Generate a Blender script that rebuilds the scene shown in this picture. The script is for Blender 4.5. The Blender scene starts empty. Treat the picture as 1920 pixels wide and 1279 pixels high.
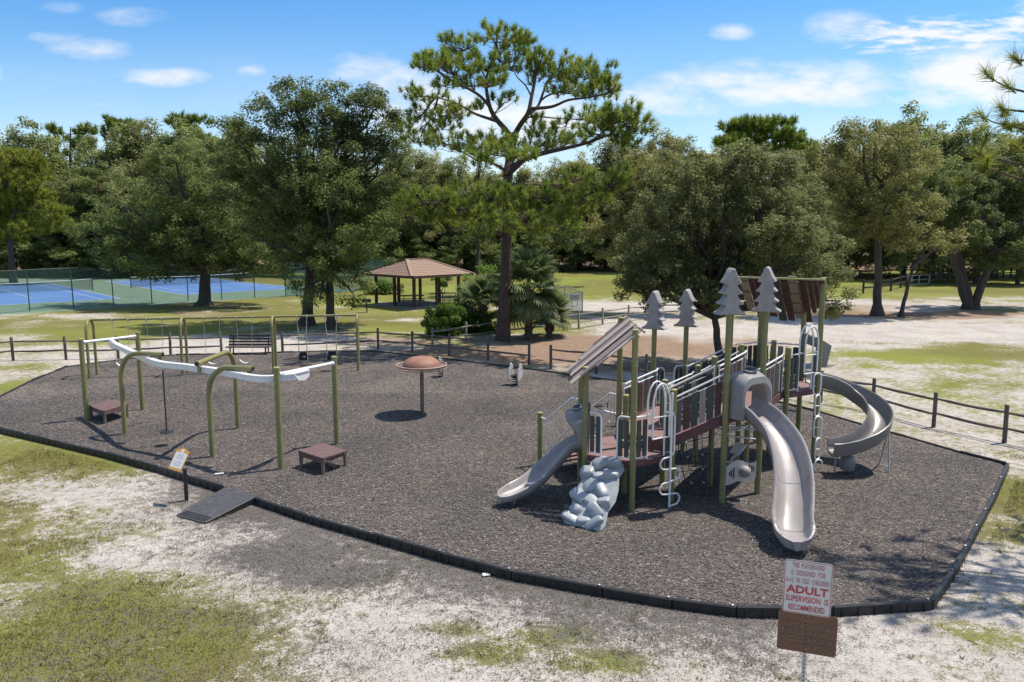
import bpy, bmesh, math, random
import numpy as np
from mathutils import Vector, Matrix

scene = bpy.context.scene
COL = scene.collection
R = math.radians

# ------------------------------------------------------------------ camera
CAM_H, LENS_PX, HORIZON = 5.8, 1450.0, 428.0
PITCH = math.atan((639.5 - HORIZON) / LENS_PX)
cam_d = bpy.data.cameras.new('camera')
cam_d.sensor_width = 36.0
cam_d.lens = LENS_PX / 1920 * 36.0
cam_d.clip_start = 0.1
cam_d.clip_end = 4000
cam = bpy.data.objects.new('camera', cam_d)
cam.location = (0, 0, CAM_H)
cam.rotation_euler = (R(90) - PITCH, 0, 0)
COL.objects.link(cam)
scene.camera = cam

# ------------------------------------------------------------------ sun and sky
SUN_DIR = Vector((0.42, 0.19, 1.0)).normalized()          # towards the sun
SUN_EL = math.asin(SUN_DIR.z)
SUN_AZ = math.atan2(SUN_DIR.x, SUN_DIR.y)                 # clockwise from +Y
sun_d = bpy.data.lights.new('sun', 'SUN')
sun_d.energy = 3.9
sun_d.angle = R(0.53)
sun_d.color = (1.0, 0.925, 0.82)
sun = bpy.data.objects.new('sun', sun_d)
sun.rotation_euler = SUN_DIR.to_track_quat('Z', 'Y').to_euler()
sun.location = (20, 10, 40)
COL.objects.link(sun)

world = bpy.data.worlds.new('World')
scene.world = world
world.use_nodes = True


def build_sky():
    nt = world.node_tree
    nt.nodes.clear()
    N, L = nt.nodes.new, nt.links.new
    out = N('ShaderNodeOutputWorld')
    bg = N('ShaderNodeBackground')
    bg.inputs['Strength'].default_value = SKY_STRENGTH
    L(bg.outputs[0], out.inputs[0])
    sky = N('ShaderNodeTexSky')
    sky.sky_type = 'NISHITA'
    sky.sun_disc = False
    sky.sun_elevation = SUN_EL
    sky.sun_rotation = SUN_AZ
    sky.altitude = 10
    sky.air_density = 1.0
    sky.dust_density = 0.35
    sky.ozone_density = 3.2
    tc = N('ShaderNodeTexCoord')
    sep = N('ShaderNodeSeparateXYZ')
    L(tc.outputs['Generated'], sep.inputs[0])

    def m(op, a, b=None, c=None, clamp=False):
        n = N('ShaderNodeMath')
        n.operation = op
        n.use_clamp = clamp
        for i, v in enumerate((a, b, c)):
            if v is None:
                continue
            if isinstance(v, (int, float)):
                n.inputs[i].default_value = v
            else:
                L(v, n.inputs[i])
        return n.outputs[0]
    ay = m('MAXIMUM', m('ABSOLUTE', sep.outputs[1]), 0.06)
    u = m('DIVIDE', sep.outputs[0], ay)
    v = m('DIVIDE', sep.outputs[2], ay)

    def blob(px, py, rx, ry, k=1.0):
        du = m('MULTIPLY', m('SUBTRACT', u, (px - 960) / 1450), 1450 / rx)
        dv = m('MULTIPLY', m('SUBTRACT', v, (428 - py) / 1450), 1450 / ry)
        d2 = m('ADD', m('MULTIPLY', du, du), m('MULTIPLY', dv, dv))
        return m('MULTIPLY', m('SUBTRACT', 1.0, d2, clamp=True), k)

    def total(lst):
        t = None
        for b in lst:
            o = blob(*b)
            t = o if t is None else m('MAXIMUM', t, o)
        return t
    comb = N('ShaderNodeCombineXYZ')
    L(u, comb.inputs[0])
    L(v, comb.inputs[1])

    def noise(sx, sy, scale, detail, rough, off=0.0):
        mp = N('ShaderNodeMapping')
        mp.inputs['Scale'].default_value = (sx, sy, 1)
        mp.inputs['Location'].default_value = (off, off * .7, off)
        L(comb.outputs[0], mp.inputs[0])
        n = N('ShaderNodeTexNoise')
        n.inputs['Scale'].default_value = scale
        n.inputs['Detail'].default_value = detail
        n.inputs['Roughness'].default_value = rough
        L(mp.outputs[0], n.inputs[0])
        return n.outputs[0]
    # broad cumulus banks
    puffs = total([(1805, 160, 210, 85, 1.25), (1700, 185, 130, 40, .9), (1450, 172, 350, 64, 1.0), (1250, 195, 240, 50, .85),
                   (700, 145, 130, 50, .68), (870, 225, 300, 75, 1.15), (1010, 235, 170, 65, 1.2), (780, 170, 120, 50, .9),
                   (330, 158, 150, 26, .8), (195, 110, 125, 30, .66), (140, 90, 80, 20, .6),
                   (285, 55, 95, 24, .66), (160, 38, 65, 16, .55), (0, 150, 60, 45, .8), (490, 145, 50, 26, .6),
                   (230, 205, 240, 22, .5), (1355, 80, 62, 22, .8), (1555, 72, 110, 42, .78), (1905, 40, 60, 60, .85),
                   (2400, 100, 400, 90, .9), (-500, 60, 380, 80, .8), (-200, -500, 900, 160, .7), (2000, -700, 900, 200, .7)])
    n1 = noise(1, 2.6, 13, 8, .62)
    cum = N('ShaderNodeMapRange')
    cum.interpolation_type = 'SMOOTHSTEP'
    L(m('MULTIPLY', puffs, m('ADD', m('MULTIPLY', n1, 2.4), -.30)), cum.inputs[0])
    cum.inputs[1].default_value = 0.12
    cum.inputs[2].default_value = 1.25
    # rippled high cloud, drawn out sideways
    streak = total([(1720, 85, 330, 58, 1.0), (1600, 100, 140, 40, .8), (1900, 60, 160, 70, .9), (1330, 170, 360, 55, .75),
                    (1200, 190, 220, 50, .7), (1080, 75, 70, 34, .62), (1400, 225, 420, 34, .6), (1300, 213, 500, 24, .55),
                    (2500, 60, 700, 160, .8)])
    n2 = noise(1, 4.6, 24, 6, .56, 3.1)
    cir = N('ShaderNodeMapRange')
    cir.interpolation_type = 'SMOOTHSTEP'
    L(m('MULTIPLY', streak, n2), cir.inputs[0])
    cir.inputs[1].default_value = 0.32
    cir.inputs[2].default_value = 0.58
    cloud = m('MAXIMUM', m('MULTIPLY', cum.outputs[0], .95), m('MULTIPLY', cir.outputs[0], .92), clamp=True)
    # a little thin veil towards the horizon
    veil = N('ShaderNodeMapRange')
    veil.interpolation_type = 'SMOOTHSTEP'
    L(v, veil.inputs[0])
    veil.inputs[1].default_value = 0.30
    veil.inputs[2].default_value = 0.0
    n3 = noise(1, 3.0, 4, 4, .5, 8.0)
    veil_f = m('MULTIPLY', veil.outputs[0], m('ADD', m('MULTIPLY', n3, .7), .10))
    # unseen cloud overhead and behind, added to whiten and lift the fill light
    inv = m('DIVIDE', 1.0, m('ADD', m('MAXIMUM', sep.outputs[2], 0.0), 0.12))
    c2 = N('ShaderNodeCombineXYZ')
    L(m('MULTIPLY', sep.outputs[0], inv), c2.inputs[0])
    L(m('MULTIPLY', sep.outputs[1], inv), c2.inputs[1])
    n4 = N('ShaderNodeTexNoise')
    n4.inputs['Scale'].default_value = 1.5
    n4.inputs['Detail'].default_value = 7
    n4.inputs['Roughness'].default_value = .58
    L(c2.outputs[0], n4.inputs[0])
    sc = N('ShaderNodeMapRange')
    sc.interpolation_type = 'SMOOTHSTEP'
    L(n4.outputs[0], sc.inputs[0])
    sc.inputs[1].default_value = 0.46
    sc.inputs[2].default_value = 0.66
    hi = N('ShaderNodeMapRange')
    hi.interpolation_type = 'SMOOTHSTEP'
    L(v, hi.inputs[0])
    hi.inputs[1].default_value = 0.30
    hi.inputs[2].default_value = 0.55
    cloud = m('MAXIMUM', cloud, m('MULTIPLY', sc.outputs[0], hi.outputs[0]))
    up = m('GREATER_THAN', sep.outputs[2], 0.0)
    fac = m('MULTIPLY', m('MAXIMUM', cloud, veil_f), up)
    hs = N('ShaderNodeHueSaturation')
    hs.inputs['Saturation'].default_value = 1.27
    hs.inputs['Value'].default_value = SKY_VALUE
    L(sky.outputs[0], hs.inputs['Color'])
    tint = N('ShaderNodeMix')
    tint.data_type = 'RGBA'
    tint.blend_type = 'MULTIPLY'
    tint.inputs[0].default_value = 1.0
    L(hs.outputs[0], tint.inputs[6])
    tint.inputs[7].default_value = (0.84, 1.0, 1.06, 1)
    mix = N('ShaderNodeMix')
    mix.data_type = 'RGBA'
    L(fac, mix.inputs[0])
    L(tint.outputs[2], mix.inputs[6])
    w = 0.64 / SKY_STRENGTH
    mix.inputs[7].default_value = (w * .98, w * .99, w, 1)
    L(mix.outputs[2], bg.inputs['Color'])


SKY_STRENGTH, SKY_VALUE = 0.12, 0.86
build_sky()
scene.view_settings.view_transform = 'Standard'
scene.view_settings.look = 'None'
scene.view_settings.gamma = 1.0
scene.view_settings.exposure = 0.66
scene.view_settings.use_curve_mapping = False
try:
    scene.cycles.max_bounces = 10
    scene.cycles.diffuse_bounces = 6
    scene.cycles.transmission_bounces = 8
    scene.cycles.transparent_max_bounces = 16
    scene.cycles.use_adaptive_sampling = True
    scene.cycles.adaptive_threshold = 0.02
except Exception:
    pass

# ------------------------------------------------------------------ measuring helpers
_c, _s = math.cos(PITCH), math.sin(PITCH)
GZ = -0.12                                               # turf and sand lie a little below the wood-chip bed (z = 0)


def ray(px, py):
    a = (px - 960) / LENS_PX
    b = (639.5 - py) / LENS_PX
    return a, _c + b * _s, -_s + b * _c


def G(px, py, z=GZ):
    """Surveyed ground point for a spot in the photograph."""
    r = ray(px, py)
    t = (z - CAM_H) / r[2]
    return Vector((r[0] * t, r[1] * t, z))


def at(px, py, Y):
    r = ray(px, py)
    t = Y / r[1]
    return Vector((r[0] * t, Y, CAM_H + r[2] * t))


# ------------------------------------------------------------------ object helpers
OFF = {}


def thing(name, label, cat, loc=(0, 0, 0), group=None, kind=None):
    o = bpy.data.objects.new(name, None)
    o.empty_display_size = 0.3
    o.location = loc
    COL.objects.link(o)
    OFF[o.name] = Vector(loc)
    tag(o, label, cat, group, kind)
    return o


def tag(o, label=None, cat=None, group=None, kind=None):
    if label:
        o['label'] = label
    if cat:
        o['category'] = cat
    if group:
        o['group'] = group
    if kind:
        o['kind'] = kind
    return o


def link(name, me, parent=None, loc=(0, 0, 0)):
    o = bpy.data.objects.new(name, me)
    COL.objects.link(o)
    o.location = loc
    if parent is not None:
        o.parent = parent
    return o


def copy_tree(src, parent=None):
    c = src.copy()
    COL.objects.link(c)
    if parent is not None:
        c.parent = parent
    for ch in list(src.children):
        copy_tree(ch, c)
    return c


class MB:
    """Collects shapes, then links them as one mesh object."""

    def __init__(self):
        self.v, self.f, self.mi = [], [], []

    def add(self, vs, fs, mi=0):
        n = len(self.v)
        self.v.extend([tuple(p) for p in vs])
        for f in fs:
            self.f.append([i + n for i in f])
            self.mi.append(mi)
        return self

    def box(self, c, s, M=None, mi=0, ch=0.0):
        """box centred at c, size s; M = optional 3x3 orientation; ch = chamfer"""
        hx, hy, hz = s[0] / 2, s[1] / 2, s[2] / 2
        c = Vector(c)
        if ch <= 0 or ch * 2.1 > min(s):
            vs = [Vector((x * hx, y * hy, z * hz)) for z in (-1, 1) for y in (-1, 1) for x in (-1, 1)]
            fs = [(0, 2, 3, 1), (4, 5, 7, 6), (0, 1, 5, 4), (2, 6, 7, 3), (0, 4, 6, 2), (1, 3, 7, 5)]
        else:
            vs, idx = [], {}
            for x in (-1, 1):
                for y in (-1, 1):
                    for z in (-1, 1):
                        for a in range(3):
                            p = [x * (hx - ch), y * (hy - ch), z * (hz - ch)]
                            p[a] = (x * hx, y * hy, z * hz)[a]
                            idx[(x, y, z, a)] = len(vs)
                            vs.append(Vector(p))
            fs = []
            for a in range(3):
                o = [i for i in range(3) if i != a]
                for sgn in (-1, 1):
                    q = []
                    for (p1, p2) in ((-1, -1), (1, -1), (1, 1), (-1, 1)):
                        k = [0, 0, 0]
                        k[a], k[o[0]], k[o[1]] = sgn, p1, p2
                        q.append(idx[(k[0], k[1], k[2], a)])
                    if (sgn < 0) != (a == 1):
                        q = q[::-1]
                    fs.append(q)
                for s1 in (-1, 1):
                    for s2 in (-1, 1):
                        k1 = [0, 0, 0]
                        k2 = [0, 0, 0]
                        k1[o[0]] = k2[o[0]] = s1
                        k1[o[1]] = k2[o[1]] = s2
                        k1[a], k2[a] = -1, 1
                        q = [idx[(*k1, o[0])], idx[(*k2, o[0])], idx[(*k2, o[1])], idx[(*k1, o[1])]]
                        e1 = vs[q[1]] - vs[q[0]]
                        e2 = vs[q[2]] - vs[q[1]]
                        mid = sum((vs[i] for i in q), Vector()) / 4
                        if e1.cross(e2).dot(mid) < 0:
                            q = q[::-1]
                        fs.append(q)
            for x in (-1, 1):
                for y in (-1, 1):
                    for z in (-1, 1):
                        q = [idx[(x, y, z, 0)], idx[(x, y, z, 1)], idx[(x, y, z, 2)]]
                        if x * y * z < 0:
                            q = q[::-1]
                        fs.append(q)
        if M is not None:
            vs = [M @ p for p in vs]
        return self.add([p + c for p in vs], fs, mi)

    def bar(self, p, q, w, h, up=(0, 0, 1), mi=0, ch=0.0):
        """rectangular bar from p to q; w across, h along up"""
        p, q = Vector(p), Vector(q)
        d = q - p
        L_ = d.length
        x = d.normalized()
        z = Vector(up)
        z = (z - x * z.dot(x))
        if z.length < 1e-5:
            z = Vector((1, 0, 0)) - x * x.x
        z.normalize()
        y = z.cross(x)
        M = Matrix((x, y, z)).transposed()
        return self.box((p + q) / 2, (L_, w, h), M, mi, ch)

    def tube(self, pts, r, n=8, caps=True, mi=0, closed=False):
        pts = [Vector(p) for p in pts]
        k = len(pts)
        rs = r if isinstance(r, (list, tuple)) else [r] * k
        vs = []
        prev = None
        for i, p in enumerate(pts):
            if closed:
                t = pts[(i + 1) % k] - pts[i - 1]
            else:
                t = pts[min(i + 1, k - 1)] - pts[max(i - 1, 0)]
            if t.length < 1e-9:
                t = Vector((0, 0, 1))
            t.normalize()
            if prev is None:
                a = Vector((0, 0, 1)) if abs(t.z) < 0.9 else Vector((1, 0, 0))
                x = t.cross(a).normalized()
            else:
                x = prev - t * prev.dot(t)
                if x.length < 1e-6:
                    x = t.cross(Vector((0, 0, 1)))
                x.normalize()
            prev = x
            y = t.cross(x)
            for j in range(n):
                a = 2 * math.pi * j / n
                vs.append(p + (x * math.cos(a) + y * math.sin(a)) * rs[i])
        fs = []
        for i in range(k if closed else k - 1):
            b = ((i + 1) % k) * n
            for j in range(n):
                fs.append((i * n + j, i * n + (j + 1) % n, b + (j + 1) % n, b + j))
        if caps and not closed:
            fs.append(tuple(range(n - 1, -1, -1)))
            fs.append(tuple((k - 1) * n + j for j in range(n)))
        return self.add(vs, fs, mi)

    def sweep(self, pts, prof, mi=0):
        """closed profile (across, up) carried along a path"""
        k, n = len(prof), len(pts)
        vs, fs = [], []
        for i, p in enumerate(pts):
            t = Vector(pts[min(i + 1, n - 1)]) - Vector(pts[max(i - 1, 0)])
            t.z = 0
            t.normalize()
            a = Vector((t.y, -t.x, 0))
            vs += [Vector(p) + a * x + Vector((0, 0, z)) for x, z in prof]
        for i in range(n - 1):
            for j in range(k):
                fs.append((i * k + j, i * k + (j + 1) % k, (i + 1) * k + (j + 1) % k, (i + 1) * k + j))
        fs += [tuple(range(k - 1, -1, -1)), tuple((n - 1) * k + j for j in range(k))]
        return self.add(vs, fs, mi)

    def lathe(self, prof, n=16, c=(0, 0, 0), mi=0):
        c = Vector(c)
        vs = []
        for (r_, z_) in prof:
            for j in range(n):
                a = 2 * math.pi * j / n
                vs.append(c + Vector((r_ * math.cos(a), r_ * math.sin(a), z_)))
        fs = []
        for i in range(len(prof) - 1):
            for j in range(n):
                fs.append((i * n + j, i * n + (j + 1) % n, (i + 1) * n + (j + 1) % n, (i + 1) * n + j))
        fs.append(tuple(range(n - 1, -1, -1)))
        fs.append(tuple((len(prof) - 1) * n + j for j in range(n)))
        return self.add(vs, fs, mi)

    def prism(self, poly, z0, z1, mi=0):
        k = len(poly)
        vs = [Vector((p[0], p[1], z0)) for p in poly] + [Vector((p[0], p[1], z1)) for p in poly]
        fs = [tuple(range(k - 1, -1, -1)), tuple(range(k, 2 * k))]
        fs += [(i, (i + 1) % k, k + (i + 1) % k, k + i) for i in range(k)]
        return self.add(vs, fs, mi)

    def build(self, name, mat, parent=None, smooth=None, bevel=None, kind=None):
        me = bpy.data.meshes.new(name)
        off = OFF.get(parent.name, Vector()) if parent is not None else Vector()
        me.from_pydata([(a - off.x, b - off.y, c - off.z) for a, b, c in self.v], [], self.f)
        mats = mat if isinstance(mat, (list, tuple)) else [mat]
        for mt in mats:
            me.materials.append(mt)
        if len(mats) > 1:
            me.polygons.foreach_set('material_index', self.mi)
        if smooth:
            me.shade_smooth()
            me.set_sharp_from_angle(angle=R(smooth))
        me.update()
        o = link(name, me, parent)
        OFF[o.name] = off
        if bevel:
            b = o.modifiers.new('bevel', 'BEVEL')
            b.width = bevel
            b.segments = 2
            b.limit_method = 'ANGLE'
        if kind:
            o['kind'] = kind
        return o


def catmull(pts, n=8):
    P = [Vector(p) for p in pts]
    P = [P[0] * 2 - P[1]] + P + [P[-1] * 2 - P[-2]]
    out = []
    for i in range(1, len(P) - 2):
        for k in range(n):
            t = k / n
            a, b, c, d = P[i - 1], P[i], P[i + 1], P[i + 2]
            out.append(0.5 * ((2 * b) + (c - a) * t + (2 * a - 5 * b + 4 * c - d) * t * t + (3 * b - a - 3 * c + d) * t ** 3))
    out.append(P[-2].copy())
    return out


# ------------------------------------------------------------------ materials
def mat(name, col, rough=0.6, var=0.12, scale=6.0, bump=0.0, metal=0.0, spec=0.5, coat=0.0, dirt=0.0, stretch=(1, 1, 1), detail=4.0):
    m = bpy.data.materials.new(name)
    m.use_nodes = True
    nt = m.node_tree
    b = nt.nodes['Principled BSDF']
    b.inputs['Roughness'].default_value = rough
    b.inputs['Metallic'].default_value = metal
    b.inputs['Specular IOR Level'].default_value = spec
    b.inputs['Coat Weight'].default_value = coat
    N, L = nt.nodes.new, nt.links.new
    tc = N('ShaderNodeTexCoord')
    mp = N('ShaderNodeMapping')
    mp.inputs['Scale'].default_value = stretch
    L(tc.outputs['Object'], mp.inputs[0])
    no = N('ShaderNodeTexNoise')
    no.inputs['Scale'].default_value = scale
    no.inputs['Detail'].default_value = detail
    no.inputs['Roughness'].default_value = 0.62
    L(mp.outputs[0], no.inputs[0])
    rp = N('ShaderNodeValToRGB')
    c1 = [max(0, c * (1 - var)) for c in col]
    c2 = [min(1, c * (1 + var)) for c in col]
    rp.color_ramp.elements[0].color = (*c1, 1)
    rp.color_ramp.elements[1].color = (*c2, 1)
    rp.color_ramp.elements[0].position = 0.3
    rp.color_ramp.elements[1].position = 0.7
    L(no.outputs[0], rp.inputs[0])
    last = rp.outputs[0]
    if dirt > 0:
        n2 = N('ShaderNodeTexNoise')
        n2.inputs['Scale'].default_value = scale * 0.37
        n2.inputs['Detail'].default_value = 6
        L(tc.outputs['Object'], n2.inputs[0])
        mr = N('ShaderNodeMapRange')
        L(n2.outputs[0], mr.inputs[0])
        mr.inputs[1].default_value = 0.5
        mr.inputs[2].default_value = 0.75
        mr.inputs[4].default_value = dirt
        mx = N('ShaderNodeMix')
        mx.data_type = 'RGBA'
        L(mr.outputs[0], mx.inputs[0])
        L(last, mx.inputs[6])
        mx.inputs[7].default_value = (0.16, 0.14, 0.11, 1)
        last = mx.outputs[2]
    L(last, b.inputs['Base Color'])
    if bump:
        bp = N('ShaderNodeBump')
        bp.inputs['Strength'].default_value = bump
        bp.inputs['Distance'].default_value = 0.02
        L(no.outputs[0], bp.inputs['Height'])
        L(bp.outputs[0], b.inputs['Normal'])
    return m


M_POST = mat('olive_paint', (0.215, 0.202, 0.080), 0.48, .14, 4, spec=.4, dirt=.32)
M_POSTCAP = mat('olive_cap', (0.30, 0.285, 0.11), 0.5, .08)
M_WHITE = mat('white_coated_pipe', (0.76, 0.75, 0.74), 0.35, .06, 8, dirt=.12)
M_TRACK = mat('white_track_rail', (0.70, 0.70, 0.72), 0.3, .05, 5)
M_MAROON = mat('maroon_coating', (0.115, 0.044, 0.045), 0.6, .18, 9, .1)
M_DECK = mat('maroon_deck', (0.205, 0.122, 0.115), 0.7, .16, 14, .15, dirt=.2)
M_PLATE = mat('brown_platform', (0.125, 0.072, 0.066), 0.65, .18, 10, .15)
M_PLANKG = mat('dark_green_plank', (0.048, 0.056, 0.052), 0.6, .2, 5, .15, stretch=(3, 3, .4))
M_PLANKM = mat('maroon_plank', (0.07, 0.032, 0.03), 0.6, .22, 5, .15, stretch=(3, 3, .4))
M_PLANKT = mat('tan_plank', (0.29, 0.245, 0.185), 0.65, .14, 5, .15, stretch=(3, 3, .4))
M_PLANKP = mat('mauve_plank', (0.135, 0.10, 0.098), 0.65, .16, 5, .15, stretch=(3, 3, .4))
M_ROOFT = mat('sunlit_tan_plank', (0.46, 0.39, 0.31), 0.6, .12, 5, .1, stretch=(3, 3, .4))  # tan plank lightened, sunlight on the roof put into the colour
M_ROOFP = mat('sunlit_mauve_plank', (0.25, 0.195, 0.19), 0.6, .14, 5, .1, stretch=(3, 3, .4))  # mauve plank lightened the same way, sunlight painted in
M_TOPPER = mat('grey_plastic', (0.285, 0.262, 0.256), 0.6, .14, 5, .05, dirt=.25)
M_SLIDE = mat('beige_grey_slide', (0.315, 0.285, 0.278), 0.34, .08, 2, spec=.5, dirt=.32)
M_SLIDE2 = mat('grey_slide', (0.185, 0.172, 0.165), 0.34, .08, 2, spec=.5, dirt=.3)
M_HOOD = mat('grey_hood', (0.255, 0.24, 0.24), 0.45, .08, 3, dirt=.28)
M_ROCK = mat('blue_grey_plastic', (0.30, 0.325, 0.342), 0.4, .10, 4, .05, dirt=.3)
M_PANEL = mat('pale_panel', (0.50, 0.475, 0.455), 0.5, .06, 5, dirt=.15)
M_BLACK = mat('black_rubber', (0.018, 0.018, 0.02), 0.55, .3, 14, .1)
M_EDGE = mat('black_edging_plastic', (0.014, 0.0145, 0.016), 0.5, .28, 9, .15, dirt=.10)
M_RAMP = mat('grey_ramp_plastic', (0.060, 0.058, 0.062), 0.55, .2, 12, .2, dirt=.3)
M_COPPER = mat('copper_dome', (0.27, 0.135, 0.095), 0.6, .18, 3, coat=.0, spec=.3, dirt=.3)
M_TAN = mat('tan_ring', (0.40, 0.26, 0.19), 0.5, .08, 6)
M_BROWNPOLE = mat('brown_pole', (0.16, 0.12, 0.105), 0.5, .1, 6)
M_CHAIN = mat('galvanised_chain', (0.48, 0.47, 0.45), 0.4, .1, 30, metal=.35)
M_TANPIPE = mat('tan_chain_cover', (0.42, 0.40, 0.27), 0.5, .1, 9)
M_STEEL = mat('galvanised_steel', (0.42, 0.43, 0.44), 0.4, .1, 20, metal=.6)
M_FENCE = mat('weathered_rail', (0.105, 0.085, 0.070), 0.85, .35, 5, .5, stretch=(1, 1, .25))
M_FENCE2 = mat('pale_weathered_rail', (0.23, 0.195, 0.155), 0.85, .3, 5, .5, stretch=(1, 1, .25))
M_FENCEDK = mat('dark_board', (0.045, 0.037, 0.032), 0.85, .3, 4, .4)
M_BENCH = mat('brown_bench_board', (0.055, 0.036, 0.03), 0.65, .2, 6, .2)
M_ROOFSH = mat('brown_shingle', (0.27, 0.185, 0.135), 0.9, .22, 18, .4, detail=8)
M_TIMBER = mat('dark_timber', (0.065, 0.034, 0.022), 0.8, .25, 5, .3)
M_SLAB = mat('concrete_slab', (0.20, 0.18, 0.165), 0.9, .2, 4, .2)
M_GREENFRAME = mat('dark_green_table', (0.05, 0.065, 0.045), 0.55, .2, 8)
M_BARK = mat('oak_bark', (0.062, 0.052, 0.044), 0.95, .45, 3.5, .9, stretch=(3, 3, .6))
M_PINEBARK = mat('pine_bark', (0.070, 0.047, 0.038), 0.95, .5, 4, .9, stretch=(2.5, 2.5, .9))
M_DEADWOOD = mat('grey_branch', (0.17, 0.135, 0.115), 0.95, .35, 4, .5)
M_PALMTRUNK = mat('palm_trunk', (0.10, 0.075, 0.055), 0.95, .5, 7, .9)
M_FENCEPOSTG = mat('green_coated_post', (0.035, 0.06, 0.055), 0.5, .15, 8)
M_SIGNW = mat('white_sign_face', (0.56, 0.545, 0.525), 0.45, .05, 5, dirt=.06)
M_SIGNRED = mat('sign_red', (0.46, 0.045, 0.04), 0.5, .1, 9)
M_SIGNPINK = mat('sign_faded_red', (0.42, 0.16, 0.15), 0.5, .12, 14)
M_SIGNBROWN = mat('brown_sign_face', (0.135, 0.063, 0.034), 0.5, .08, 6)
M_SIGNFADED = mat('faded_brown_lettering', (0.195, 0.112, 0.072), 0.6, .12, 20)
M_SIGNORANGE = mat('orange_sign_border', (0.62, 0.30, 0.05), 0.5, .08, 6)
M_SIGNCREAM = mat('cream_sign_face', (0.66, 0.64, 0.60), 0.5, .04, 6)
M_SIGNGREY = mat('sign_grey_print', (0.42, 0.42, 0.42), 0.6, .1, 20)
M_COURTBLUE = mat('court_blue', (0.085, 0.19, 0.43), 0.8, .1, .6, dirt=.05)
M_COURTGREEN = mat('court_green', (0.12, 0.19, 0.13), 0.85, .12, .5, dirt=.12)
M_LINE = mat('white_line_paint', (0.66, 0.68, 0.7), 0.7, .06, 4)
M_BLUE = mat('blue_plastic', (0.05, 0.20, 0.55), 0.4, .08, 4)
M_GOAL = mat('white_goal_pipe', (0.6, 0.6, 0.6), 0.5, .06, 4)


def mesh_material(name, col, alpha):
    """woven wire too fine to see wire by wire"""
    m = bpy.data.materials.new(name)
    m.use_nodes = True
    nt = m.node_tree
    b = nt.nodes['Principled BSDF']
    b.inputs['Base Color'].default_value = (*col, 1)
    b.inputs['Roughness'].default_value = 0.5
    N, L = nt.nodes.new, nt.links.new
    tr = N('ShaderNodeBsdfTransparent')
    mx = N('ShaderNodeMixShader')
    no = N('ShaderNodeTexNoise')
    no.inputs['Scale'].default_value = 2.0
    mr = N('ShaderNodeMapRange')
    mr.inputs[3].default_value = alpha * .8
    mr.inputs[4].default_value = alpha * 1.2
    L(no.outputs[0], mr.inputs[0])
    L(mr.outputs[0], mx.inputs[0])
    L(tr.outputs[0], mx.inputs[1])
    L(b.outputs[0], mx.inputs[2])
    L(mx.outputs[0], nt.nodes['Material Output'].inputs[0])
    return m


M_CHAINLINK = mesh_material('green_chain_link', (0.06, 0.14, 0.12), 0.28)
M_WINDSCREEN = mesh_material('green_windscreen', (0.05, 0.14, 0.115), 0.62)
M_CHAINGREY = mesh_material('grey_chain_link', (0.22, 0.25, 0.24), 0.35)


def leaf_material(name, dark, light, yellow=(0.2, 0.17, 0.05), rough=0.45, trans=0.22):
    m = bpy.data.materials.new(name)
    m.use_nodes = True
    nt = m.node_tree
    b = nt.nodes['Principled BSDF']
    N, L = nt.nodes.new, nt.links.new
    at_ = N('ShaderNodeAttribute')
    at_.attribute_name = 'tone'
    rp = N('ShaderNodeValToRGB')
    e = rp.color_ramp.elements
    e[0].color = (*dark, 1)
    e[0].position = 0.0
    e[1].color = (*light, 1)
    e[1].position = 0.75
    k = e.new(1.0)
    k.color = (*yellow, 1)
    L(at_.outputs['Fac'], rp.inputs[0])
    L(rp.outputs[0], b.inputs['Base Color'])
    b.inputs['Roughness'].default_value = .62
    b.inputs['Specular IOR Level'].default_value = 0.22
    tl = N('ShaderNodeBsdfTranslucent')
    L(rp.outputs[0], tl.inputs['Color'])
    mx = N('ShaderNodeMixShader')
    mx.inputs[0].default_value = trans
    L(b.outputs[0], mx.inputs[1])
    L(tl.outputs[0], mx.inputs[2])
    L(mx.outputs[0], nt.nodes['Material Output'].inputs[0])
    return m


L_OAK = leaf_material('oak_leaves', (0.080, 0.116, 0.031), (0.249, 0.297, 0.095), (0.402, 0.397, 0.173), trans=.56)
L_OAKDK = leaf_material('dark_oak_leaves', (0.061, 0.091, 0.027), (0.201, 0.241, 0.082), (0.341, 0.333, 0.143), trans=.54)
L_DRY = leaf_material('dry_oak_leaves', (0.112, 0.118, 0.039), (0.305, 0.305, 0.102), (0.451, 0.397, 0.163), trans=.56)
L_GREY = leaf_material('greyish_leaves', (0.095, 0.113, 0.043), (0.269, 0.289, 0.113), (0.415, 0.397, 0.185), trans=.56)
L_PINE = leaf_material('pine_needles', (0.078, 0.121, 0.019), (0.251, 0.327, 0.055), (0.414, 0.397, 0.098), .4, .54)
L_PINEY = leaf_material('yellow_pine_needles', (0.12, 0.150, 0.020), (0.31, 0.33, 0.050), (0.40, 0.37, 0.08), .4, .54)
L_BUSH = leaf_material('bright_bush_leaves', (0.046, 0.103, 0.017), (0.182, 0.294, 0.047), (0.296, 0.372, 0.078), .4, .54)
L_PALM = leaf_material('palm_fronds', (0.068, 0.108, 0.038), (0.211, 0.258, 0.103), (0.365, 0.360, 0.134), .4, .40)
L_GRASS = leaf_material('grass_blades', (0.105, 0.094, 0.028), (0.225, 0.195, 0.070), (0.38, 0.31, 0.15), .6, .3)
# ------------------------------------------------------------------ the ground
rng = np.random.default_rng(11)

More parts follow.
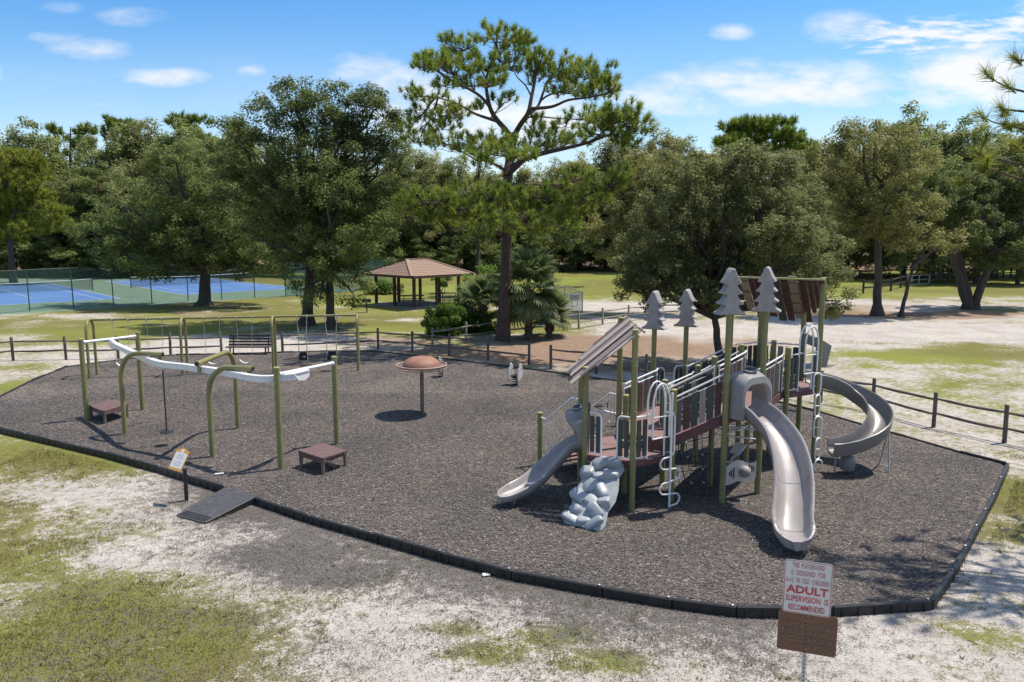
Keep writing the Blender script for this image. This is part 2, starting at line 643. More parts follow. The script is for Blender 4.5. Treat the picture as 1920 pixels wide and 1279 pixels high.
BORDER_PX = [(-260, 742), (0, 812), (100, 835), (200, 859), (300, 887), (424, 926)]
BORDER_PX2 = [(478, 945), (580, 980), (700, 1015), (830, 1053), (960, 1087), (1130, 1118), (1260, 1140), (1380, 1156), (1480, 1158), (1560, 1155),
              (1745, 1143), (1785, 1085), (1830, 1000), (1862, 940), (1888, 880)]
BORDER_PX3 = [(1800, 851), (1700, 822), (1620, 800), (1540, 776), (1440, 752), (1330, 740), (1200, 722), (1080, 707), (960, 690), (830, 675), (700, 661),
              (600, 661), (500, 664), (420, 666), (330, 668), (240, 675), (125, 690), (60, 716), (0, 746), (-90, 775)]


def resample(pts, step):
    """split a polyline into near equal sections"""
    out = [pts[0]]
    d = [0]
    for a, b in zip(pts[:-1], pts[1:]):
        d.append(d[-1] + (b - a).length)
    n = max(1, round(d[-1] / step))
    j = 0
    for i in range(1, n + 1):
        t = d[-1] * i / n
        while j < len(d) - 2 and d[j + 1] < t:
            j += 1
        k = (t - d[j]) / max(1e-6, d[j + 1] - d[j])
        out.append(pts[j].lerp(pts[j + 1], k))
    return out


B_LEFT = [G(*p) for p in BORDER_PX]
B_FRONT = [G(*p) for p in BORDER_PX2]
B_BACK = [G(p[0], p[1] - 2, 0) for p in BORDER_PX3]
left_end = Vector((-19.2, 24.0, 0))
B_LEFT[0] = Vector((-18.9, 24.3, GZ))
B_BACK[-1] = Vector((-19.3, 26.2, 0))
BED = [Vector((p.x, p.y, 0)) for p in B_LEFT + B_FRONT + B_BACK]


def inside_bed(X, Y):
    n = len(BED)
    res = np.zeros(X.shape, bool)
    j = n - 1
    for i in range(n):
        xi, yi, xj, yj = BED[i].x, BED[i].y, BED[j].x, BED[j].y
        c = ((yi > Y) != (yj > Y)) & (X < (xj - xi) * (Y - yi) / (yj - yi + 1e-12) + xi)
        res ^= c
        j = i
    return res


def dist_bed(X, Y):
    d = np.full(X.shape, 1e9)
    n = len(BED)
    for i in range(n):
        a, b = BED[i], BED[(i + 1) % n]
        ex, ey = b.x - a.x, b.y - a.y
        t = np.clip(((X - a.x) * ex + (Y - a.y) * ey) / (ex * ex + ey * ey + 1e-9), 0, 1)
        d = np.minimum(d, np.hypot(X - a.x - t * ex, Y - a.y - t * ey))
    return d


def vnoise(X, Y, s, seed):
    """value noise, smooth, 0..1"""
    r = np.random.default_rng(seed)
    T = r.random((256, 256))
    x, y = X / s, Y / s
    xi, yi = np.floor(x).astype(int), np.floor(y).astype(int)
    fx, fy = x - xi, y - yi
    fx, fy = fx * fx * (3 - 2 * fx), fy * fy * (3 - 2 * fy)
    a = T[xi % 256, yi % 256]
    b = T[(xi + 1) % 256, yi % 256]
    c = T[xi % 256, (yi + 1) % 256]
    d = T[(xi + 1) % 256, (yi + 1) % 256]
    return (a * (1 - fx) + b * fx) * (1 - fy) + (c * (1 - fx) + d * fx) * fy


def fbm(X, Y, s, seed, n=4):
    t, a, w = 0, 1.0, 0
    for i in range(n):
        t = t + a * vnoise(X, Y, s / 2 ** i, seed + i)
        w += a
        a *= .55
    return t / w


# patches of turf (+) and bare sand (-): spot in the photo, half sizes in metres, strength
TURF = [(60, 1210, 2.5, 1.6, .92), (190, 1120, 1.8, 1.1, .84), (280, 1240, 2.0, 1.0, .82), (400, 1190, .9, .6, .5), (60, 1080, 1.2, 1.0, .6), (-350, 1100, 4, 4, .75),
        (90, 870, 3.4, 1.7, .9), (-150, 850, 4, 2.5, .9), (180, 900, 1.6, .8, .5), (0, 960, 1.2, 1.2, .35),
        (470, 1050, .6, .3, .3), (300, 1045, .8, .35, .5), (400, 1105, .35, .25, .5), (640, 1275, .6, .35, .5),
        (850, 1180, .6, .3, .8), (1030, 1190, .9, .4, .85), (920, 1225, .8, .4, .85), (1130, 1240, 1.0, .4, .75), (500, 1240, .9, .5, .6), (560, 1270, .6, .4, .7), (810, 1180, .3, .2, .5), (760, 1215, .3, .2, .5), (1000, 1265, .8, .3, .5),
        (1200, 1210, .6, .3, .4), (1280, 1250, .5, .3, .4),
        (1905, 930, 1.8, 1.7, .95), (1800, 1180, .7, .4, .5), (1700, 1230, .5, .3, .4), (1890, 1000, 1.0, .8, .8), (1850, 1090, .8, .6, .5), (1870, 1200, .9, .5, .55), (1800, 1130, .6, .4, .4), (2300, 1000, 4, 4, .8), (1920, 1140, .8, .6, .5),
        (1760, 665, 6.5, 2.0, .9), (1880, 650, 5, 1.6, .8), (1640, 645, 3.5, .8, .6), (1860, 800, 1.6, 1.4, .45), (1650, 780, 2.2, 1.6, .5), (1600, 720, 3, 2, .25), (1260, 650, 2.5, 1.0, .35),
        (60, 620, 9, 5.5, .95), (250, 610, 9, 5, .9), (420, 600, 6, 3.5, .85), (560, 590, 6, 3.0, .9), (-300, 640, 14, 9, .9), (90, 720, 2.2, 2.0, .5), (130, 665, 3, 1.2, .4), (30, 690, 2.5, 1.5, .45),
        (330, 575, 16, 6, .7), (640, 640, 3, 1.0, .35), (690, 605, 3.5, 1.6, .5), (780, 620, 3.5, 1.5, .45), (800, 650, 2, .8, .3), (860, 670, 2.5, .7, .35),
        (1090, 590, 4, 3, .5), (1180, 600, 3, 2, .4), (1260, 615, 3, 1.5, .45), (1350, 620, 4, 1.5, .4)]
BARE = [(480, 640, 4, 2.2, .75), (250, 655, 6, 1.0, .5), (620, 575, 2, .8, .4), (740, 600, 3, 1.0, .5), (1150, 575, 9, 2.2, .7), (1050, 650, 4, 2.5, .7),
        (1450, 610, 8, 3.5, .6), (1750, 620, 10, 2.2, .8), (1250, 570, 10, 1.5, .5), (1850, 560, 5, 1.0, .5), (1720, 570, 6, 2.0, .5)]
SPILL = [(560, 1040, 1.5, .8, 1.25), (640, 1075, 1.3, .6, 1.2), (720, 1065, 1.0, .5, .9), (500, 1005, 1.0, .6, .5), (300, 960, .9, .5, .5), (420, 1020, .6, .4, .35),
         (1000, 1120, 1.2, .3, .6), (1180, 1155, 1.4, .3, .7), (1400, 1185, 1.4, .25, .6), (900, 1110, 1.0, .4, .5), (1440, 1215, .6, .3, .4), (560, 1150, .9, .5, .35), (700, 1200, 1.0, .6, .3),
         (1650, 1190, 1.2, .3, .35), (1790, 1090, .5, .4, .4)]
LITTER_SHADE = [(760, 640, 4, 2.5, .45), (1100, 640, 6, 3, .8), (1200, 650, 6, 3, .7), (1000, 655, 4, 2, .75), (620, 650, 4, 1.2, .35), (1400, 640, 5, 2, .45), (1620, 575, 10, 4, .6), (1850, 590, 8, 3, .5), (940, 660, 4.5, 2.2, .95), (1040, 675, 3.0, 1.3, .8), (860, 655, 2.5, 1.2, .6), (1130, 660, 4, 2.0, .7), (1200, 690, 4, 1.6, .75), (1330, 690, 3.5, 1.5, .7), (1280, 660, 3, 1.2, .5), (1650, 590, 6, 2.6, .95), (1760, 590, 7, 2.4, .8),
          (1560, 580, 5, 3, .7), (700, 590, 2.5, .9, .5), (1100, 620, 4, 2.5, .4), (480, 965, .5, .2, .9), (620, 1000, .8, .2, .5), (960, 1105, .5, .2, .8), (450, 955, .5, .15, .8), (1500, 1175, .8, .15, .5), (390, 588, 3, 1.4, .6)]  # brown needle litter, plus tree shade put into the ground colour


def blobs(lst, X, Y):
    t = np.zeros(X.shape)
    for (px, py, rx, ry, k) in lst:
        c = G(px, py)
        d2 = ((X - c.x) / (rx * 1.35)) ** 2 + ((Y - c.y) / (ry * 1.35)) ** 2
        t = np.maximum(t, k * np.exp(-d2 * 1.25))
    return t


def ground_masks(X, Y):
    n = fbm(X, Y, 2.2, 5)
    far = np.clip((Y - 58) / 14, 0, 1)
    base = 0.22 + 0.78 * far + np.clip((Y - 40) / 9, 0, 1) * .55 * (1 - far) * np.clip((16 - np.abs(X + 10)) / 3, 0, 1)                                  # the playing field beyond is all turf
    t = np.maximum(base, blobs(TURF, X, Y))
    t = t - blobs(BARE, X, Y) * np.clip(1 - far * .7, 0, 1)
    t = t + (n - .5) * .95 + (fbm(X, Y, .7, 8) - .5) * .5
    mid = np.clip((Y - 21) / 6, 0, 1) * np.clip((60 - Y) / 6, 0, 1)
    t = t + mid * (.06 + (fbm(X, Y, 7.0, 61, 4) - .5) * 1.1 + (fbm(X, Y * 1.6, 2.6, 71, 3) - .5) * .5)
    out = (np.abs(X) > 22) & (Y < 30)
    t = np.where(out, .6 + (n - .5) * 1.2, t)
    sp = blobs(SPILL, X, Y) + (fbm(X, Y, .9, 21) - .5) * .35
    d = dist_bed(X, Y)
    sp = np.maximum(sp, np.maximum(1.04 - d * .36, .34) * np.clip((6.5 - X) / 3, .28, 1) * np.clip((X + 10.5) / 3, .15, 1) * np.clip((21 - Y) / 4, 0, 1) + (fbm(X, Y, .8, 31) - .5) * .5)
    li = np.maximum(blobs(LITTER_SHADE, X, Y) + np.clip((Y - 24) / 5, 0, 1) * np.clip((58 - Y) / 5, 0, 1) * (fbm(X, Y, 5.0, 91, 4) - .42) * .8, np.clip((Y - 104) / 8, 0, 1) * .9) + (fbm(X, Y, 1.6, 41) - .5) * .3
    return np.clip(t, 0, 1), np.clip(sp, 0, 1), np.clip(li, 0, 1)


def axis(segs):
    out = []
    for a, b, s in segs:
        out.append(np.arange(a, b, s))
    out.append([segs[-1][1]])
    return np.concatenate(out)


xs = axis([(-900, -300, 150), (-300, -80, 22), (-80, -40, 2), (-40, -17, .45), (-17, 17, .13), (17, 42, .4), (42, 80, 2), (80, 300, 22), (300, 900, 150)])
ys = axis([(-120, -20, 20), (-20, 6, 1.5), (6, 20, .13), (20, 36, .2), (36, 66, .4), (66, 110, 1.5), (110, 300, 15), (300, 1500, 150)])
GX, GY = np.meshgrid(xs, ys)
nx, ny = len(xs), len(ys)
t_, s_, l_ = ground_masks(GX.ravel(), GY.ravel())
ins = inside_bed(GX.ravel(), GY.ravel())
hgt = np.full(nx * ny, GZ) + (fbm(GX.ravel(), GY.ravel(), 1.4, 77, 3) - .5) * .05 * np.clip(dist_bed(GX.ravel(), GY.ravel()) * 1.5, 0, 1)
hgt = np.where(np.abs(GX.ravel()) + GY.ravel() > 130, GZ, hgt)
me = bpy.data.meshes.new('ground')
co = np.stack([GX.ravel(), GY.ravel(), hgt], 1)
idx = np.arange(nx * ny).reshape(ny, nx)
qf = np.stack([idx[:-1, :-1], idx[:-1, 1:], idx[1:, 1:], idx[1:, :-1]], -1).reshape(-1, 4)


def fast_mesh(me, co, faces, attrs=None, dom='POINT', smooth=False):
    nv, nf, k = len(co), len(faces), faces.shape[1]
    me.vertices.add(nv)
    me.vertices.foreach_set('co', np.ascontiguousarray(co, dtype=np.float32).ravel())
    me.loops.add(nf * k)
    me.loops.foreach_set('vertex_index', np.ascontiguousarray(faces, dtype=np.int32).ravel())
    me.polygons.add(nf)
    me.polygons.foreach_set('loop_start', np.arange(0, nf * k, k, dtype=np.int32))
    if smooth:
        me.polygons.foreach_set('use_smooth', np.ones(nf, bool))
    for n_, a in (attrs or {}).items():
        at_ = me.attributes.new(n_, 'FLOAT', dom)
        at_.data.foreach_set('value', np.ascontiguousarray(a, dtype=np.float32))
    me.update()
    me.validate()
    return me


fast_mesh(me, co, qf, dict(turf=t_, spill=s_, litter=l_), smooth=True)


def ground_material():
    m = bpy.data.materials.new('sandy_turf')
    m.use_nodes = True
    nt = m.node_tree
    b = nt.nodes['Principled BSDF']
    b.inputs['Roughness'].default_value = 0.95
    b.inputs['Specular IOR Level'].default_value = 0.15
    N, L = nt.nodes.new, nt.links.new
    tc = N('ShaderNodeTexCoord')

    def noise(scale, detail=6, rough=.6, st=None):
        n = N('ShaderNodeTexNoise')
        n.inputs['Scale'].default_value = scale
        n.inputs['Detail'].default_value = detail
        n.inputs['Roughness'].default_value = rough
        if st:
            mp = N('ShaderNodeMapping')
            mp.inputs['Scale'].default_value = st
            L(tc.outputs['Object'], mp.inputs[0])
            L(mp.outputs[0], n.inputs[0])
        else:
            L(tc.outputs['Object'], n.inputs[0])
        return n.outputs[0]

    def attr(n):
        a = N('ShaderNodeAttribute')
        a.attribute_name = n
        return a.outputs['Fac']

    def mth(op, a, b_=None, clamp=False):
        n = N('ShaderNodeMath')
        n.operation = op
        n.use_clamp = clamp
        for i, v in enumerate((a, b_)):
            if v is None:
                continue
            if isinstance(v, (int, float)):
                n.inputs[i].default_value = v
            else:
                L(v, n.inputs[i])
        return n.outputs[0]

    def rng_(v, lo, hi, a=0.0, c=1.0):
        n = N('ShaderNodeMapRange')
        n.interpolation_type = 'SMOOTHSTEP'
        L(v, n.inputs[0])
        n.inputs[1].default_value, n.inputs[2].default_value = lo, hi
        n.inputs[3].default_value, n.inputs[4].default_value = a, c
        return n.outputs[0]

    def mixc(f, a, c):
        n = N('ShaderNodeMix')
        n.data_type = 'RGBA'
        if isinstance(f, (int, float)):
            n.inputs[0].default_value = f
        else:
            L(f, n.inputs[0])
        for i, v in ((6, a), (7, c)):
            if isinstance(v, tuple):
                n.inputs[i].default_value = (*v, 1)
            else:
                L(v, n.inputs[i])
        return n.outputs[2]
    fine = noise(26, 8, .72)
    mid = noise(5.5, 7, .66)
    big = noise(.55, 5, .6)
    speck = noise(60, 3, .6)
    # sand: bleached quartz, greyer where organic bits mix in
    sand = mixc(rng_(big, .38, .66), (0.50, 0.456, 0.412), (0.42, 0.378, 0.335))
    sand = mixc(rng_(mid, .5, .75, 0, .55), sand, (0.34, 0.30, 0.255))
    sand = mixc(rng_(fine, .50, .64, 0, .60), sand, (0.17, 0.15, 0.135))
    sand = mixc(mth('MULTIPLY', rng_(speck, .50, .64, 0, .75), rng_(mid, .36, .60)), sand, (0.11, 0.10, 0.095))
    # turf
    gr = mixc(rng_(mid, .3, .7), (0.110, 0.102, 0.025), (0.200, 0.178, 0.058))
    gr = mixc(rng_(big, .42, .68), gr, (0.150, 0.148, 0.034))
    gr = mixc(rng_(fine, .5, .72, 0, .6), gr, (0.06, 0.065, 0.02))
    far_ = noise(.09, 4, .5)
    gr = mixc(rng_(far_, .4, .62, 0, .55), gr, (0.205, 0.245, 0.040))
    tmask = mth('ADD', attr('turf'), mth('ADD', mth('MULTIPLY', mth('SUBTRACT', mid, .5), 1.7), mth('MULTIPLY', mth('SUBTRACT', fine, .5), 1.6)))
    dry = mixc(rng_(fine, .4, .62), (0.33, 0.29, 0.20), (0.19, 0.165, 0.11))
    sand = mixc(rng_(tmask, .18, .40, 0, .52), sand, dry)
    col = mixc(rng_(tmask, .34, .66), sand, gr)
    lmask = mth('ADD', attr('litter'), mth('MULTIPLY', mth('SUBTRACT', fine, .5), .9))
    lit = mixc(rng_(mid, .35, .7), (0.165, 0.098, 0.062), (0.30, 0.205, 0.14))
    lit = mixc(rng_(speck, .5, .7, 0, .5), lit, (0.42, 0.34, 0.26))
    col = mixc(rng_(lmask, .35, .75, 0, .92), col, lit)
    smask = mth('ADD', attr('spill'), mth('ADD', mth('MULTIPLY', mth('SUBTRACT', speck, .5), 2.2), mth('ADD', mth('MULTIPLY', mth('SUBTRACT', fine, .5), 1.3), mth('MULTIPLY', mth('SUBTRACT', mid, .5), 1.5))))
    spc = mixc(rng_(speck, .4, .65), (0.060, 0.053, 0.048), (0.19, 0.17, 0.154))
    col = mixc(rng_(smask, .42, .66, 0, .95), col, spc)
    L(col, b.inputs['Base Color'])
    bp = N('ShaderNodeBump')
    bp.inputs['Strength'].default_value = .8
    bp.inputs['Distance'].default_value = .035
    L(mth('ADD', fine, mth('MULTIPLY', mid, 1.2)), bp.inputs['Height'])
    L(bp.outputs[0], b.inputs['Normal'])
    return m


me.materials.append(ground_material())
# cut the ground away under the wood-chip bed so the two sheets never fight
keep_c = inside_bed(co[qf].mean(1)[:, 0], co[qf].mean(1)[:, 1])
far_in = dist_bed(co[qf].mean(1)[:, 0], co[qf].mean(1)[:, 1]) > .8
bm = bmesh.new()
bm.from_mesh(me)
bm.faces.ensure_lookup_table()
bmesh.ops.delete(bm, geom=[bm.faces[i] for i in np.nonzero(keep_c & far_in)[0]], context='FACES')
bm.to_mesh(me)
bm.free()
tag(link('ground', me), 'sandy ground with patchy grass around the playground', None, None, 'structure')


def mulch_material():
    m = bpy.data.materials.new('wood_chip_mulch')
    m.use_nodes = True
    nt = m.node_tree
    b = nt.nodes['Principled BSDF']
    b.inputs['Roughness'].default_value = 0.9
    b.inputs['Specular IOR Level'].default_value = 0.25
    N, L = nt.nodes.new, nt.links.new
    tc = N('ShaderNodeTexCoord')
    nz = N('ShaderNodeTexNoise')
    nz.inputs['Scale'].default_value = 14
    L(tc.outputs['Object'], nz.inputs[0])
    wr = N('ShaderNodeVectorMath')
    wr.operation = 'MULTIPLY_ADD'
    L(nz.outputs['Color'], wr.inputs[0])
    wr.inputs[1].default_value = (.12, .12, .12)
    L(tc.outputs['Object'], wr.inputs[2])
    mp = N('ShaderNodeMapping')
    mp.inputs['Rotation'].default_value = (0, 0, .6)
    mp.inputs['Scale'].default_value = (1, 1.9, 1)
    L(wr.outputs[0], mp.inputs[0])
    v1 = N('ShaderNodeTexVoronoi')
    v1.inputs['Scale'].default_value = 19
    v1.inputs['Randomness'].default_value = 1
    L(mp.outputs[0], v1.inputs[0])
    sp = N('ShaderNodeSeparateColor')
    L(v1.outputs['Color'], sp.inputs[0])
    rp = N('ShaderNodeValToRGB')
    e = rp.color_ramp.elements
    e[0].position, e[0].color = 0.0, (0.032, 0.029, 0.028, 1)
    e[1].position, e[1].color = 1.0, (0.31, 0.275, 0.25, 1)
    for p_, c_ in ((.38, (0.082, 0.075, 0.070, 1)), (.66, (0.128, 0.115, 0.106, 1)), (.88, (0.178, 0.155, 0.140, 1))):
        k = e.new(p_)
        k.color = c_
    L(sp.outputs[0], rp.inputs[0])
    big = N('ShaderNodeTexNoise')
    big.inputs['Scale'].default_value = .35
    big.inputs['Detail'].default_value = 5
    L(tc.outputs['Object'], big.inputs[0])
    r2 = N('ShaderNodeValToRGB')
    r2.color_ramp.elements[0].position = .3
    r2.color_ramp.elements[0].color = (0.66, 0.67, 0.69, 1)
    r2.color_ramp.elements[1].position = .7
    r2.color_ramp.elements[1].color = (1.30, 1.20, 1.12, 1)
    L(big.outputs[0], r2.inputs[0])
    mx = N('ShaderNodeMix')
    mx.data_type = 'RGBA'
    mx.blend_type = 'MULTIPLY'
    mx.inputs[0].default_value = 1
    L(rp.outputs[0], mx.inputs[6])
    L(r2.outputs[0], mx.inputs[7])
    br = N('ShaderNodeTexNoise')
    br.inputs['Scale'].default_value = .8
    br.inputs['Detail'].default_value = 8
    br.inputs['Roughness'].default_value = .7
    L(tc.outputs['Object'], br.inputs[0])
    bm_ = N('ShaderNodeMapRange')
    L(br.outputs[0], bm_.inputs[0])
    bm_.inputs[1].default_value, bm_.inputs[2].default_value, bm_.inputs[4].default_value = .54, .70, .55
    m2 = N('ShaderNodeMix')
    m2.data_type = 'RGBA'
    L(bm_.outputs[0], m2.inputs[0])
    L(mx.outputs[2], m2.inputs[6])
    m2.inputs[7].default_value = (0.15, 0.108, 0.08, 1)
    L(m2.outputs[2], b.inputs['Base Color'])
    bp = N('ShaderNodeBump')
    bp.inputs['Strength'].default_value = .8
    bp.inputs['Distance'].default_value = .02
    ad = N('ShaderNodeMath')
    ad.operation = 'ADD'
    L(v1.outputs['Distance'], ad.inputs[0])
    L(sp.outputs[1], ad.inputs[1])
    L(ad.outputs[0], bp.inputs['Height'])
    L(bp.outputs[0], b.inputs['Normal'])
    return m


M_MULCH = mulch_material()
# the wood-chip bed: a gently uneven sheet cut to the border line
step = .22
bx = np.arange(-20, 13, step)
by = np.arange(10, 37, step)
BX, BY = np.meshgrid(bx, by)
h_ = (fbm(BX.ravel(), BY.ravel(), 2.6, 101, 4) - .5) * .085
for (px, py, rr, dp) in [(225, 700, 1.0, .06), (290, 700, 1.0, .06), (460, 695, 1.0, .06), (570, 690, .9, .05), (625, 690, .9, .05), (1490, 1015, .9, .05), (945, 935, .8, .05)]:
    c = G(px, py, 0)
    h_ -= dp * np.exp(-((BX.ravel() - c.x) ** 2 + (BY.ravel() - c.y) ** 2) / rr ** 2)
bm = bmesh.new()
dbed = dist_bed(BX.ravel(), BY.ravel())
inb = inside_bed(BX.ravel(), BY.ravel())
ok = inb & (dbed > .16)
vmap = {}
idm = np.arange(len(bx) * len(by)).reshape(len(by), len(bx))
for i in np.nonzero(ok)[0]:
    vmap[i] = bm.verts.new((BX.ravel()[i], BY.ravel()[i], h_[i] * min(1, dbed[i])))
for r_ in range(len(by) - 1):
    for c_ in range(len(bx) - 1):
        q = [idm[r_, c_], idm[r_, c_ + 1], idm[r_ + 1, c_ + 1], idm[r_ + 1, c_]]
        if all(ok[k] for k in q):
            bm.faces.new([vmap[k] for k in q])
# close the rim to the border line
be = [e for e in bm.edges if e.is_boundary]
rim = [bm.verts.new((p.x, p.y, 0.0)) for p in resample(BED + [BED[0]], .5)[:-1]]
re = [bm.edges.new((rim[i], rim[(i + 1) % len(rim)])) for i in range(len(rim))]
bmesh.ops.triangle_fill(bm, use_beauty=True, edges=be + re)
for f in bm.faces:
    if f.normal.z < 0:
        f.normal_flip()
    f.smooth = True
me = bpy.data.meshes.new('mulch_bed')
bm.to_mesh(me)
bm.free()
me.materials.append(M_MULCH)
tag(link('mulch_bed', me), 'dark grey wood chip bed under the play equipment', None, None, 'structure')


def chip_field(name, n, label, zone, size, seed):
    r = np.random.default_rng(seed)
    X = r.uniform(zone[0], zone[1], n * 3)
    Y = zone[2] + (zone[3] - zone[2]) * r.random(n * 3) ** 1.35
    k = inside_bed(X, Y) & (dist_bed(X, Y) > .15)
    X, Y = X[k][:n], Y[k][:n]
    n = len(X)
    a = r.uniform(0, 2 * math.pi, n)
    ln = r.uniform(.55, 1.5, n) * size
    wd = r.uniform(.28, .5, n) * size
    dx, dy = np.cos(a), np.sin(a)
    tz = r.normal(0, .18, n)
    sz = r.normal(0, .2, n)
    hh = (fbm(X, Y, 2.6, 101, 4) - .5) * .085 * np.minimum(1, dist_bed(X, Y)) + .012
    c = np.stack([X, Y, hh], 1)
    u = np.stack([dx * ln, dy * ln, tz * ln], 1)
    w = np.stack([-dy * wd, dx * wd, sz * wd], 1)
    v = np.stack([c - u, c - w * .9, c + u * .9, c + w], 1).reshape(-1, 3)
    f = np.arange(n * 4).reshape(n, 4)
    me = bpy.data.meshes.new(name)
    fast_mesh(me, v, f, dict(tone=r.random(n)), 'FACE')
    m = bpy.data.materials.new('loose_chip')
    m.use_nodes = True
    nt = m.node_tree
    b = nt.nodes['Principled BSDF']
    b.inputs['Roughness'].default_value = .9
    at_ = nt.nodes.new('ShaderNodeAttribute')
    at_.attribute_name = 'tone'
    rp = nt.nodes.new('ShaderNodeValToRGB')
    e = rp.color_ramp.elements
    e[0].color = (0.036, 0.031, 0.029, 1)
    e[1].color = (0.40, 0.34, 0.30, 1)
    for p_, c_ in ((.45, (0.100, 0.090, 0.084, 1)), (.8, (0.154, 0.136, 0.124, 1)), (.95, (0.22, 0.17, 0.14, 1))):
        k_ = e.new(p_)
        k_.color = c_
    nt.links.new(at_.outputs['Fac'], rp.inputs[0])
    nt.links.new(rp.outputs[0], b.inputs['Base Color'])
    me.materials.append(m)
    return tag(link(name, me), label, None, None, 'stuff')


chip_field('wood_chips', 240000, 'loose grey wood chips lying on the bed', (-16, 12.2, 10.8, 27), .022, 3)


def grass_field():
    r = np.random.default_rng(5)
    n = 620000
    X = r.uniform(-13, 13.5, n)
    Y = 6.4 + (22 - 6.4) * r.random(n) ** 1.3
    px = 960 + 1450 * X / np.maximum(Y * .99 + .85, 1)
    t, s, l = ground_masks(X, Y)
    t = t + (fbm(X, Y, .35, 55, 3) - .5) * .9
    dens = np.clip((t - .36) / .5, 0, 1) * (s < .5)
    k = (r.random(n) < dens) & (px > -160) & (px < 2080) & ~(inside_bed(X, Y)) & (dist_bed(X, Y) > .25)
    X, Y, t = X[k], Y[k], t[k]
    n = len(X)
    a = r.uniform(0, 2 * math.pi, n)
    h = r.uniform(.012, .036, n) * (.6 + .6 * np.clip(t, 0, 1))
    w = r.uniform(.004, .009, n)
    le = r.uniform(.3, 1.3, n) * h
    b = r.uniform(0, 2 * math.pi, n)
    c = np.stack([X, Y, np.full(n, GZ - .004)], 1)
    u = np.stack([np.cos(a) * w, np.sin(a) * w, np.zeros(n)], 1)
    tip = c + np.stack([np.cos(b) * le, np.sin(b) * le, h], 1)
    v = np.stack([c - u, c + u, tip], 1).reshape(-1, 3)
    # taller tufts and weeds standing on their own in the thin places
    m_ = 2600
    tx, ty = r.uniform(-12.5, 13, m_), 6.6 + 14 * r.random(m_) ** 1.3
    tt, ts, tl = ground_masks(tx, ty)
    kk = (tt > .22) & (r.random(m_) < .25 + tt) & ~inside_bed(tx, ty) & (dist_bed(tx, ty) > .2)
    tx, ty = tx[kk], ty[kk]
    rad = r.uniform(.02, .09, len(tx))
    ci = np.repeat(np.arange(len(tx)), 16)
    q = len(ci)
    aa, bb = r.uniform(0, 6.28, q), r.uniform(0, 6.28, q)
    rr = rad[ci] * np.sqrt(r.random(q))
    cc = np.stack([tx[ci] + rr * np.cos(aa), ty[ci] + rr * np.sin(aa), np.full(q, GZ - .004)], 1)
    hh = r.uniform(.03, .085, q) * (.6 + rad[ci] * 6)
    ww = r.uniform(.004, .008, q)
    uu = np.stack([np.cos(bb) * ww, np.sin(bb) * ww, np.zeros(q)], 1)
    tp_ = cc + np.stack([np.cos(aa) * hh * .7, np.sin(aa) * hh * .7, hh], 1)
    v = np.concatenate([v, np.stack([cc - uu, cc + uu, tp_], 1).reshape(-1, 3)])
    n += q
    me = bpy.data.meshes.new('grass')
    fast_mesh(me, v, np.arange(n * 3).reshape(n, 3), dict(tone=np.clip(r.normal(.5, .22, n), 0, 1)), 'FACE')
    me.materials.append(L_GRASS)
    tag(link('grass', me), 'short dry grass growing in patches on the sand', None, None, 'stuff')




def spilled_chips():
    r = np.random.default_rng(23)
    n = 260000
    X = r.uniform(-12.5, 13, n)
    Y = 7.6 + 13 * r.random(n) ** 1.2
    t, s, l = ground_masks(X, Y)
    k = (r.random(n) < np.clip(s * .8 - .12, .035, .8)) & ~inside_bed(X, Y) & (dist_bed(X, Y) > .06)
    X, Y = X[k], Y[k]
    n = len(X)
    a = r.uniform(0, 6.28, n)
    ln, wd = r.uniform(.008, .026, n), r.uniform(.004, .010, n)
    c = np.stack([X, Y, np.full(n, GZ + .016)], 1)
    u = np.stack([np.cos(a) * ln, np.sin(a) * ln, r.normal(0, .25, n) * ln], 1)
    w = np.stack([-np.sin(a) * wd, np.cos(a) * wd, r.normal(0, .25, n) * wd], 1)
    v = np.stack([c - u, c - w, c + u, c + w], 1).reshape(-1, 3)
    me = bpy.data.meshes.new('spilled_chips')
    fast_mesh(me, v, np.arange(n * 4).reshape(n, 4), dict(tone=r.random(n) * .8), 'FACE')
    me.materials.append(bpy.data.materials['loose_chip'])
    tag(link('spilled_chips', me), 'dark wood chips scattered over the sand outside the edging', None, None, 'stuff')


grass_field()
spilled_chips()


def twigs():
    """sticks, cones and dead leaves lying about"""
    r = random.Random(19)
    mb = MB()
    n = 0
    while n < 420:
        x, y = r.uniform(-12, 13), 7 + 16 * r.random() ** 1.2
        z = GZ + .02
        if bool(inside_bed(np.array([x]), np.array([y]))[0]):
            if r.random() < .6:
                continue
            z = .035
        a = r.uniform(0, 6.28)
        l_ = r.uniform(.03, .16) if r.random() < .85 else r.uniform(.2, .5)
        d = Vector((math.cos(a), math.sin(a), r.uniform(-.1, .1))) * l_ / 2
        c = Vector((x, y, z))
        k = Vector((r.uniform(-.15, .15), r.uniform(-.15, .15), .1)) * l_
        mb.tube([c - d, c + k, c + d], r.uniform(.003, .007), 4)
        n += 1
    o = mb.build('twigs', mat('dead_twig', (0.13, 0.095, 0.07), .9, .4, 20))
    tag(o, 'small sticks and dead leaves scattered on sand and chips', None, None, 'stuff')
    OFF[o.name] = Vector()


twigs()
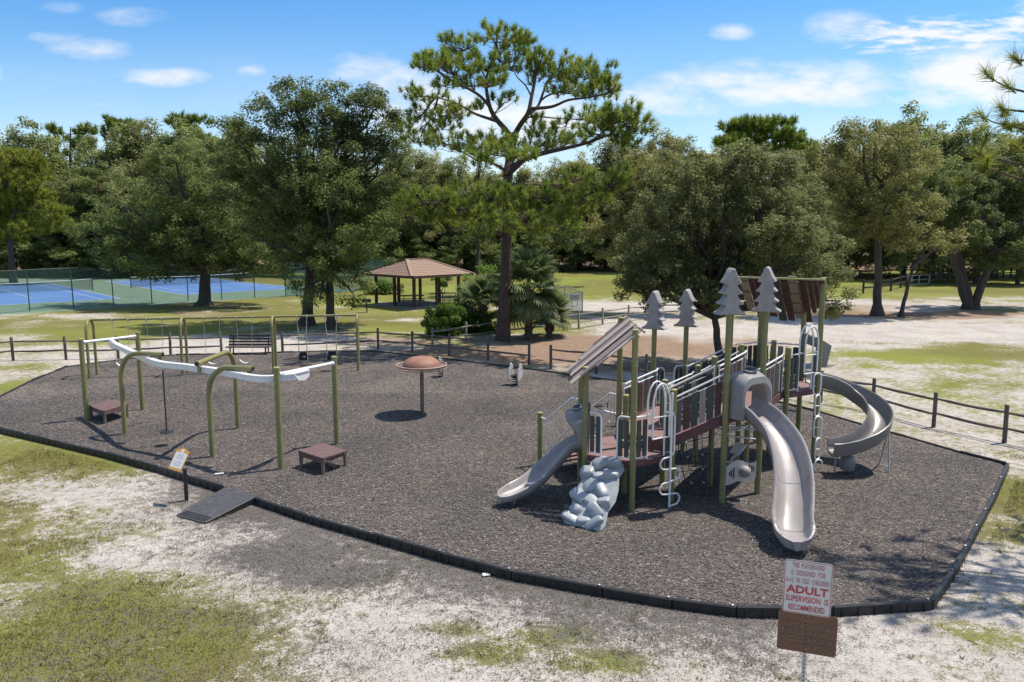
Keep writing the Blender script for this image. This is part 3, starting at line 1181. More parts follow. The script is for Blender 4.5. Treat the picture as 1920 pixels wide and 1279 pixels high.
# ------------------------------------------------------------------ black edging around the bed
def edging(name, pts, label, step=1.2):
    root = thing(name, label, 'edging', pts[0].copy())
    P_ = [Vector((pts[0].x, pts[0].y, 0))]
    for a, b in zip(pts[:-1], pts[1:]):
        P_ += resample([Vector((a.x, a.y, 0)), Vector((b.x, b.y, 0))], step)[1:]
    rnd = random.Random(4)
    for a, b in zip(P_[:-1], P_[1:]):
        d = (b - a).normalized()
        up = rnd.uniform(-.012, .012)
        a2, b2 = a + d * .003, b - d * .003
        mb = MB()
        mb.bar((a2.x, a2.y, -.07 + up), (b2.x, b2.y, -.07 + up + rnd.uniform(-.008, .008)), .075, .245, ch=.016)
        nrm = Vector((d.y, -d.x, 0))
        k = max(2, int((b2 - a2).length / .24))
        for i in range(k):                                   # moulded webs on the outer face
            p = a2.lerp(b2, (i + .5) / k) + nrm * .055
            mb.box((p.x, p.y, -.08 + up), (.022, .008, .17), Matrix.Rotation(math.atan2(d.y, d.x), 3, 'Z'))
        mb.build('edging_section', M_EDGE, root, bevel=None)
        pin = MB()
        pin.lathe([(.022, 0), (.022, .008), (.012, .012)], 8, (b2.x - d.x * .06, b2.y - d.y * .06, .066 + up))
        pin.build('stake_head', M_STEEL, root)
    return root


edging('bed_edging', B_LEFT, 'black plastic edging run from the far left corner to the entry ramp')
edging('bed_edging', B_FRONT + [B_BACK[0]], 'long black plastic edging curving along the near side from the ramp to the right corner')
edging('bed_edging', B_BACK + [B_LEFT[0]], 'black plastic edging along the far side in front of the rail fence')

# ------------------------------------------------------------------ entry ramp
a0, a1, b1, b0 = G(332, 968), G(384, 982), Vector((B_FRONT[0].x, B_FRONT[0].y, 0)), Vector((B_LEFT[-1].x, B_LEFT[-1].y, 0))
root = thing('entry_ramp', 'grey plastic ramp with dark side rails leading up into the chip bed', 'ramp', a0.copy())
zt, zb = .03, GZ + .02
mb = MB()
q = [Vector((a0.x, a0.y, zb)), Vector((a1.x, a1.y, zb)), Vector((b1.x, b1.y, zt)), Vector((b0.x, b0.y, zt))]
lip = (q[2] - q[1]).normalized() * .55
q2 = [q[3] + Vector((lip.x, lip.y, -.09)), q[2] + Vector((lip.x, lip.y, -.09))]
bot = [Vector((p.x, p.y, GZ - .05)) for p in q]
mb.add(q + bot, [(0, 1, 2, 3), (4, 7, 6, 5), (0, 4, 5, 1), (1, 5, 6, 2), (2, 6, 7, 3), (3, 7, 4, 0)])
mb.add([q[3], q[2], q2[1], q2[0]] + [p - Vector((0, 0, .03)) for p in (q[3], q[2], q2[1], q2[0])],
       [(0, 1, 2, 3), (4, 7, 6, 5), (1, 5, 6, 2), (2, 6, 7, 3), (0, 3, 7, 4)])
mb.build('ramp_plate', M_RAMP, root)
mb = MB()
e1 = (q[1] - q[0])
e2 = (q[3] - q[0])
ax = e1.normalized()
nrm = e1.cross(e2).normalized()
for i in range(5):
    for j in range(9):
        c = q[0] + e1 * ((i + .5) / 5) + e2 * (.2 + .78 * (j + .5) / 9) + nrm * .004
        ang = .8 if (i + j) % 2 else -.8
        d = (ax * math.cos(ang) + nrm.cross(ax) * math.sin(ang))
        mb.bar(c - d * .035, c + d * .035, .022, .014, up=nrm, ch=.004)
mb.build('tread_bumps', M_RAMP, root, kind='stuff')
mb = MB()
for j in range(4):
    c0 = q[0] + e2 * (.03 + .04 * j) + nrm * .004
    mb.bar(c0 + e1 * .04, c0 + e1 * .96, .02, .014, up=nrm)
mb.build('grip_strip', M_EDGE, root)
for p_, r_ in ((q[0], q[3]), (q[1], q[2])):
    mb = MB()
    mb.bar(p_ + Vector((0, 0, -.03)), r_ + Vector((0, 0, -.03)), .04, .09, ch=.012)
    mb.build('side_rail', M_EDGE, root)

# ------------------------------------------------------------------ split rail fences
def split_fence(pts, label, m, name='rail_fence', h=1.05, rails=(.42, .86), rr=.042, post=.062, gapless=True, seed=1):
    rnd = random.Random(seed)
    root = thing(name, label, 'fence', pts[0].copy())
    for p in pts:
        mb = MB()
        hh = h + rnd.uniform(-.04, .05)
        t = Vector((rnd.uniform(-.02, .02), rnd.uniform(-.02, .02), 0))
        mb.tube([p + Vector((0, 0, -.1)), p + Vector((0, 0, hh - .02)) + t, p + Vector((0, 0, hh)) + t],
                [post, post * .97, post * .8], 9)
        mb.build('post', m, root, smooth=50)
    for a, b in zip(pts[:-1], pts[1:]):
        d = (b - a)
        for z in rails:
            mb = MB()
            z1, z2 = z + rnd.uniform(-.03, .03), z + rnd.uniform(-.03, .03)
            P_ = []
            for i in range(6):
                t = i / 5
                P_.append(a + d * (-.01 + 1.02 * t) + Vector((rnd.uniform(-.01, .01), rnd.uniform(-.012, .012), z1 + (z2 - z1) * t - .02 * math.sin(math.pi * t) + rnd.uniform(-.008, .008))))
            mb.tube(P_, [rr * .7, rr, rr * rnd.uniform(.95, 1.15), rr, rr * rnd.uniform(.9, 1.1), rr * .7], 7)
            mb.build('rail', m, root, smooth=50)
    return root


GP = lambda *l: [G(*p) for p in l]
split_fence([Vector((-27.0, 32.6, GZ)), Vector((-24.5, 33.2, GZ))] + GP((25, 676), (124, 674), (222, 672), (320, 668), (416, 666)), 'weathered two-rail fence on the left ending at the park bench', M_FENCE, seed=2)
split_fence(GP((530, 663), (709, 655), (773, 660), (842, 667), (915, 675), (992, 684)), 'weathered two-rail fence between the bench and the gap below the tall pine', M_FENCE, seed=3)
fr = GP((1033, 692), (1118, 701), (1211, 716)) + [Vector((7.15, 28.4, GZ)), Vector((9.0, 27.3, GZ)), Vector((10.6, 26.0, GZ))] + GP((1636, 770), (1750, 801), (1883, 831)) + [Vector((15.2, 18.9, GZ)), Vector((17.0, 17.6, GZ))]
split_fence(fr, 'weathered two-rail fence running behind the towers to the right edge', M_FENCE, seed=4)
split_fence(GP((811, 655), (874, 643), (938, 634), (1038, 622), (1085, 616), (1130, 609), (1178, 602), (1232, 597), (1300, 593), (1372, 590)), 'paler two-rail fence behind the palm and the tall pine', M_FENCE2, seed=5)


# ------------------------------------------------------------------ the big play structure
root = PS = thing('play_structure', 'big olive and maroon play structure with slides and pine-shaped post tops', 'play structure', (4.5, 17.5, 0))
V2 = lambda x, y: Vector((x, y, 0))
A, B1, B2, C, F, E_, M1 = V2(2.48, 15.39), V2(1.55, 15.93), V2(1.55, 17.0), V2(2.48, 17.53), V2(3.43, 17.03), V2(3.41, 15.94), V2(2.48, 16.46)
H, P, I = V2(4.49, 15.88), V2(4.50, 16.95), V2(5.42, 16.43)
J, K, L_, S, H2, R_, M3 = V2(6.64, 18.33), V2(7.6, 18.88), V2(7.59, 19.98), V2(6.64, 20.5), V2(5.7, 19.98), V2(5.68, 18.9), V2(6.65, 19.42)
Q, G2, G1 = V2(4.58, 18.72), V2(4.5, 19.8), V2(3.58, 19.27)
D1, D1B, D2, DG = 1.05, 1.36, 1.86, 1.36
RP = .064


def up(v, z):
    return Vector((v.x, v.y, z))


def post(p, h, r=RP, cap=True, m=M_POST):
    mb = MB()
    mb.tube([up(p, -.2), up(p, h)], r, 16, mi=0)
    if cap:
        mb.lathe([(r + .003, h - .02), (r + .003, h + .006), (r * .7, h + .018)], 16, (p.x, p.y, 0), mi=1)
    for z in (h * .55, h * .8):
        mb.lathe([(r, z), (r + .004, z + .004), (r + .004, z + .03), (r, z + .034)], 16, (p.x, p.y, 0), mi=0)
    return mb.build('post', [m, M_POSTCAP], root, smooth=40)


for p, h in ((A, 3.78), (B1, 2.92), (B2, 2.92), (C, 3.78), (F, 2.43), (E_, 2.44), (M1, 2.21), (H, 4.1), (P, 2.97), (I, 4.1), (J, 2.96), (K, 4.6), (L_, 3.8),
             (S, 3.8), (H2, 4.6), (R_, 2.95), (M3, 2.97), (Q, 2.46), (G2, 3.36), (G1, 3.36)):
    post(p, h)


def deck(poly, z, name='deck'):
    c = sum(poly, Vector()) / len(poly)
    pl = [(c + (p - c) * .97) for p in poly]
    mb = MB()
    mb.prism([(p.x, p.y) for p in pl], z - .03, z)
    o = mb.build(name, M_DECK, root)
    rim = MB()
    for a, b in zip(pl, pl[1:] + pl[:1]):
        rim.bar(up(a, z - .075), up(b, z - .075), .035, .13, ch=.006)
    rim.build('deck_edge', M_MAROON, o)
    bl = MB()
    for a, b in zip(pl, pl[1:] + pl[:1]):
        n = (b - a).normalized().cross(Vector((0, 0, 1)))
        for t in (.22, .78):
            q_ = up(a.lerp(b, t), z - .075) + n * .02
            bl.tube([q_, q_ + n * .012], .014, 6)
    bl.build('bolt_head', M_STEEL, o)
    # slots moulded through the deck surface, drawn as shallow strips
    return o


deck([A, E_, M1], D1)
deck([A, M1, B1], D1)
deck([B1, M1, B2], D1)
deck([B2, M1, C], D1)
deck([M1, E_, F], D1B, 'step_deck')
deck([M1, F, C], D1B, 'step_deck')
deck([H, I, P], D2)
for t3 in ((J, K, M3), (K, L_, M3), (L_, S, M3), (S, H2, M3), (H2, R_, M3), (R_, J, M3)):
    deck(list(t3), D2)
deck([G1, Q, G2], DG)
mb = MB()
for a, b in ((M1, E_), (M1, C)):
    mb.bar(up(a.lerp(b, .06), (D1 + D1B) / 2 - .03), up(a.lerp(b, .94), (D1 + D1B) / 2 - .03), .02, .2)
mb.build('step_riser', M_MAROON, root)

PLM = [M_PLANKP, M_PLANKM, M_PLANKG, M_PLANKT, M_PLANKG, M_PLANKM, M_PLANKP, M_PLANKG]


def pipe(pts, r=.021, name='pipe', par=None, n=8, sm=True):
    mb = MB()
    mb.tube(pts, r, n)
    return mb.build(name, M_WHITE, par or root, smooth=60)


def barrier(a, b, z, t0, t1, n, mats=None, hgt=.92, round_at=None):
    """short guard of upright planks in a white pipe frame, between t0..t1 of the edge a-b"""
    p, q = a.lerp(b, t0), a.lerp(b, t1)
    d = (q - p)
    dn = d.normalized()
    mb = MB()
    top, bot_ = z + hgt, z + .06
    if round_at == 1:
        path = [up(p, top), up(p + d * .75, top), up(p + d * .93, top - .04), up(q, top - .14), up(q, z - .04)]
    elif round_at == 0:
        path = [up(q, top), up(q - d * .75, top), up(q - d * .93, top - .04), up(p, top - .14), up(p, z - .04)]
    else:
        path = [up(p, top), up(q, top)]
    mb.tube(path, .02, 8)
    mb.tube([up(p, bot_), up(q, bot_)], .014, 6)
    mb.tube([up(p, z + .42), up(q, z + .42)], .012, 6)
    o = mb.build('guard_frame', M_WHITE, root, smooth=60)
    w = d.length / n
    for i in range(n):
        c = p + dn * w * (i + .5)
        k = MB()
        m_ = (mats or [M_PLANKG])[i % len(mats or [1])]
        k.box((c.x, c.y, z + .07 + (hgt - .14) / 2), (w * .72, .035, hgt - .14), Matrix.Rotation(math.atan2(dn.y, dn.x), 3, 'Z'), ch=.01)
        k.build('plank', m_, o)
    return o


def arch(a, b, z, h=1.62, t0=.34, t1=.78):
    """entry arch of two bent pipes standing on a deck edge"""
    p, q = a.lerp(b, t0), a.lerp(b, t1)
    n = (b - a).normalized().cross(Vector((0, 0, 1)))
    mb = MB()
    for off, hh, ins in ((0.0, h, 0), (.16, h - .02, .03)):
        pp, qq = p + n * off + (q - p) * ins, q + n * off - (q - p) * ins
        mid = (pp + qq) / 2
        zb = z if off == 0 else z + .45
        pts = [up(pp, zb)]
        for k in range(9):
            ang = math.pi * (1 - k / 8)
            r_ = (qq - pp).length / 2
            pts.append(up(mid + (qq - pp).normalized() * math.cos(ang) * r_ * (1 if k in (0, 8) else .98), z + hh - .42 + .42 * math.sin(ang)))
        pts.append(up(qq, zb))
        if off:
            pts.append(up(pp, zb))
        mb.tube(pts, .021, 8)
    mb.tube([up(p, z + .95), up(p + n * .16, z + .95)], .015, 6)
    mb.tube([up(q, z + .95), up(q + n * .16, z + .95)], .015, 6)
    mb.tube([up(p + n * .16, z + .9), up(q + n * .16, z + .9)], .015, 6)
    return mb.build('entry_arch', M_WHITE, root, smooth=60)


# hexagonal low tower
barrier(A, E_, D1, .07, .36, 2)
barrier(A, E_, D1, .78, .93, 1)
arch(A, E_, D1)
barrier(B1, A, D1, .09, .34, 2, round_at=1)
barrier(B1, A, D1, .68, .93, 2, round_at=0)
barrier(C, B2, D1, .75, .93, 1, round_at=0, mats=[M_PLANKG])
barrier(F, C, D1B, .02, .1, 1)
# high tower
barrier(J, K, D2, .08, .36, 2)
barrier(J, K, D2, .80, .93, 1)
arch(J, K, D2)
barrier(L_, S, D2, .06, .94, 5, mats=[M_PLANKG, M_PLANKG, M_PLANKT])
barrier(S, H2, D2, .06, .94, 5)
barrier(K, L_, D2, .04, .20, 1, hgt=1.25)
barrier(K, L_, D2, .80, .96, 1, hgt=1.25)
barrier(G1, G2, DG, .06, .34, 2, round_at=1)
barrier(G1, G2, DG, .66, .94, 2, round_at=0)


def bridge(a0, b0, a1, b1, z0, z1, name, steps=0, seed=1, npl=7, rails=(True, True)):
    """ramp or bridge from edge a0-b0 to edge a1-b1 with a plank railing on each side"""
    rnd = random.Random(seed)
    ins = .1
    def edge(a, b):
        d = (b - a) * ins
        return a + d, b - d
    pa0, pb0 = edge(a0, b0)
    pa1, pb1 = edge(a1, b1)
    br = MB()
    v = [up(pa0, z0), up(pb0, z0), up(pb1, z1), up(pa1, z1)]
    lo = [p - Vector((0, 0, .05)) for p in v]
    br.add(v + lo, [(0, 1, 2, 3), (4, 7, 6, 5), (0, 4, 5, 1), (1, 5, 6, 2), (2, 6, 7, 3), (3, 7, 4, 0)])
    o = br.build(name, M_DECK, root)
    for k, (s, e) in enumerate(((pa0, pa1), (pb0, pb1))):
        st = MB()
        st.bar(up(s, z0 - .06), up(e, z1 - .06), .05, .19, ch=.008)
        st.build('stringer', M_MAROON, o)
        if not rails[k]:
            continue
        d = e - s
        fr_ = MB()
        fr_.tube([up(s, z0 + .93), up(s + d * .03, z0 + .90), up(s + d * .97, z1 + .92), up(e, z1 + .95)], .022, 8)
        fr_.tube([up(s, z0 + .80), up(e, z1 + .80)], .012, 6)
        for zz in (.14, .34, .56):
            fr_.tube([up(s, z0 + zz), up(e, z1 + zz)], .010, 6)
        fr_.tube([up(s + d * .02, z0 - .02), up(s + d * .02, z0 + .91)], .018, 6)
        fr_.tube([up(s + d * .98, z1 - .02), up(s + d * .98, z1 + .93)], .018, 6)
        fr_.build('railing_frame', M_WHITE, o, smooth=60)
        dn = d.normalized()
        yaw = math.atan2(dn.y, dn.x)
        n = npl
        order = PLM[seed % 3:] + PLM[:seed % 3]
        for i in range(n):
            t = .05 + .90 * (i + .5) / n
            c = s + d * t
            zz = z0 + (z1 - z0) * t
            wd = d.length * .9 / n * rnd.choice((.66, .8, .9))
            lo_, hi_ = rnd.uniform(.07, .10), rnd.uniform(.76, .82)
            sl = (z1 - z0) / d.length
            hw = wd / 2
            pk = MB()
            th = dn.cross(Vector((0, 0, 1))) * .018
            pts = []
            for side in (-1, 1):
                for (u_, w_) in ((-hw, lo_ - hw * sl), (hw, lo_ + hw * sl), (hw, hi_ + hw * sl), (-hw, hi_ - hw * sl)):
                    pts.append(up(c + dn * u_, zz + w_) + th * side)
            pk.add(pts, [(0, 1, 2, 3), (4, 7, 6, 5), (0, 4, 5, 1), (1, 5, 6, 2), (2, 6, 7, 3), (3, 7, 4, 0)])
            pk.build('plank', order[i % len(order)], o, bevel=.006)
    return o


bridge(E_, F, H, P, D1B - .02, D2 - .02, 'plank_ramp', seed=3, npl=6)
bridge(I, P, J, R_, D2, D2, 'plank_bridge', seed=1, npl=12)
bridge(Q, G2, R_, H2, DG, D2 - .02, 'plank_ramp', seed=2, npl=6)
bridge(F, C, Q, G1, D1B - .02, DG - .02, 'plank_bridge', seed=4, npl=10)


# roofs of loose planks on the two towers
def plank_roof(c, e1, e2, dz, seed, rmats):
    """c centre of the hexagon, e1 uphill, e2 along the ridge"""
    rnd = random.Random(seed)
    sl = .83
    zmid = 3.62 + dz

    def pt(u, v, w=0):
        n = (Vector((0, 0, 1)) - e1 * sl).normalized()
        return Vector((c.x, c.y, 0)) + e1 * u + e2 * v + Vector((0, 0, zmid + u * sl)) + n * w
    fr_ = MB()
    for u in (-.95, -.62, -.3, .05):
        half = 1.08 - max(0, -u - .0) * .5
        fr_.tube([pt(u, -half, -.035), pt(u, half, -.035)], .013, 8)
    for v in (-.53, .53):
        fr_.tube([pt(-1.0, v, -.06), pt(.12, v, -.06)], .025, 8)
    fr_.build('roof_frame', M_MAROON, root, smooth=60)
    rb = MB()
    rb.tube([pt(.16, -1.16, -.01), pt(.16, 1.16, -.01)], .026, 8)
    rb.build('roof_ridge_pipe', M_POSTCAP, root, smooth=60)
    o = fr_
    rf = root
    mats = rmats
    v = -1.13
    i = 0
    n = (Vector((0, 0, 1)) - e1 * sl).normalized()
    holder = None
    while v < 1.1:
        w = rnd.choice((.11, .14, .17, .20))
        vc = v + w / 2
        lo = -1.22 if abs(vc) < .62 else -1.22 + (abs(vc) - .62) * 1.6
        lo += rnd.uniform(-.10, .07)
        hi = .13 + rnd.uniform(-.02, .06)
        lift = rnd.choice((0, .02, .045))
        pk = MB()
        p0, p1 = pt(lo, vc, lift), pt(hi, vc, lift)
        pk.bar(p0, p1, w, .035, up=n, ch=.008)
        pk.build('roof_plank', mats[(i * 5 + seed) % 6], root)
        v += w + rnd.uniform(.01, .035)
        i += 1


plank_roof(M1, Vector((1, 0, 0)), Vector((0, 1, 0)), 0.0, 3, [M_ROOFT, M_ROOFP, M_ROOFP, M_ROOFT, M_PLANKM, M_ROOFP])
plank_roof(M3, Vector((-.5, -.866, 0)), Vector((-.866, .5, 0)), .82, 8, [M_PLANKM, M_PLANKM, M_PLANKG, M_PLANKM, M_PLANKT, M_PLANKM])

# pine-shaped post toppers
TP = [(0.0, .96), (.045, .93), (.085, .84), (.13, .75), (.185, .675), (.19, .655), (.165, .64), (.115, .635), (.10, .615), (.135, .54), (.18, .485), (.215, .46),
      (.218, .44), (.19, .425), (.135, .42), (.118, .40), (.155, .32), (.205, .265), (.25, .24), (.252, .22), (.225, .205), (.16, .20), (.14, .18),
      (.18, .11), (.24, .055), (.305, .025), (.308, .005), (.28, -.005), (.0, -.005)]


def topper(p, z, yaw, s=1.0, ribs=False):
    mb = MB()
    prof = [(x, zz) for x, zz in TP]
    ring = prof[:-1] + [(-x, zz) for x, zz in reversed(prof[1:-1])]
    k = len(ring)
    M = Matrix.Rotation(yaw, 3, 'Z')
    layers = []
    for (y, sc) in ((-.15, .90), (-.12, 1.0), (.12, 1.0), (.15, .90)):
        layers.append([M @ Vector((x * s * (sc if abs(x) > .02 else 1), y * s, (zz - .48) * s * (1 - (1 - sc) * .5) + .48 * s)) + up(p, z) for x, zz in ring])
    vs = [v for l in layers for v in l]
    fs = []
    for j in range(3):
        for i in range(k):
            fs.append((j * k + i, j * k + (i + 1) % k, (j + 1) * k + (i + 1) % k, (j + 1) * k + i))
    # side strips triangulated symmetrically: front and back caps
    h = len(prof) - 1
    for base, fl in ((0, False), (3 * k, True)):
        for i in range(h - 1):
            a, b = i, i + 1
            a2, b2 = (k - i) % k, k - i - 1
            f = [a, b, b2, a2] if a != a2 else [a, b, b2]
            f = [base + t for t in f]
            fs.append(tuple(f if not fl else f[::-1]))
    mb.add(vs, fs)
    o = mb.build('tree_topper', M_TOPPER, root, smooth=45)
    bm = bmesh.new()
    bm.from_mesh(o.data)
    bmesh.ops.recalc_face_normals(bm, faces=bm.faces)
    bm.to_mesh(o.data)
    bm.free()
    return o


topper(H, 4.04, R(4))
topper(I, 4.04, R(-24))
topper(G1, 3.30, R(-32))
topper(G2, 3.30, R(-28))


# slides
def slide(path, name, mtl, w=.30, side=.28, lip=True, bank=None, par=None, nseg=7, seams=()):
    P_ = catmull(path, nseg * 2)
    prof = [(-.30, .30), (-.275, .14), (-.20, .035), (-.09, .004), (.09, .004), (.20, .035), (.275, .14), (.30, .30),
            (.335, .325), (.365, .31), (.37, .275), (.345, .12), (.25, -.045), (.1, -.07), (-.1, -.07), (-.25, -.045), (-.345, .12), (-.37, .275), (-.365, .31), (-.335, .325)]
    k = len(prof)
    vs, fs = [], []
    n = len(P_)
    tot = sum((P_[i + 1] - P_[i]).length for i in range(n - 1))
    s_acc = 0
    for i, p in enumerate(P_):
        t = P_[min(i + 1, n - 1)] - P_[max(i - 1, 0)]
        th = Vector((t.x, t.y, 0)).normalized()
        lat = Vector((th.y, -th.x, 0))
        t.normalize()
        upv = lat.cross(t)
        if upv.z < 0:
            upv = -upv
        upv = (upv + Vector((0, 0, .6))).normalized()
        if i:
            s_acc += (p - P_[i - 1]).length
        rem = tot - s_acc
        ws, hs = w / .30, side / .28
        if lip and rem < .46:
            f = rem / .46
            ws *= max(.03, 1 - (1 - f) ** 2.6) ** .46
            hs *= .38 + .62 * f ** .8
        bk = bank[min(len(bank) - 1, int(i / n * len(bank)))] if bank else 0
        g = 0.0
        if lip and rem < .16:
            g = (1 - rem / .16) ** 2
        for (x, y) in prof:
            yy = y * hs if y > 0 else y
            if g and y >= 0:
                yy += (.30 * hs - yy) * g
            vs.append(p + lat * x * ws + upv * (yy + bk * x))
    for i in range(n - 1):
        for j in range(k):
            fs.append((i * k + j, i * k + (j + 1) % k, (i + 1) * k + (j + 1) % k, (i + 1) * k + j))
    if lip:                                                  # rounded bowl at the foot
        b = (n - 1) * k
        pe = P_[-1] + (P_[-1] - P_[-2]).normalized() * .05
        for j in range(8):
            pass
        fs.append(tuple(b + j for j in range(k - 1, -1, -1)))
    else:
        b = (n - 1) * k
        fs.append(tuple(b + j for j in range(k - 1, -1, -1)))
    fs.append(tuple(range(k)))
    mb = MB()
    mb.add(vs, fs)
    o = mb.build(name, mtl, par or root, smooth=50)
    for t_ in seams:                                         # joints between moulded sections
        i = int(t_ * (n - 1))
        sv = []
        c_ = sum((vs[i * k + j] for j in range(8)), Vector()) / 8
        fw = (P_[i + 1] - P_[i]).normalized() * .008
        for j in range(9):
            q_ = vs[i * k + j]
            q_ = q_ + Vector((0, 0, .004)) + (c_ - q_).normalized() * .003
            sv += [q_ - fw, q_ + fw]
        sm = MB()
        sm.add(sv, [(2 * j, 2 * j + 2, 2 * j + 3, 2 * j + 1) for j in range(8)])
        sm.build('seam', M_HOOD, o)
    bm = bmesh.new()
    bm.from_mesh(o.data)
    bmesh.ops.recalc_face_normals(bm, faces=bm.faces)
    bm.to_mesh(o.data)
    bm.free()
    return o, P_


def hood(a, b, z, h=1.06, depth=.42, open_w=.335, name='slide_hood', slant=False):
    """moulded plastic arch over a slide mouth on edge a-b"""
    mid = (a + b) / 2
    x = (b - a).normalized()
    n = x.cross(Vector((0, 0, 1)))
    hw = (b - a).length / 2 - .085

    def ring(wd, ht, corner, q, sh=1.0):
        pts = [(-wd, 0), (-wd, ht * .35), (-wd, ht - corner)]
        for k in range(1, 6):
            an = math.pi / 2 * k / 6
            pts.append((-wd + corner * (1 - math.cos(an)), ht - corner + corner * math.sin(an)))
        for k in range(5, 0, -1):
            an = math.pi / 2 * k / 6
            pts.append((wd - corner * (1 - math.cos(an)), ht - corner + corner * math.sin(an)))
        pts += [(wd, ht - corner), (wd, ht * .35), (wd, 0)]
        return [up(mid, z - .02 + zz) + x * xx + n * (q * (min(1, .05 + zz / ht) ** 1.6 if slant and q > .05 else 1)) for xx, zz in pts]
    r0 = ring(hw, h * .94, .30, -.10)
    r1 = ring(hw, h, .30, .06)
    r2 = ring(hw * .96, h * .90, .34, depth)
    r3 = ring(open_w * 1.14, h * .76, .28, depth + .02)
    r4 = ring(open_w, h * .72, .27, depth - .03)
    r5 = ring(open_w, h * .72, .27, -.10)
    rings = [r0, r1, r2, r3, r4, r5]
    k = len(r0)
    vs = [v for r_ in rings for v in r_]
    fs = []
    for j in range(len(rings)):
        j2 = (j + 1) % len(rings)
        for i in range(k - 1):
            fs.append((j * k + i, j * k + i + 1, j2 * k + i + 1, j2 * k + i))
        fs_end = None
    fs.append(tuple(j * k for j in range(len(rings))))
    fs.append(tuple(j * k + k - 1 for j in reversed(range(len(rings)))))
    mb = MB()
    mb.add(vs, fs)
    o = mb.build(name, M_HOOD, root, smooth=40)
    bm = bmesh.new()
    bm.from_mesh(o.data)
    bmesh.ops.recalc_face_normals(bm, faces=bm.faces)
    bm.to_mesh(o.data)
    bm.free()
    # raised hand hold on the crown
    hh = MB()
    pts = []
    for k_ in range(14):
        an = 2 * math.pi * k_ / 14
        pts.append(up(mid, z + h - .005) + x * .16 * math.cos(an) + n * (.12 + .09 * math.sin(an)) + Vector((0, 0, -.04 * math.sin(an))))
    hh.tube(pts, .022, 8, closed=True)
    hh.build('hand_hold', M_HOOD, o, smooth=60)
    hp = MB()
    hp.prism([(p.x, p.y) for p in pts], 0, .006)
    hp.v = [(v[0], v[1], v[2] + z + h + .005) for v in hp.v]
    hp.build('hand_hold_well', M_BLACK, o)
    return o


hood(H, I, D2, 1.0, .36)
mid = (H + I) / 2
slide([up(mid, 1.89) + Vector((-.02, .05, 0)), (5.11, 15.9, 1.86), (5.26, 15.58, 1.73), (5.42, 15.15, 1.45), (5.46, 14.72, 1.12), (5.40, 14.3, .78), (5.28, 13.92, .50), (5.15, 13.58, .31), (5.08, 13.28, .24), (5.04, 12.98, .22)],
      'slide', M_SLIDE, w=.30, side=.26, seams=(.22, .52, .80))
hood(B2, B1, D1 + .04, .86, .36, slant=True)
sl2, _ = slide([(1.62, 16.46, D1 + .03), (1.36, 16.46, D1), (1.12, 16.42, .87), (.86, 16.31, .64), (.62, 16.17, .44), (.36, 15.98, .29), (.12, 15.79, .22), (-.12, 15.60, .20), (-.26, 15.48, .20)], 'slide', M_SLIDE, w=.22, side=.16, seams=(.45,))
mb = MB()
mb.tube([(.05, 15.75, .2), (.05, 15.75, -.1)], .025, 8)
mb.build('slide_foot', M_STEEL, sl2, smooth=60)
sp = []
sp_path = [(7.58, 19.43, D2 + .02), (7.9, 19.43, D2 - .03), (8.28, 19.40, 1.72), (8.66, 19.24, 1.54), (8.93, 18.9, 1.35), (8.99, 18.5, 1.15), (8.84, 18.15, .94), (8.54, 17.93, .75), (8.15, 17.84, .60), (7.82, 17.84, .52), (7.6, 17.86, .50)]
ss, _ = slide(sp_path, 'spiral_slide', M_SLIDE2, w=.24, side=.26, lip=False, nseg=7, seams=(.3, .62))
hood_panel = MB()
n_out = Vector((1, 0, 0))
for (yy, w_) in ((18.99, .10), (19.87, .10)):
    hood_panel.box((7.60, yy, D2 + .62), (.08, w_, 1.24), ch=.02)
hood_panel.box((7.60, 19.43, D2 + 1.12), (.08, .78, .26), ch=.03)
hood_panel.add([Vector((7.62, 19.0, D2 + .5)), Vector((7.62, 19.0, D2 + 1.25)), Vector((7.95, 19.0, D2 + 1.05)), Vector((7.85, 19.0, D2 + .5)),
                Vector((7.62, 19.04, D2 + .5)), Vector((7.62, 19.04, D2 + 1.25)), Vector((7.95, 19.04, D2 + 1.05)), Vector((7.85, 19.04, D2 + .5))],
               [(0, 1, 2, 3), (7, 6, 5, 4), (0, 4, 5, 1), (1, 5, 6, 2), (2, 6, 7, 3), (3, 7, 4, 0)])
hood_panel.build('slide_entry_panel', M_HOOD, root, bevel=.01)
mb = MB()
top = Vector((9.16, 18.28, 1.02))
for q_ in ((9.14, 18.62), (9.02, 17.86)):
    mb.tube([top, (q_[0], q_[1], -.05)], .017, 8)
mb.tube([(7.78, 17.95, .4), (7.76, 17.97, -.05)], .022, 8)
mb.tube([(9.14, 18.62, .0), (8.95, 18.62, .0)], .012, 6)
mb.build('slide_leg', M_STEEL, ss, smooth=60)
mb = MB()
mb.lathe([(.05, 0), (.16, .02), (.18, .16), (.14, .36), (.05, .42)], 14, (8.05, 17.95, .05))
mb.build('slide_foot', M_SLIDE2, ss, smooth=50)

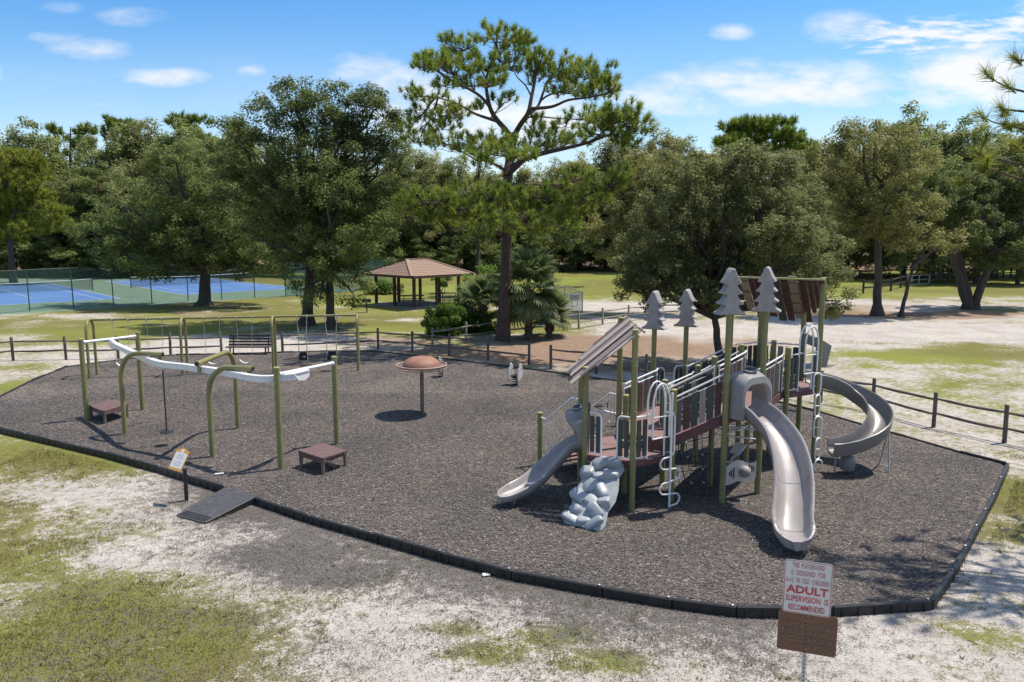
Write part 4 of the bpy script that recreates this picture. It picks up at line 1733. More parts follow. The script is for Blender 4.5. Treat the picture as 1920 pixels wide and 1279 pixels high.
# rock climber: a moulded shell of boulders
def rock_climber():
    top_c, bot_c = Vector((2.00, 15.60, 1.0)), Vector((1.34, 14.44, .0))
    ax = top_c - bot_c
    ln = ax.length
    ax.normalize()
    lat = Vector((ax.y, -ax.x, 0)).normalized()
    nr = lat.cross(ax)
    if nr.z < 0:
        nr = -nr
    rnd = random.Random(12)
    mb = MB()

    def boulder(c, sx, sy, sz, M_, e=.62, nu=14, nv=9):
        sg = lambda a, p: math.copysign(abs(a) ** p, a)
        vs, fs = [], []
        for j in range(nv + 1):
            ph = -math.pi / 2 + math.pi * j / nv
            for i in range(nu):
                th = 2 * math.pi * i / nu
                v = Vector((sx * sg(math.cos(ph), e) * sg(math.cos(th), e), sy * sg(math.cos(ph), e) * sg(math.sin(th), e), sz * sg(math.sin(ph), e)))
                vs.append(c + M_ @ v)
        for j in range(nv):
            for i in range(nu):
                fs.append((j * nu + i, j * nu + (i + 1) % nu, (j + 1) * nu + (i + 1) % nu, (j + 1) * nu + i))
        mb.add(vs, fs)
    B = Matrix((lat, ax, nr)).transposed()
    # backing shell
    prof = [(0, .40), (.12, .45), (.3, .40), (.45, .47), (.62, .44), (.8, .36), (.92, .40), (1.0, .33)]
    vs, fs = [], []
    for t, w_ in prof:
        for u in (-1, -.8, .8, 1):
            vs.append(bot_c + ax * (t * ln) + lat * (u * w_) + nr * (.06 if abs(u) < 1 else -.05))
        for u in (.9, -.9):
            vs.append(bot_c + ax * (t * ln) + lat * (u * w_) - nr * .08)
    k = 6
    for i in range(len(prof) - 1):
        for j in range(k):
            fs.append((i * k + j, i * k + (j + 1) % k, (i + 1) * k + (j + 1) % k, (i + 1) * k + j))
    fs += [tuple(range(k - 1, -1, -1)), tuple((len(prof) - 1) * k + j for j in range(k))]
    mb.add(vs, fs)
    rows = 6
    for iv in range(rows):
        nn = 2 if iv % 2 else 3
        for iu in range(nn):
            t = (iv + .5 + rnd.uniform(-.28, .28)) / rows
            u = ((iu + .5 + rnd.uniform(-.25, .25)) / nn - .5) * (.84 - .18 * t)
            sx, sy = rnd.uniform(.13, .23), rnd.uniform(.09, .16)
            sz = rnd.uniform(.08, .15)
            M_ = B @ Matrix.Rotation(rnd.uniform(-.8, .8), 3, 'Z') @ Matrix.Rotation(rnd.uniform(-.5, .5), 3, 'X') @ Matrix.Rotation(rnd.uniform(-.45, .45), 3, 'Y')
            boulder(bot_c + ax * (t * ln) + lat * u + nr * rnd.uniform(.02, .07), sx, sy, sz, M_, rnd.uniform(.38, .62))
    o = mb.build('rock_climber', M_ROCK, root, smooth=38)
    bm = bmesh.new()
    bm.from_mesh(o.data)
    bmesh.ops.recalc_face_normals(bm, faces=bm.faces)
    bm.to_mesh(o.data)
    bm.free()
    return o


rock_climber()

# pole climber with side loops at the low tower
n_ae = (E_ - A).normalized().cross(Vector((0, 0, 1)))
x_ae = (E_ - A).normalized()
pb = A.lerp(E_, .74) + n_ae * .26
mb = MB()
mb.tube([up(pb, -.1), up(pb, 2.45)], .024, 8)
mb.build('climbing_pole', M_WHITE, root, smooth=60)
mb = MB()
zz = 1.10
side = -1
pts = [up(pb, zz)]
while zz > .12:
    for k in range(1, 7):
        an = math.pi * k / 7
        pts.append(up(pb + x_ae * side * (.13 + .15 * math.sin(an)) * min(1, math.sin(an) * 3), zz - .27 * k / 7 + .02 * math.cos(an)))
    zz -= .27
    pts.append(up(pb, zz))
    side = -side
mb.tube(catmull(pts, 3), .020, 8)
mb.build('step_loop', M_WHITE, root, smooth=60)
mb = MB()
pa = pb + x_ae * .06
mb.tube([up(A.lerp(E_, .93), 1.98), up(pa, 2.0), up(pa + x_ae * .03, 1.9), up(pa + x_ae * .03, 1.2), up(pa, 1.12), up(pb, 1.2)], .016, 8)
mb.build('hand_loop', M_WHITE, root, smooth=60)

# hanging ring ladder at the high tower
n_jk = (K - J).normalized().cross(Vector((0, 0, 1)))
x_jk = (K - J).normalized()
c0 = J.lerp(K, .60) + n_jk * .34
mb = MB()
z = 2.33
for i in range(5):
    tw = (-1) ** i * .16
    dx = (x_jk * math.cos(tw) + n_jk * math.sin(tw))
    ctr = c0 - x_jk * (.012 * i) + n_jk * (.05 * i)
    pts = []
    for k in range(18):
        an = 2 * math.pi * k / 18
        sx = math.cos(an)
        sy = math.sin(an)
        pts.append(up(ctr + dx * .115 * sx, z - .26 + (.15 if sy > 0 else -.15) * (1 if abs(sy) > .05 else 0) + .115 * sy))
    r_ = MB()
    r_.tube(pts, .021, 8, closed=True)
    if i:
        r_.tube([up(ctr - dx * .11, z - .25), up(ctr + dx * .11, z - .28)], .013, 6)
    r_.build('ring', M_WHITE, root, smooth=60)
    z -= .525

# play panel with a ball below the middle deck
a_, b_ = H.lerp(I, .07), H.lerp(I, .93)
d = b_ - a_
mb = MB()
tp = []
for k in range(13):
    t = k / 12
    tp.append((t, .80 + .07 * math.sin(t * 2 * math.pi * 1.0 - .6)))
bt = [(1 - k / 12, .37 + .02 * math.sin(k)) for k in range(13)]
th = n_ = d.normalized().cross(Vector((0, 0, 1))) * .012
front = [up(a_ + d * t, z_) + th for t, z_ in tp + bt]
back = [p - th * 2 for p in front]
k = len(front)
mb.add(front + back, [tuple(range(k)), tuple(range(2 * k - 1, k - 1, -1))] + [(i, k + i, k + (i + 1) % k, (i + 1) % k) for i in range(k)])
pn = mb.build('play_panel', M_PANEL, root)
mb = MB()
cc = up(a_ + d * .55, .60) + th * 6
prof = [(0.001, -.13)] + [(.13 * math.sin(math.pi * i / 8), -.13 * math.cos(math.pi * i / 8)) for i in range(1, 8)] + [(.001, .13)]
mb.lathe(prof, 14, cc)
mb.build('spinning_ball', M_TOPPER, pn, smooth=50)
mb = MB()
for t, hh in ((.12, .10), (.18, .17), (.25, .23), (.77, .22), (.84, .15), (.90, .10)):
    c = up(a_ + d * t, .60) + th * 1.1
    mb.bar(c - Vector((0, 0, hh / 2)), c + Vector((0, 0, hh / 2)), .006, .035, up=d.normalized())
mb.build('slot', M_BLACK, pn)

# stair rails down the back of the low tower
st_dir = Vector((-.5, .866, 0))
for top_p in (B2, C):
    lo = top_p + st_dir * 1.72
    o = post(lo, 1.33)
    s0, s1 = lo - st_dir * .05, top_p + st_dir * .05
    mb = MB()
    mb.tube([up(s0, 1.22), up(s0 - st_dir * .22, 1.22), up(s1 + st_dir * .30, 1.96), up(s1, 1.98)], .02, 8)
    for zz in (.62,):
        mb.tube([up(s0 - st_dir * .22, .46), up(s1 + st_dir * .30, 1.28)], .016, 6)
    for t in (.06, .14, .38, .66, .84, .92):
        q_ = s0.lerp(s1, t)
        zz = 1.22 + (t - .13) / .7 * .74 if .13 < t < .83 else (1.22 if t < .5 else 1.97)
        mb.tube([up(q_, zz - (.78 if t < .2 else .62)), up(q_, zz)], .012, 6)
    mb.build('stair_rail', M_WHITE, root, smooth=60)
for i in range(4):
    t0 = 1 - (i + 1) / 5
    ca, cb = B2 + st_dir * 1.6 * (1 - t0), C + st_dir * 1.6 * (1 - t0)
    mb = MB()
    zz = D1 * t0
    mb.bar(up(ca.lerp(cb, .07), zz), up(ca.lerp(cb, .93), zz), .32, .05, ch=.008)
    mb.build('stair_tread', M_DECK, root)

# rope net under the ramp
mb = MB()
pa, pb_ = Vector((3.55, 16.9, 1.2)), Vector((4.42, 16.9, 1.6))
net_c = [Vector((3.5, 17.0, 1.25)), Vector((4.45, 16.95, 1.55)), Vector((4.3, 16.15, .05)), Vector((3.75, 16.3, .05))]
N_ = 5
grid = [[net_c[0].lerp(net_c[1], i / N_).lerp(net_c[3].lerp(net_c[2], i / N_), j / N_) + Vector((0, 0, -.10 * math.sin(math.pi * j / N_))) for i in range(N_ + 1)] for j in range(N_ + 1)]
for j in range(N_ + 1):
    mb.tube(grid[j], .010, 5)
    mb.tube([grid[k][j] for k in range(N_ + 1)], .010, 5)
net = mb.build('rope_net', M_BLACK, root, smooth=60)
mb = MB()
for j in range(1, N_):
    for i in range(0, N_ + 1, 2):
        mb.box(grid[j][i], (.04, .04, .04), ch=.012)
mb.build('net_joint', M_WHITE, net)
# overhead bars between the posts below the high tower
mb = MB()
zb = 1.22
p0, p1, p2 = R_.lerp(M3, .05), J.lerp(M3, .05), Vector((6.1, 18.2, 0))
mb.tube([up(P, zb), up(I, zb), ], .02, 8)
mb.tube([up(P + Vector((.25, .8, 0)), zb), up(I + Vector((.25, .8, 0)), zb)], .02, 8)
mb.tube([up(P.lerp(I, .3), zb), up(P.lerp(I, .5) + Vector((.25, .8, 0)), zb)], .02, 8)
tri = [up(P.lerp(I, .25) + Vector((.3, 1.0, 0)), zb + .02), up(P.lerp(I, .75) + Vector((.3, 1.0, 0)), zb + .02), up(P.lerp(I, .6) + Vector((.1, .5, 0)), zb + .02), up(P.lerp(I, .1) + Vector((.1, .5, 0)), zb + .02)]
mb.tube(tri, .02, 8, closed=True)
mb.build('overhead_bars', M_WHITE, root, smooth=60)
for cpos, hh in ((V2(5.55, 17.75), 1.25), (V2(6.9, 17.6), .0)):
    if hh:
        post(cpos, hh)

# small hopping pods on a bent arm beside the middle deck
mb = MB()
mb.tube([(5.0, 17.35, -.1), (5.02, 17.35, .3), (5.1, 17.3, .55), (5.25, 17.25, .7)], .03, 8)
mb.box((5.2, 17.25, .78), (.34, .30, .05), Matrix.Rotation(.5, 3, 'Z') @ Matrix.Rotation(-.7, 3, 'Y'), ch=.015)
mb.box((5.12, 17.2, .42), (.3, .26, .05), Matrix.Rotation(.3, 3, 'Z') @ Matrix.Rotation(.35, 3, 'Y'), ch=.015)
mb.build('step_pod', M_PANEL, root)
# ------------------------------------------------------------------ track ride
Z0 = 2.32
root = TR = thing('track_ride', 'olive post track ride with a curved white overhead rail', 'track ride', (-9, 21, 0))


def arch_post(base, elbow_px, arm_px, z=2.36, r=.066):
    """post that bends over into an arm reaching above the rail"""
    b = Vector((base[0], base[1], 0))
    tip = G(arm_px[0], arm_px[1], z)
    d = tip - b
    d.z = 0
    L = d.length
    dn = d.normalized()
    pts = [up(b, -.2), up(b, 1.0), up(b, 1.6)]
    rad = min(.72, L * .75)
    for k in range(1, 9):
        an = math.pi / 2 * k / 8
        pts.append(up(b + dn * rad * (1 - math.cos(an)), z - rad + rad * math.sin(an)))
    pts.append(up(b + dn * L, z + .02))
    mb = MB()
    mb.tube(pts, r, 14)
    o = mb.build('arch_post', M_POST, root, smooth=40)
    cp = MB()
    e = up(b + dn * L, z + .02)
    cp.tube([e + dn * .001, e + dn * .012], r * .8, 12)
    cp.build('end_cap', M_BLACK, o, smooth=40)
    br = MB()
    q_ = up(b + dn * (L - .12), z - .06)
    br.bar(q_ + Vector((0, 0, .03)), q_ + Vector((0, 0, -.16)), .05, .12, up=dn, ch=.01)
    br.build('hanger_bracket', M_POST, o)
    return o


for bx_, by_, h_ in ((-12.96, 23.0, 2.5), (-11.93, 24.4, 2.52), (-5.63, 18.2, 2.5), (-4.75, 20.36, 2.4)):
    mb = MB()
    mb.tube([(bx_, by_, -.2), (bx_, by_, h_)], .073, 14, mi=0)
    mb.lathe([(.076, h_ - .02), (.076, h_ + .01), (.05, h_ + .02)], 14, (bx_, by_, 0), mi=1)
    mb.build('post', [M_POST, M_POSTCAP], root, smooth=40)
arch_post((-11.04, 21.46), None, (305, 666))
arch_post((-7.71, 19.27), None, (474, 693))
arch_post((-8.03, 22.06), None, (369, 684))


def crossbar(p, q):
    mb = MB()
    mb.tube([p, q], .045, 10)
    for e, f in ((p, q), (q, p)):
        d = (f - e).normalized()
        mb.tube([e, e + d * .05], .062, 10)
    return mb.build('end_crossbar', M_TRACK, root, smooth=50)


c1 = (Vector((-12.96, 23.0, 2.40)), Vector((-11.93, 24.4, 2.40)))
c2 = (Vector((-5.63, 18.2, 2.33)), Vector((-4.75, 20.36, 2.24)))
d1 = (c1[1] - c1[0]).normalized()
crossbar(c1[0] + d1 * .07, c1[1] - d1 * .07)
d2 = (c2[1] - c2[0]).normalized()
crossbar(c2[0] + d2 * .07, c2[1] - d2 * .07)
zr = 2.20
trk = [(c1[0] + c1[1]) / 2 + Vector((0, 0, -.13))]
for px, py in ((252, 664), (296, 682), (350, 689), (420, 699), (470, 709), (505, 711), (545, 707)):
    trk.append(G(px, py, zr))
trk.append((c2[0] + c2[1]) / 2 + Vector((0, 0, -.12)))
TRK = catmull(trk, 6)
mb = MB()
mb.sweep(TRK, [(-.042, -.075), (.042, -.075), (.05, -.065), (.05, .07), (-.05, .07), (-.05, -.065)])
mb.build('track_rail', M_TRACK, root, smooth=30)
mb = MB()
mb.sweep(TRK, [(-.075, .072), (.075, .072), (.075, .088), (-.075, .088)])
mb.build('track_flange', M_TRACK, root, smooth=30)
for cc, tk in (((c1[0] + c1[1]) / 2, TRK[0]), ((c2[0] + c2[1]) / 2, TRK[-1])):
    mb = MB()
    d = (TRK[3] - TRK[0]).normalized() if tk is TRK[0] else (TRK[-4] - TRK[-1]).normalized()
    n = Vector((-d.y, d.x, 0)) * .012
    tri = [cc + Vector((0, 0, .02)) - d * .02, cc + d * .75 + Vector((0, 0, -.04)), cc + d * .5 + Vector((0, 0, -.24)), cc + d * .22 + Vector((0, 0, -.27)), cc - d * .02 + Vector((0, 0, -.2))]
    mb.add([p + n * 4 for p in tri] + [p - n * 4 for p in tri], [(0, 1, 2, 3, 4), (9, 8, 7, 6, 5)] + [(i, 5 + i, 5 + (i + 1) % 5, (i + 1) % 5) for i in range(5)])
    mb.build('gusset', M_TRACK, root)
root2 = thing('trolley_handle', 'black hanging trolley bar with a round foot disc below the white rail', 'trolley', (TRK[14].x, TRK[14].y, 0.4))
tp = min(TRK, key=lambda p: abs(p.x - G(303, 684, zr).x))
mb = MB()
mb.tube([tp + Vector((0, 0, -.07)), up(tp, .42)], .02, 8)
mb.build('hanging_bar', M_BLACK, root2, smooth=50)
mb = MB()
mb.lathe([(.03, .10), (.05, .05), (.17, .035), (.18, .015), (.16, 0), (.02, 0)], 18, (tp.x, tp.y, .34))
mb.build('foot_disc', M_BLACK, root2, smooth=40)
mb = MB()
mb.box((tp.x, tp.y, zr - .10), (.16, .07, .10), ch=.015)
mb.build('trolley_carriage', M_STEEL, root2)


def platform(px4, z, label):
    p = [G(*q_, z) for q_ in px4]
    c = sum(p, Vector()) / 4
    rt = thing('wooden_platform', label, 'platform', (c.x, c.y, 0), 'boarding platforms of the track ride')
    e1, e2 = p[1] - p[0], p[3] - p[0]
    n = 6
    for i in range(n):
        mb = MB()
        q0 = p[0] + e1 * ((i + .5) / n)
        mb.bar(q0, q0 + e2, e1.length / n - .012, .045, ch=.006)
        mb.build('board', M_PLATE, rt)
    mb = MB()
    for a, b in zip(p, p[1:] + p[:1]):
        mb.bar(a + (c - a) * .05 + Vector((0, 0, -.07)), b + (c - b) * .05 + Vector((0, 0, -.07)), .05, .09)
    mb.build('apron', M_PLATE, rt)
    for q_ in p:
        mb = MB()
        l_ = q_ + (c - q_) * .10
        mb.tube([up(l_, z - .03), up(l_, -.1)], .045, 8)
        mb.build('leg', M_BROWNPOLE, rt, smooth=50)


platform([(559, 846), (605, 861), (651, 843), (605, 832)], .40, 'brown boarding platform at the right end post of the track ride')
platform([(166, 762), (194, 772), (241, 758), (212, 749)], .40, 'brown boarding platform at the left end post of the track ride')

# ------------------------------------------------------------------ swing set
sw0, sw1 = Vector((-16.6, 30.15, 0)), Vector((-6.42, 31.85, 0))
sd = (sw1 - sw0).normalized()
sn = Vector((-sd.y, sd.x, 0))
root = SWS = thing('swing_set', 'olive three bay swing frame with arched end legs', 'swing set', sw0.copy())
ZB = 2.24
stn = [0, 3.46, 6.95, (sw1 - sw0).length]
for k, s in enumerate(stn):
    c = sw0 + sd * s
    mb = MB()
    off = .40
    pts = [up(c - sn * off, -.2), up(c - sn * off, ZB - .45)]
    for i in range(1, 12):
        an = math.pi * i / 12
        pts.append(up(c - sn * off * math.cos(an), ZB - .42 + .42 * math.sin(an)))
    pts += [up(c + sn * off, ZB - .45), up(c + sn * off, -.2)]
    mb.tube(pts, .055, 12)
    mb.build('leg_arch', M_POST, root, smooth=40)
for a, b in zip(stn[:-1], stn[1:]):
    mb = MB()
    mb.tube([up(sw0 + sd * a, ZB), up(sw0 + sd * b, ZB)], .045, 12)
    mb.build('top_beam', M_POST, root, smooth=40)


def beam_x(px):
    """station along the beam below which a hanger is seen at column px"""
    best = min(range(0, 1050), key=lambda i: abs((lambda p: 960 + 1450 * p.x / (p.y * _c - (ZB - CAM_H) * _s))(sw0 + sd * (i / 100)) - px))
    return best / 100


def u_seat(c, wdt, z):
    mb = MB()
    P_ = []
    for i in range(9):
        t = i / 8 * 2 - 1
        P_.append(up(c + sd * wdt * t, z + .15 * t * t))
    vs = []
    for p in P_:
        for o_ in (-.07, .07):
            vs.append(p + sn * o_)
            vs.append(p + sn * o_ + Vector((0, 0, -.015)))
    fs = []
    for i in range(8):
        b = i * 4
        fs += [(b, b + 2, b + 6, b + 4), (b + 1, b + 5, b + 7, b + 3), (b, b + 4, b + 5, b + 1), (b + 2, b + 3, b + 7, b + 6)]
    fs += [(0, 1, 3, 2), (32, 34, 35, 33)]
    mb.add(vs, fs)
    return mb, P_


belt = [((210, 240), 'pale belt swing at the left end of the swing set'), ((274, 303), 'pale belt swing in the left bay, right of the end swing'),
        ((381, 411), 'pale belt swing in the middle bay beside the double legs'), ((443, 472), 'pale belt swing hanging in front of the park bench')]
for (pa_, pb_), lab in belt:
    ta, tb = beam_x(pa_), beam_x(pb_)
    A_, B_ = sw0 + sd * ta, sw0 + sd * tb
    c = (A_ + B_) / 2
    rt = thing('belt_swing', lab, 'swing', up(c, .4), 'belt swings on the olive frame')
    mb, P_ = u_seat(c, (B_ - A_).length * .42, .36)
    mb.build('seat', M_SIGNCREAM, rt)
    for top, e in ((A_, P_[0]), (B_, P_[-1])):
        mb = MB()
        mb.tube([up(top, ZB - .05), e], .009, 5)
        mb.build('chain', M_CHAIN, rt)
        mb = MB()
        mb.box(up(top, ZB - .02), (.06, .14, .12), Matrix.Rotation(math.atan2(sd.y, sd.x), 3, 'Z'), ch=.012)
        mb.build('hanger', M_STEEL, rt)
    # the pair of clamps between the swings
for px, lab in (((556, 575), 'black bucket swing with jointed tan hangers, nearer the double legs'), ((608, 632), 'black bucket swing with jointed tan hangers, nearer the right end leg')):
    ta, tb = beam_x(px[0]), beam_x(px[1])
    A_, B_ = sw0 + sd * ta, sw0 + sd * tb
    c = (A_ + B_) / 2
    rt = thing('bucket_swing', lab, 'swing', up(c, .4), 'bucket swings on the olive frame')
    hw = (B_ - A_).length / 2
    for sg, top in ((-1, A_), (1, B_)):
        mb = MB()
        mb.tube([up(top, ZB - .04), up(c + sd * sg * hw * .72, 1.45), up(c + sd * sg * hw * .8, .62), up(c + sd * sg * hw * .9, .40)], .018, 7)
        mb.build('hanger_rod', M_TANPIPE, rt, smooth=60)
        mb = MB()
        mb.box(up(top, ZB - .01), (.06, .14, .12), ch=.012)
        mb.build('hanger', M_STEEL, rt)
    mb = MB()
    mb.tube([up(c - sd * hw * .72, 1.45), up(c + sd * hw * .72, 1.45)], .02, 7)
    mb.build('spreader_bar', M_TANPIPE, rt, smooth=60)
    mb = MB()
    M_ = Matrix.Rotation(math.atan2(sd.y, sd.x), 3, 'Z')
    mb.box(up(c, .44), (.34, .30, .05), M_, ch=.02)
    mb.box(up(c + sn * .15, .58), (.34, .04, .32), M_, ch=.015)
    mb.box(up(c - sn * .15, .54), (.34, .03, .16), M_, ch=.012)
    for sg in (-1, 1):
        mb.box(up(c + sd * sg * .16, .56), (.03, .30, .2), M_, ch=.012)
    mb.build('bucket_seat', M_BLACK, rt)
    mb = MB()
    mb.box(up(c - sn * .17 + sd * .06, .58), (.12, .02, .06), M_, ch=.006)
    mb.build('buckle', M_STEEL, rt)

# ------------------------------------------------------------------ spinner dome
sc_ = Vector((-2.83, 23.83, 0))
root = thing('dome_shade', 'copper dome with tan double ring on a slim brown pole', 'dome', sc_.copy())
mb = MB()
mb.tube([up(sc_, -.2), up(sc_, 1.52)], .062, 14)
mb.build('pole', M_BROWNPOLE, root, smooth=40)
dome = MB()
prof = [(.80, 1.50)] + [(.77 * math.cos(a_) ** .8 if a_ < 1.5 else .02, 1.52 + .38 * math.sin(a_)) for a_ in [math.pi / 2 * i / 9 for i in range(9)]] + [(.02, 1.90)]
vs = []
nseg = 32
prof = [(.60, 1.55), (.575, 1.63), (.52, 1.70), (.44, 1.76), (.33, 1.805), (.2, 1.83), (.1, 1.84), (.01, 1.842)]
dome.lathe(prof, nseg, (sc_.x, sc_.y, 0))
dome.build('dome', M_COPPER, root, smooth=60)
for zz, rr_ in ((1.575, .78), (1.49, .765)):
    mb = MB()
    mb.tube([(sc_.x + rr_ * math.cos(2 * math.pi * i / 40), sc_.y + rr_ * math.sin(2 * math.pi * i / 40), zz) for i in range(40)], .022, 8, closed=True)
    mb.build('ring', M_TAN, root, smooth=60)
mb = MB()
mb.lathe([(.05, 1.515), (.74, 1.52), (.75, 1.545), (.60, 1.56), (.05, 1.56)], 36, (sc_.x, sc_.y, 0))
mb.build('tray', M_BROWNPOLE, root, smooth=40)
mb = MB()
for i in range(10):
    a_ = 2 * math.pi * i / 10
    c = Vector((sc_.x + .77 * math.cos(a_), sc_.y + .77 * math.sin(a_), 0))
    mb.tube([up(c, 1.49), up(c, 1.575)], .012, 6)
mb.build('ring_strut', M_TAN, root)


# ------------------------------------------------------------------ spring riders and seesaw
def rider(px, py, yaw, label, flip):
    b = G(px, py, 0)
    rt = thing('spring_rider', label, 'spring rider', b.copy(), 'spring riders at the back of the bed')
    M_ = Matrix.Rotation(yaw, 3, 'Z')
    pts = [b + Vector((.09 * math.cos(a_), .09 * math.sin(a_), .34 * a_ / (2 * math.pi * 4.0))) for a_ in [2 * math.pi * i / 12 for i in range(49)]]
    mb = MB()
    mb.tube(pts, .02, 6)
    mb.build('spring', M_BLACK, rt, smooth=60)
    mb = MB()
    mb.box(b + Vector((0, 0, .37)), (.42, .22, .05), M_, ch=.012)
    mb.build('seat', M_BLACK, rt)
    mb = MB()
    mb.tube([b + M_ @ Vector((.06, -.24, .62)), b + M_ @ Vector((.06, .24, .62))], .016, 7)
    mb.tube([b + M_ @ Vector((.02, -.24, .26)), b + M_ @ Vector((.02, .24, .26))], .016, 7)
    mb.build('handle', M_BLACK, rt, smooth=60)
    if not flip:
        for sg in (-1, 1):
            pl = [(-.36, .18), (-.30, .06), (-.06, .12), (.1, .08), (.28, .22), (.34, .46), (.24, .70), (.10, .80), (.0, .74), (-.1, .60), (-.28, .62), (-.36, .42)]
            pl = [(x * .62, z_ * .88) for x, z_ in pl]
            mb = MB()
            f = [b + M_ @ Vector((x, sg * .19 + .03, z_ + .12)) for x, z_ in pl]
            g = [b + M_ @ Vector((x, sg * .19 - .03, z_ + .12)) for x, z_ in pl]
            k = len(pl)
            mb.add(f + g, [tuple(range(k)), tuple(range(2 * k - 1, k - 1, -1))] + [(i, k + i, k + (i + 1) % k, (i + 1) % k) for i in range(k)])
            mb.build('side_panel', M_PANEL, rt)
    else:
        for sg in (-1, 1):
            mb = MB()
            mb.tube([b + M_ @ Vector((.0, sg * .21, .22)), b + M_ @ Vector((0, sg * .21, .80))], .02, 7)
            mb.build('side_bar', M_WHITE, rt, smooth=60)
        mb = MB()
        mb.tube([b + M_ @ Vector((.0, -.21, .68)), b + M_ @ Vector((0, .21, .68))], .016, 7)
        mb.build('cross_bar', M_WHITE, rt, smooth=60)
        mb = MB()
        mb.box(b + Vector((0, 0, .52)), (.12, .34, .26), M_, ch=.03)
        mb.build('back_pad', M_BLACK, rt)


rider(966, 722, R(66), 'white double-sided spring rider standing near the back edging', False)
rider(826, 707, R(15), 'black spring rider with white side bars behind the copper dome', True)


def seesaw(p, q, label, wd=.14):
    c = (p + q) / 2
    rt = thing('spring_seesaw', label, 'seesaw', (c.x, c.y, 0))
    d = (q - p).normalized()
    mb = MB()
    mb.tube([up(c + Vector((0, 0, 0)), -.05), up(c, .34)], .09, 10)
    mb.build('spring', M_BLACK, rt, smooth=50)
    n = 8
    P_ = [p.lerp(q, i / n) for i in range(n + 1)]
    P_ = [up(v, .38 + .16 * abs(i / n * 2 - 1) ** 2) for i, v in enumerate(P_)]
    mb = MB()
    mb.tube(P_, .035, 8)
    mb.build('beam', M_WHITE, rt, smooth=60)
    for e, s_ in ((P_[0], 1), (P_[-1], -1)):
        mb = MB()
        mb.box(e + d * s_ * .12 + Vector((0, 0, .05)), (.3, .22, .05), Matrix.Rotation(math.atan2(d.y, d.x), 3, 'Z'), ch=.015)
        mb.build('seat', M_BLACK, rt)
        mb = MB()
        h_ = e + d * s_ * .36
        n_ = Vector((-d.y, d.x, 0))
        mb.tube([h_ - n_ * .2 + Vector((0, 0, .16)), h_ + n_ * .2 + Vector((0, 0, .16))], .015, 6)
        mb.tube([h_, h_ + Vector((0, 0, .16))], .015, 6)
        mb.build('handle', M_BLACK, rt, smooth=60)


seesaw(G(1116, 772, .4), G(1205, 778, .4), 'white curved seesaw with black seats behind the low tower')
seesaw(G(1448, 775, .4), G(1492, 782, .4), 'white seesaw with black ends behind the high tower')

# ------------------------------------------------------------------ park bench
c = G(468, 668)
root = thing('park_bench', 'dark brown slatted park bench in the gap of the rail fence', 'bench', c.copy())
bw = 2.05
for i in range(4):
    mb = MB()
    mb.box(c + Vector((0, .22 + .03 * i, .52 + .135 * i)), (bw, .035, .11), Matrix.Rotation(R(-12), 3, 'X'), ch=.008)
    mb.build('back_slat', M_BENCH, root)
for i in range(3):
    mb = MB()
    mb.box(c + Vector((0, -.22 + .145 * i, .45)), (bw, .13, .035), ch=.008)
    mb.build('seat_slat', M_BENCH, root)
for sg in (-1, 1):
    mb = MB()
    x = sg * bw * .40
    mb.bar(c + Vector((x, .16, -.05)), c + Vector((x, .36, 1.0)), .05, .06)
    mb.bar(c + Vector((x, -.2, -.05)), c + Vector((x, -.2, .44)), .05, .06)
    mb.bar(c + Vector((x, -.22, .41)), c + Vector((x, .2, .41)), .05, .05)
    mb.build('leg_frame', M_BLACK, root)

# ------------------------------------------------------------------ signs
def words(text, name, parent, origin, ux, uy, size, mtl, sx=1.0, bold=0.0, width=None):
    """flat lettering fixed just proud of a sign face"""
    cu = bpy.data.curves.new(name, 'FONT')
    cu.body = text
    cu.size = size
    cu.align_x = 'CENTER'
    cu.align_y = 'CENTER'
    cu.extrude = 0.0006
    cu.offset = bold
    cu.resolution_u = 2
    cu.materials.append(mtl)
    o = bpy.data.objects.new(name, cu)
    COL.objects.link(o)
    n = ux.cross(uy)
    off = OFF.get(parent.name, Vector())
    M_ = Matrix((ux * sx, uy, n)).transposed().to_4x4()
    if width:
        bpy.context.view_layer.update()
        w_ = o.dimensions.x
        M_ = Matrix((ux * (width / max(w_, 1e-4)), uy, n)).transposed().to_4x4()
    M_.translation = origin + n * .0035 - off
    bpy.context.view_layer.update()
    me = bpy.data.meshes.new_from_object(o.evaluated_get(bpy.context.evaluated_depsgraph_get()))
    bpy.data.objects.remove(o)
    bpy.data.curves.remove(cu)
    me.name = name
    me.transform(M_)
    if not me.materials:
        me.materials.append(mtl)
    o = link(name, me, parent)
    OFF[o.name] = off
    return o


def plate(w, h, rad, n=5):
    pts = []
    for cx, cy, a0_ in ((w / 2 - rad, h / 2 - rad, 0), (-w / 2 + rad, h / 2 - rad, 90), (-w / 2 + rad, -h / 2 + rad, 180), (w / 2 - rad, -h / 2 + rad, 270)):
        for k in range(n):
            a_ = R(a0_ + 90 * k / (n - 1))
            pts.append((cx + rad * math.cos(a_), cy + rad * math.sin(a_)))
    return pts


def sign_plate(parent, c, ux, uy, w, h, rad, mtl, name, t=.003):
    n = ux.cross(uy)
    pts = plate(w, h, rad)
    f = [c + ux * x + uy * y for x, y in pts]
    g = [p - n * t for p in f]
    k = len(pts)
    mb = MB()
    mb.add(f + g, [tuple(range(k)), tuple(range(2 * k - 1, k - 1, -1))] + [(i, k + i, k + (i + 1) % k, (i + 1) % k) for i in range(k)])
    return mb.build(name, mtl, parent)


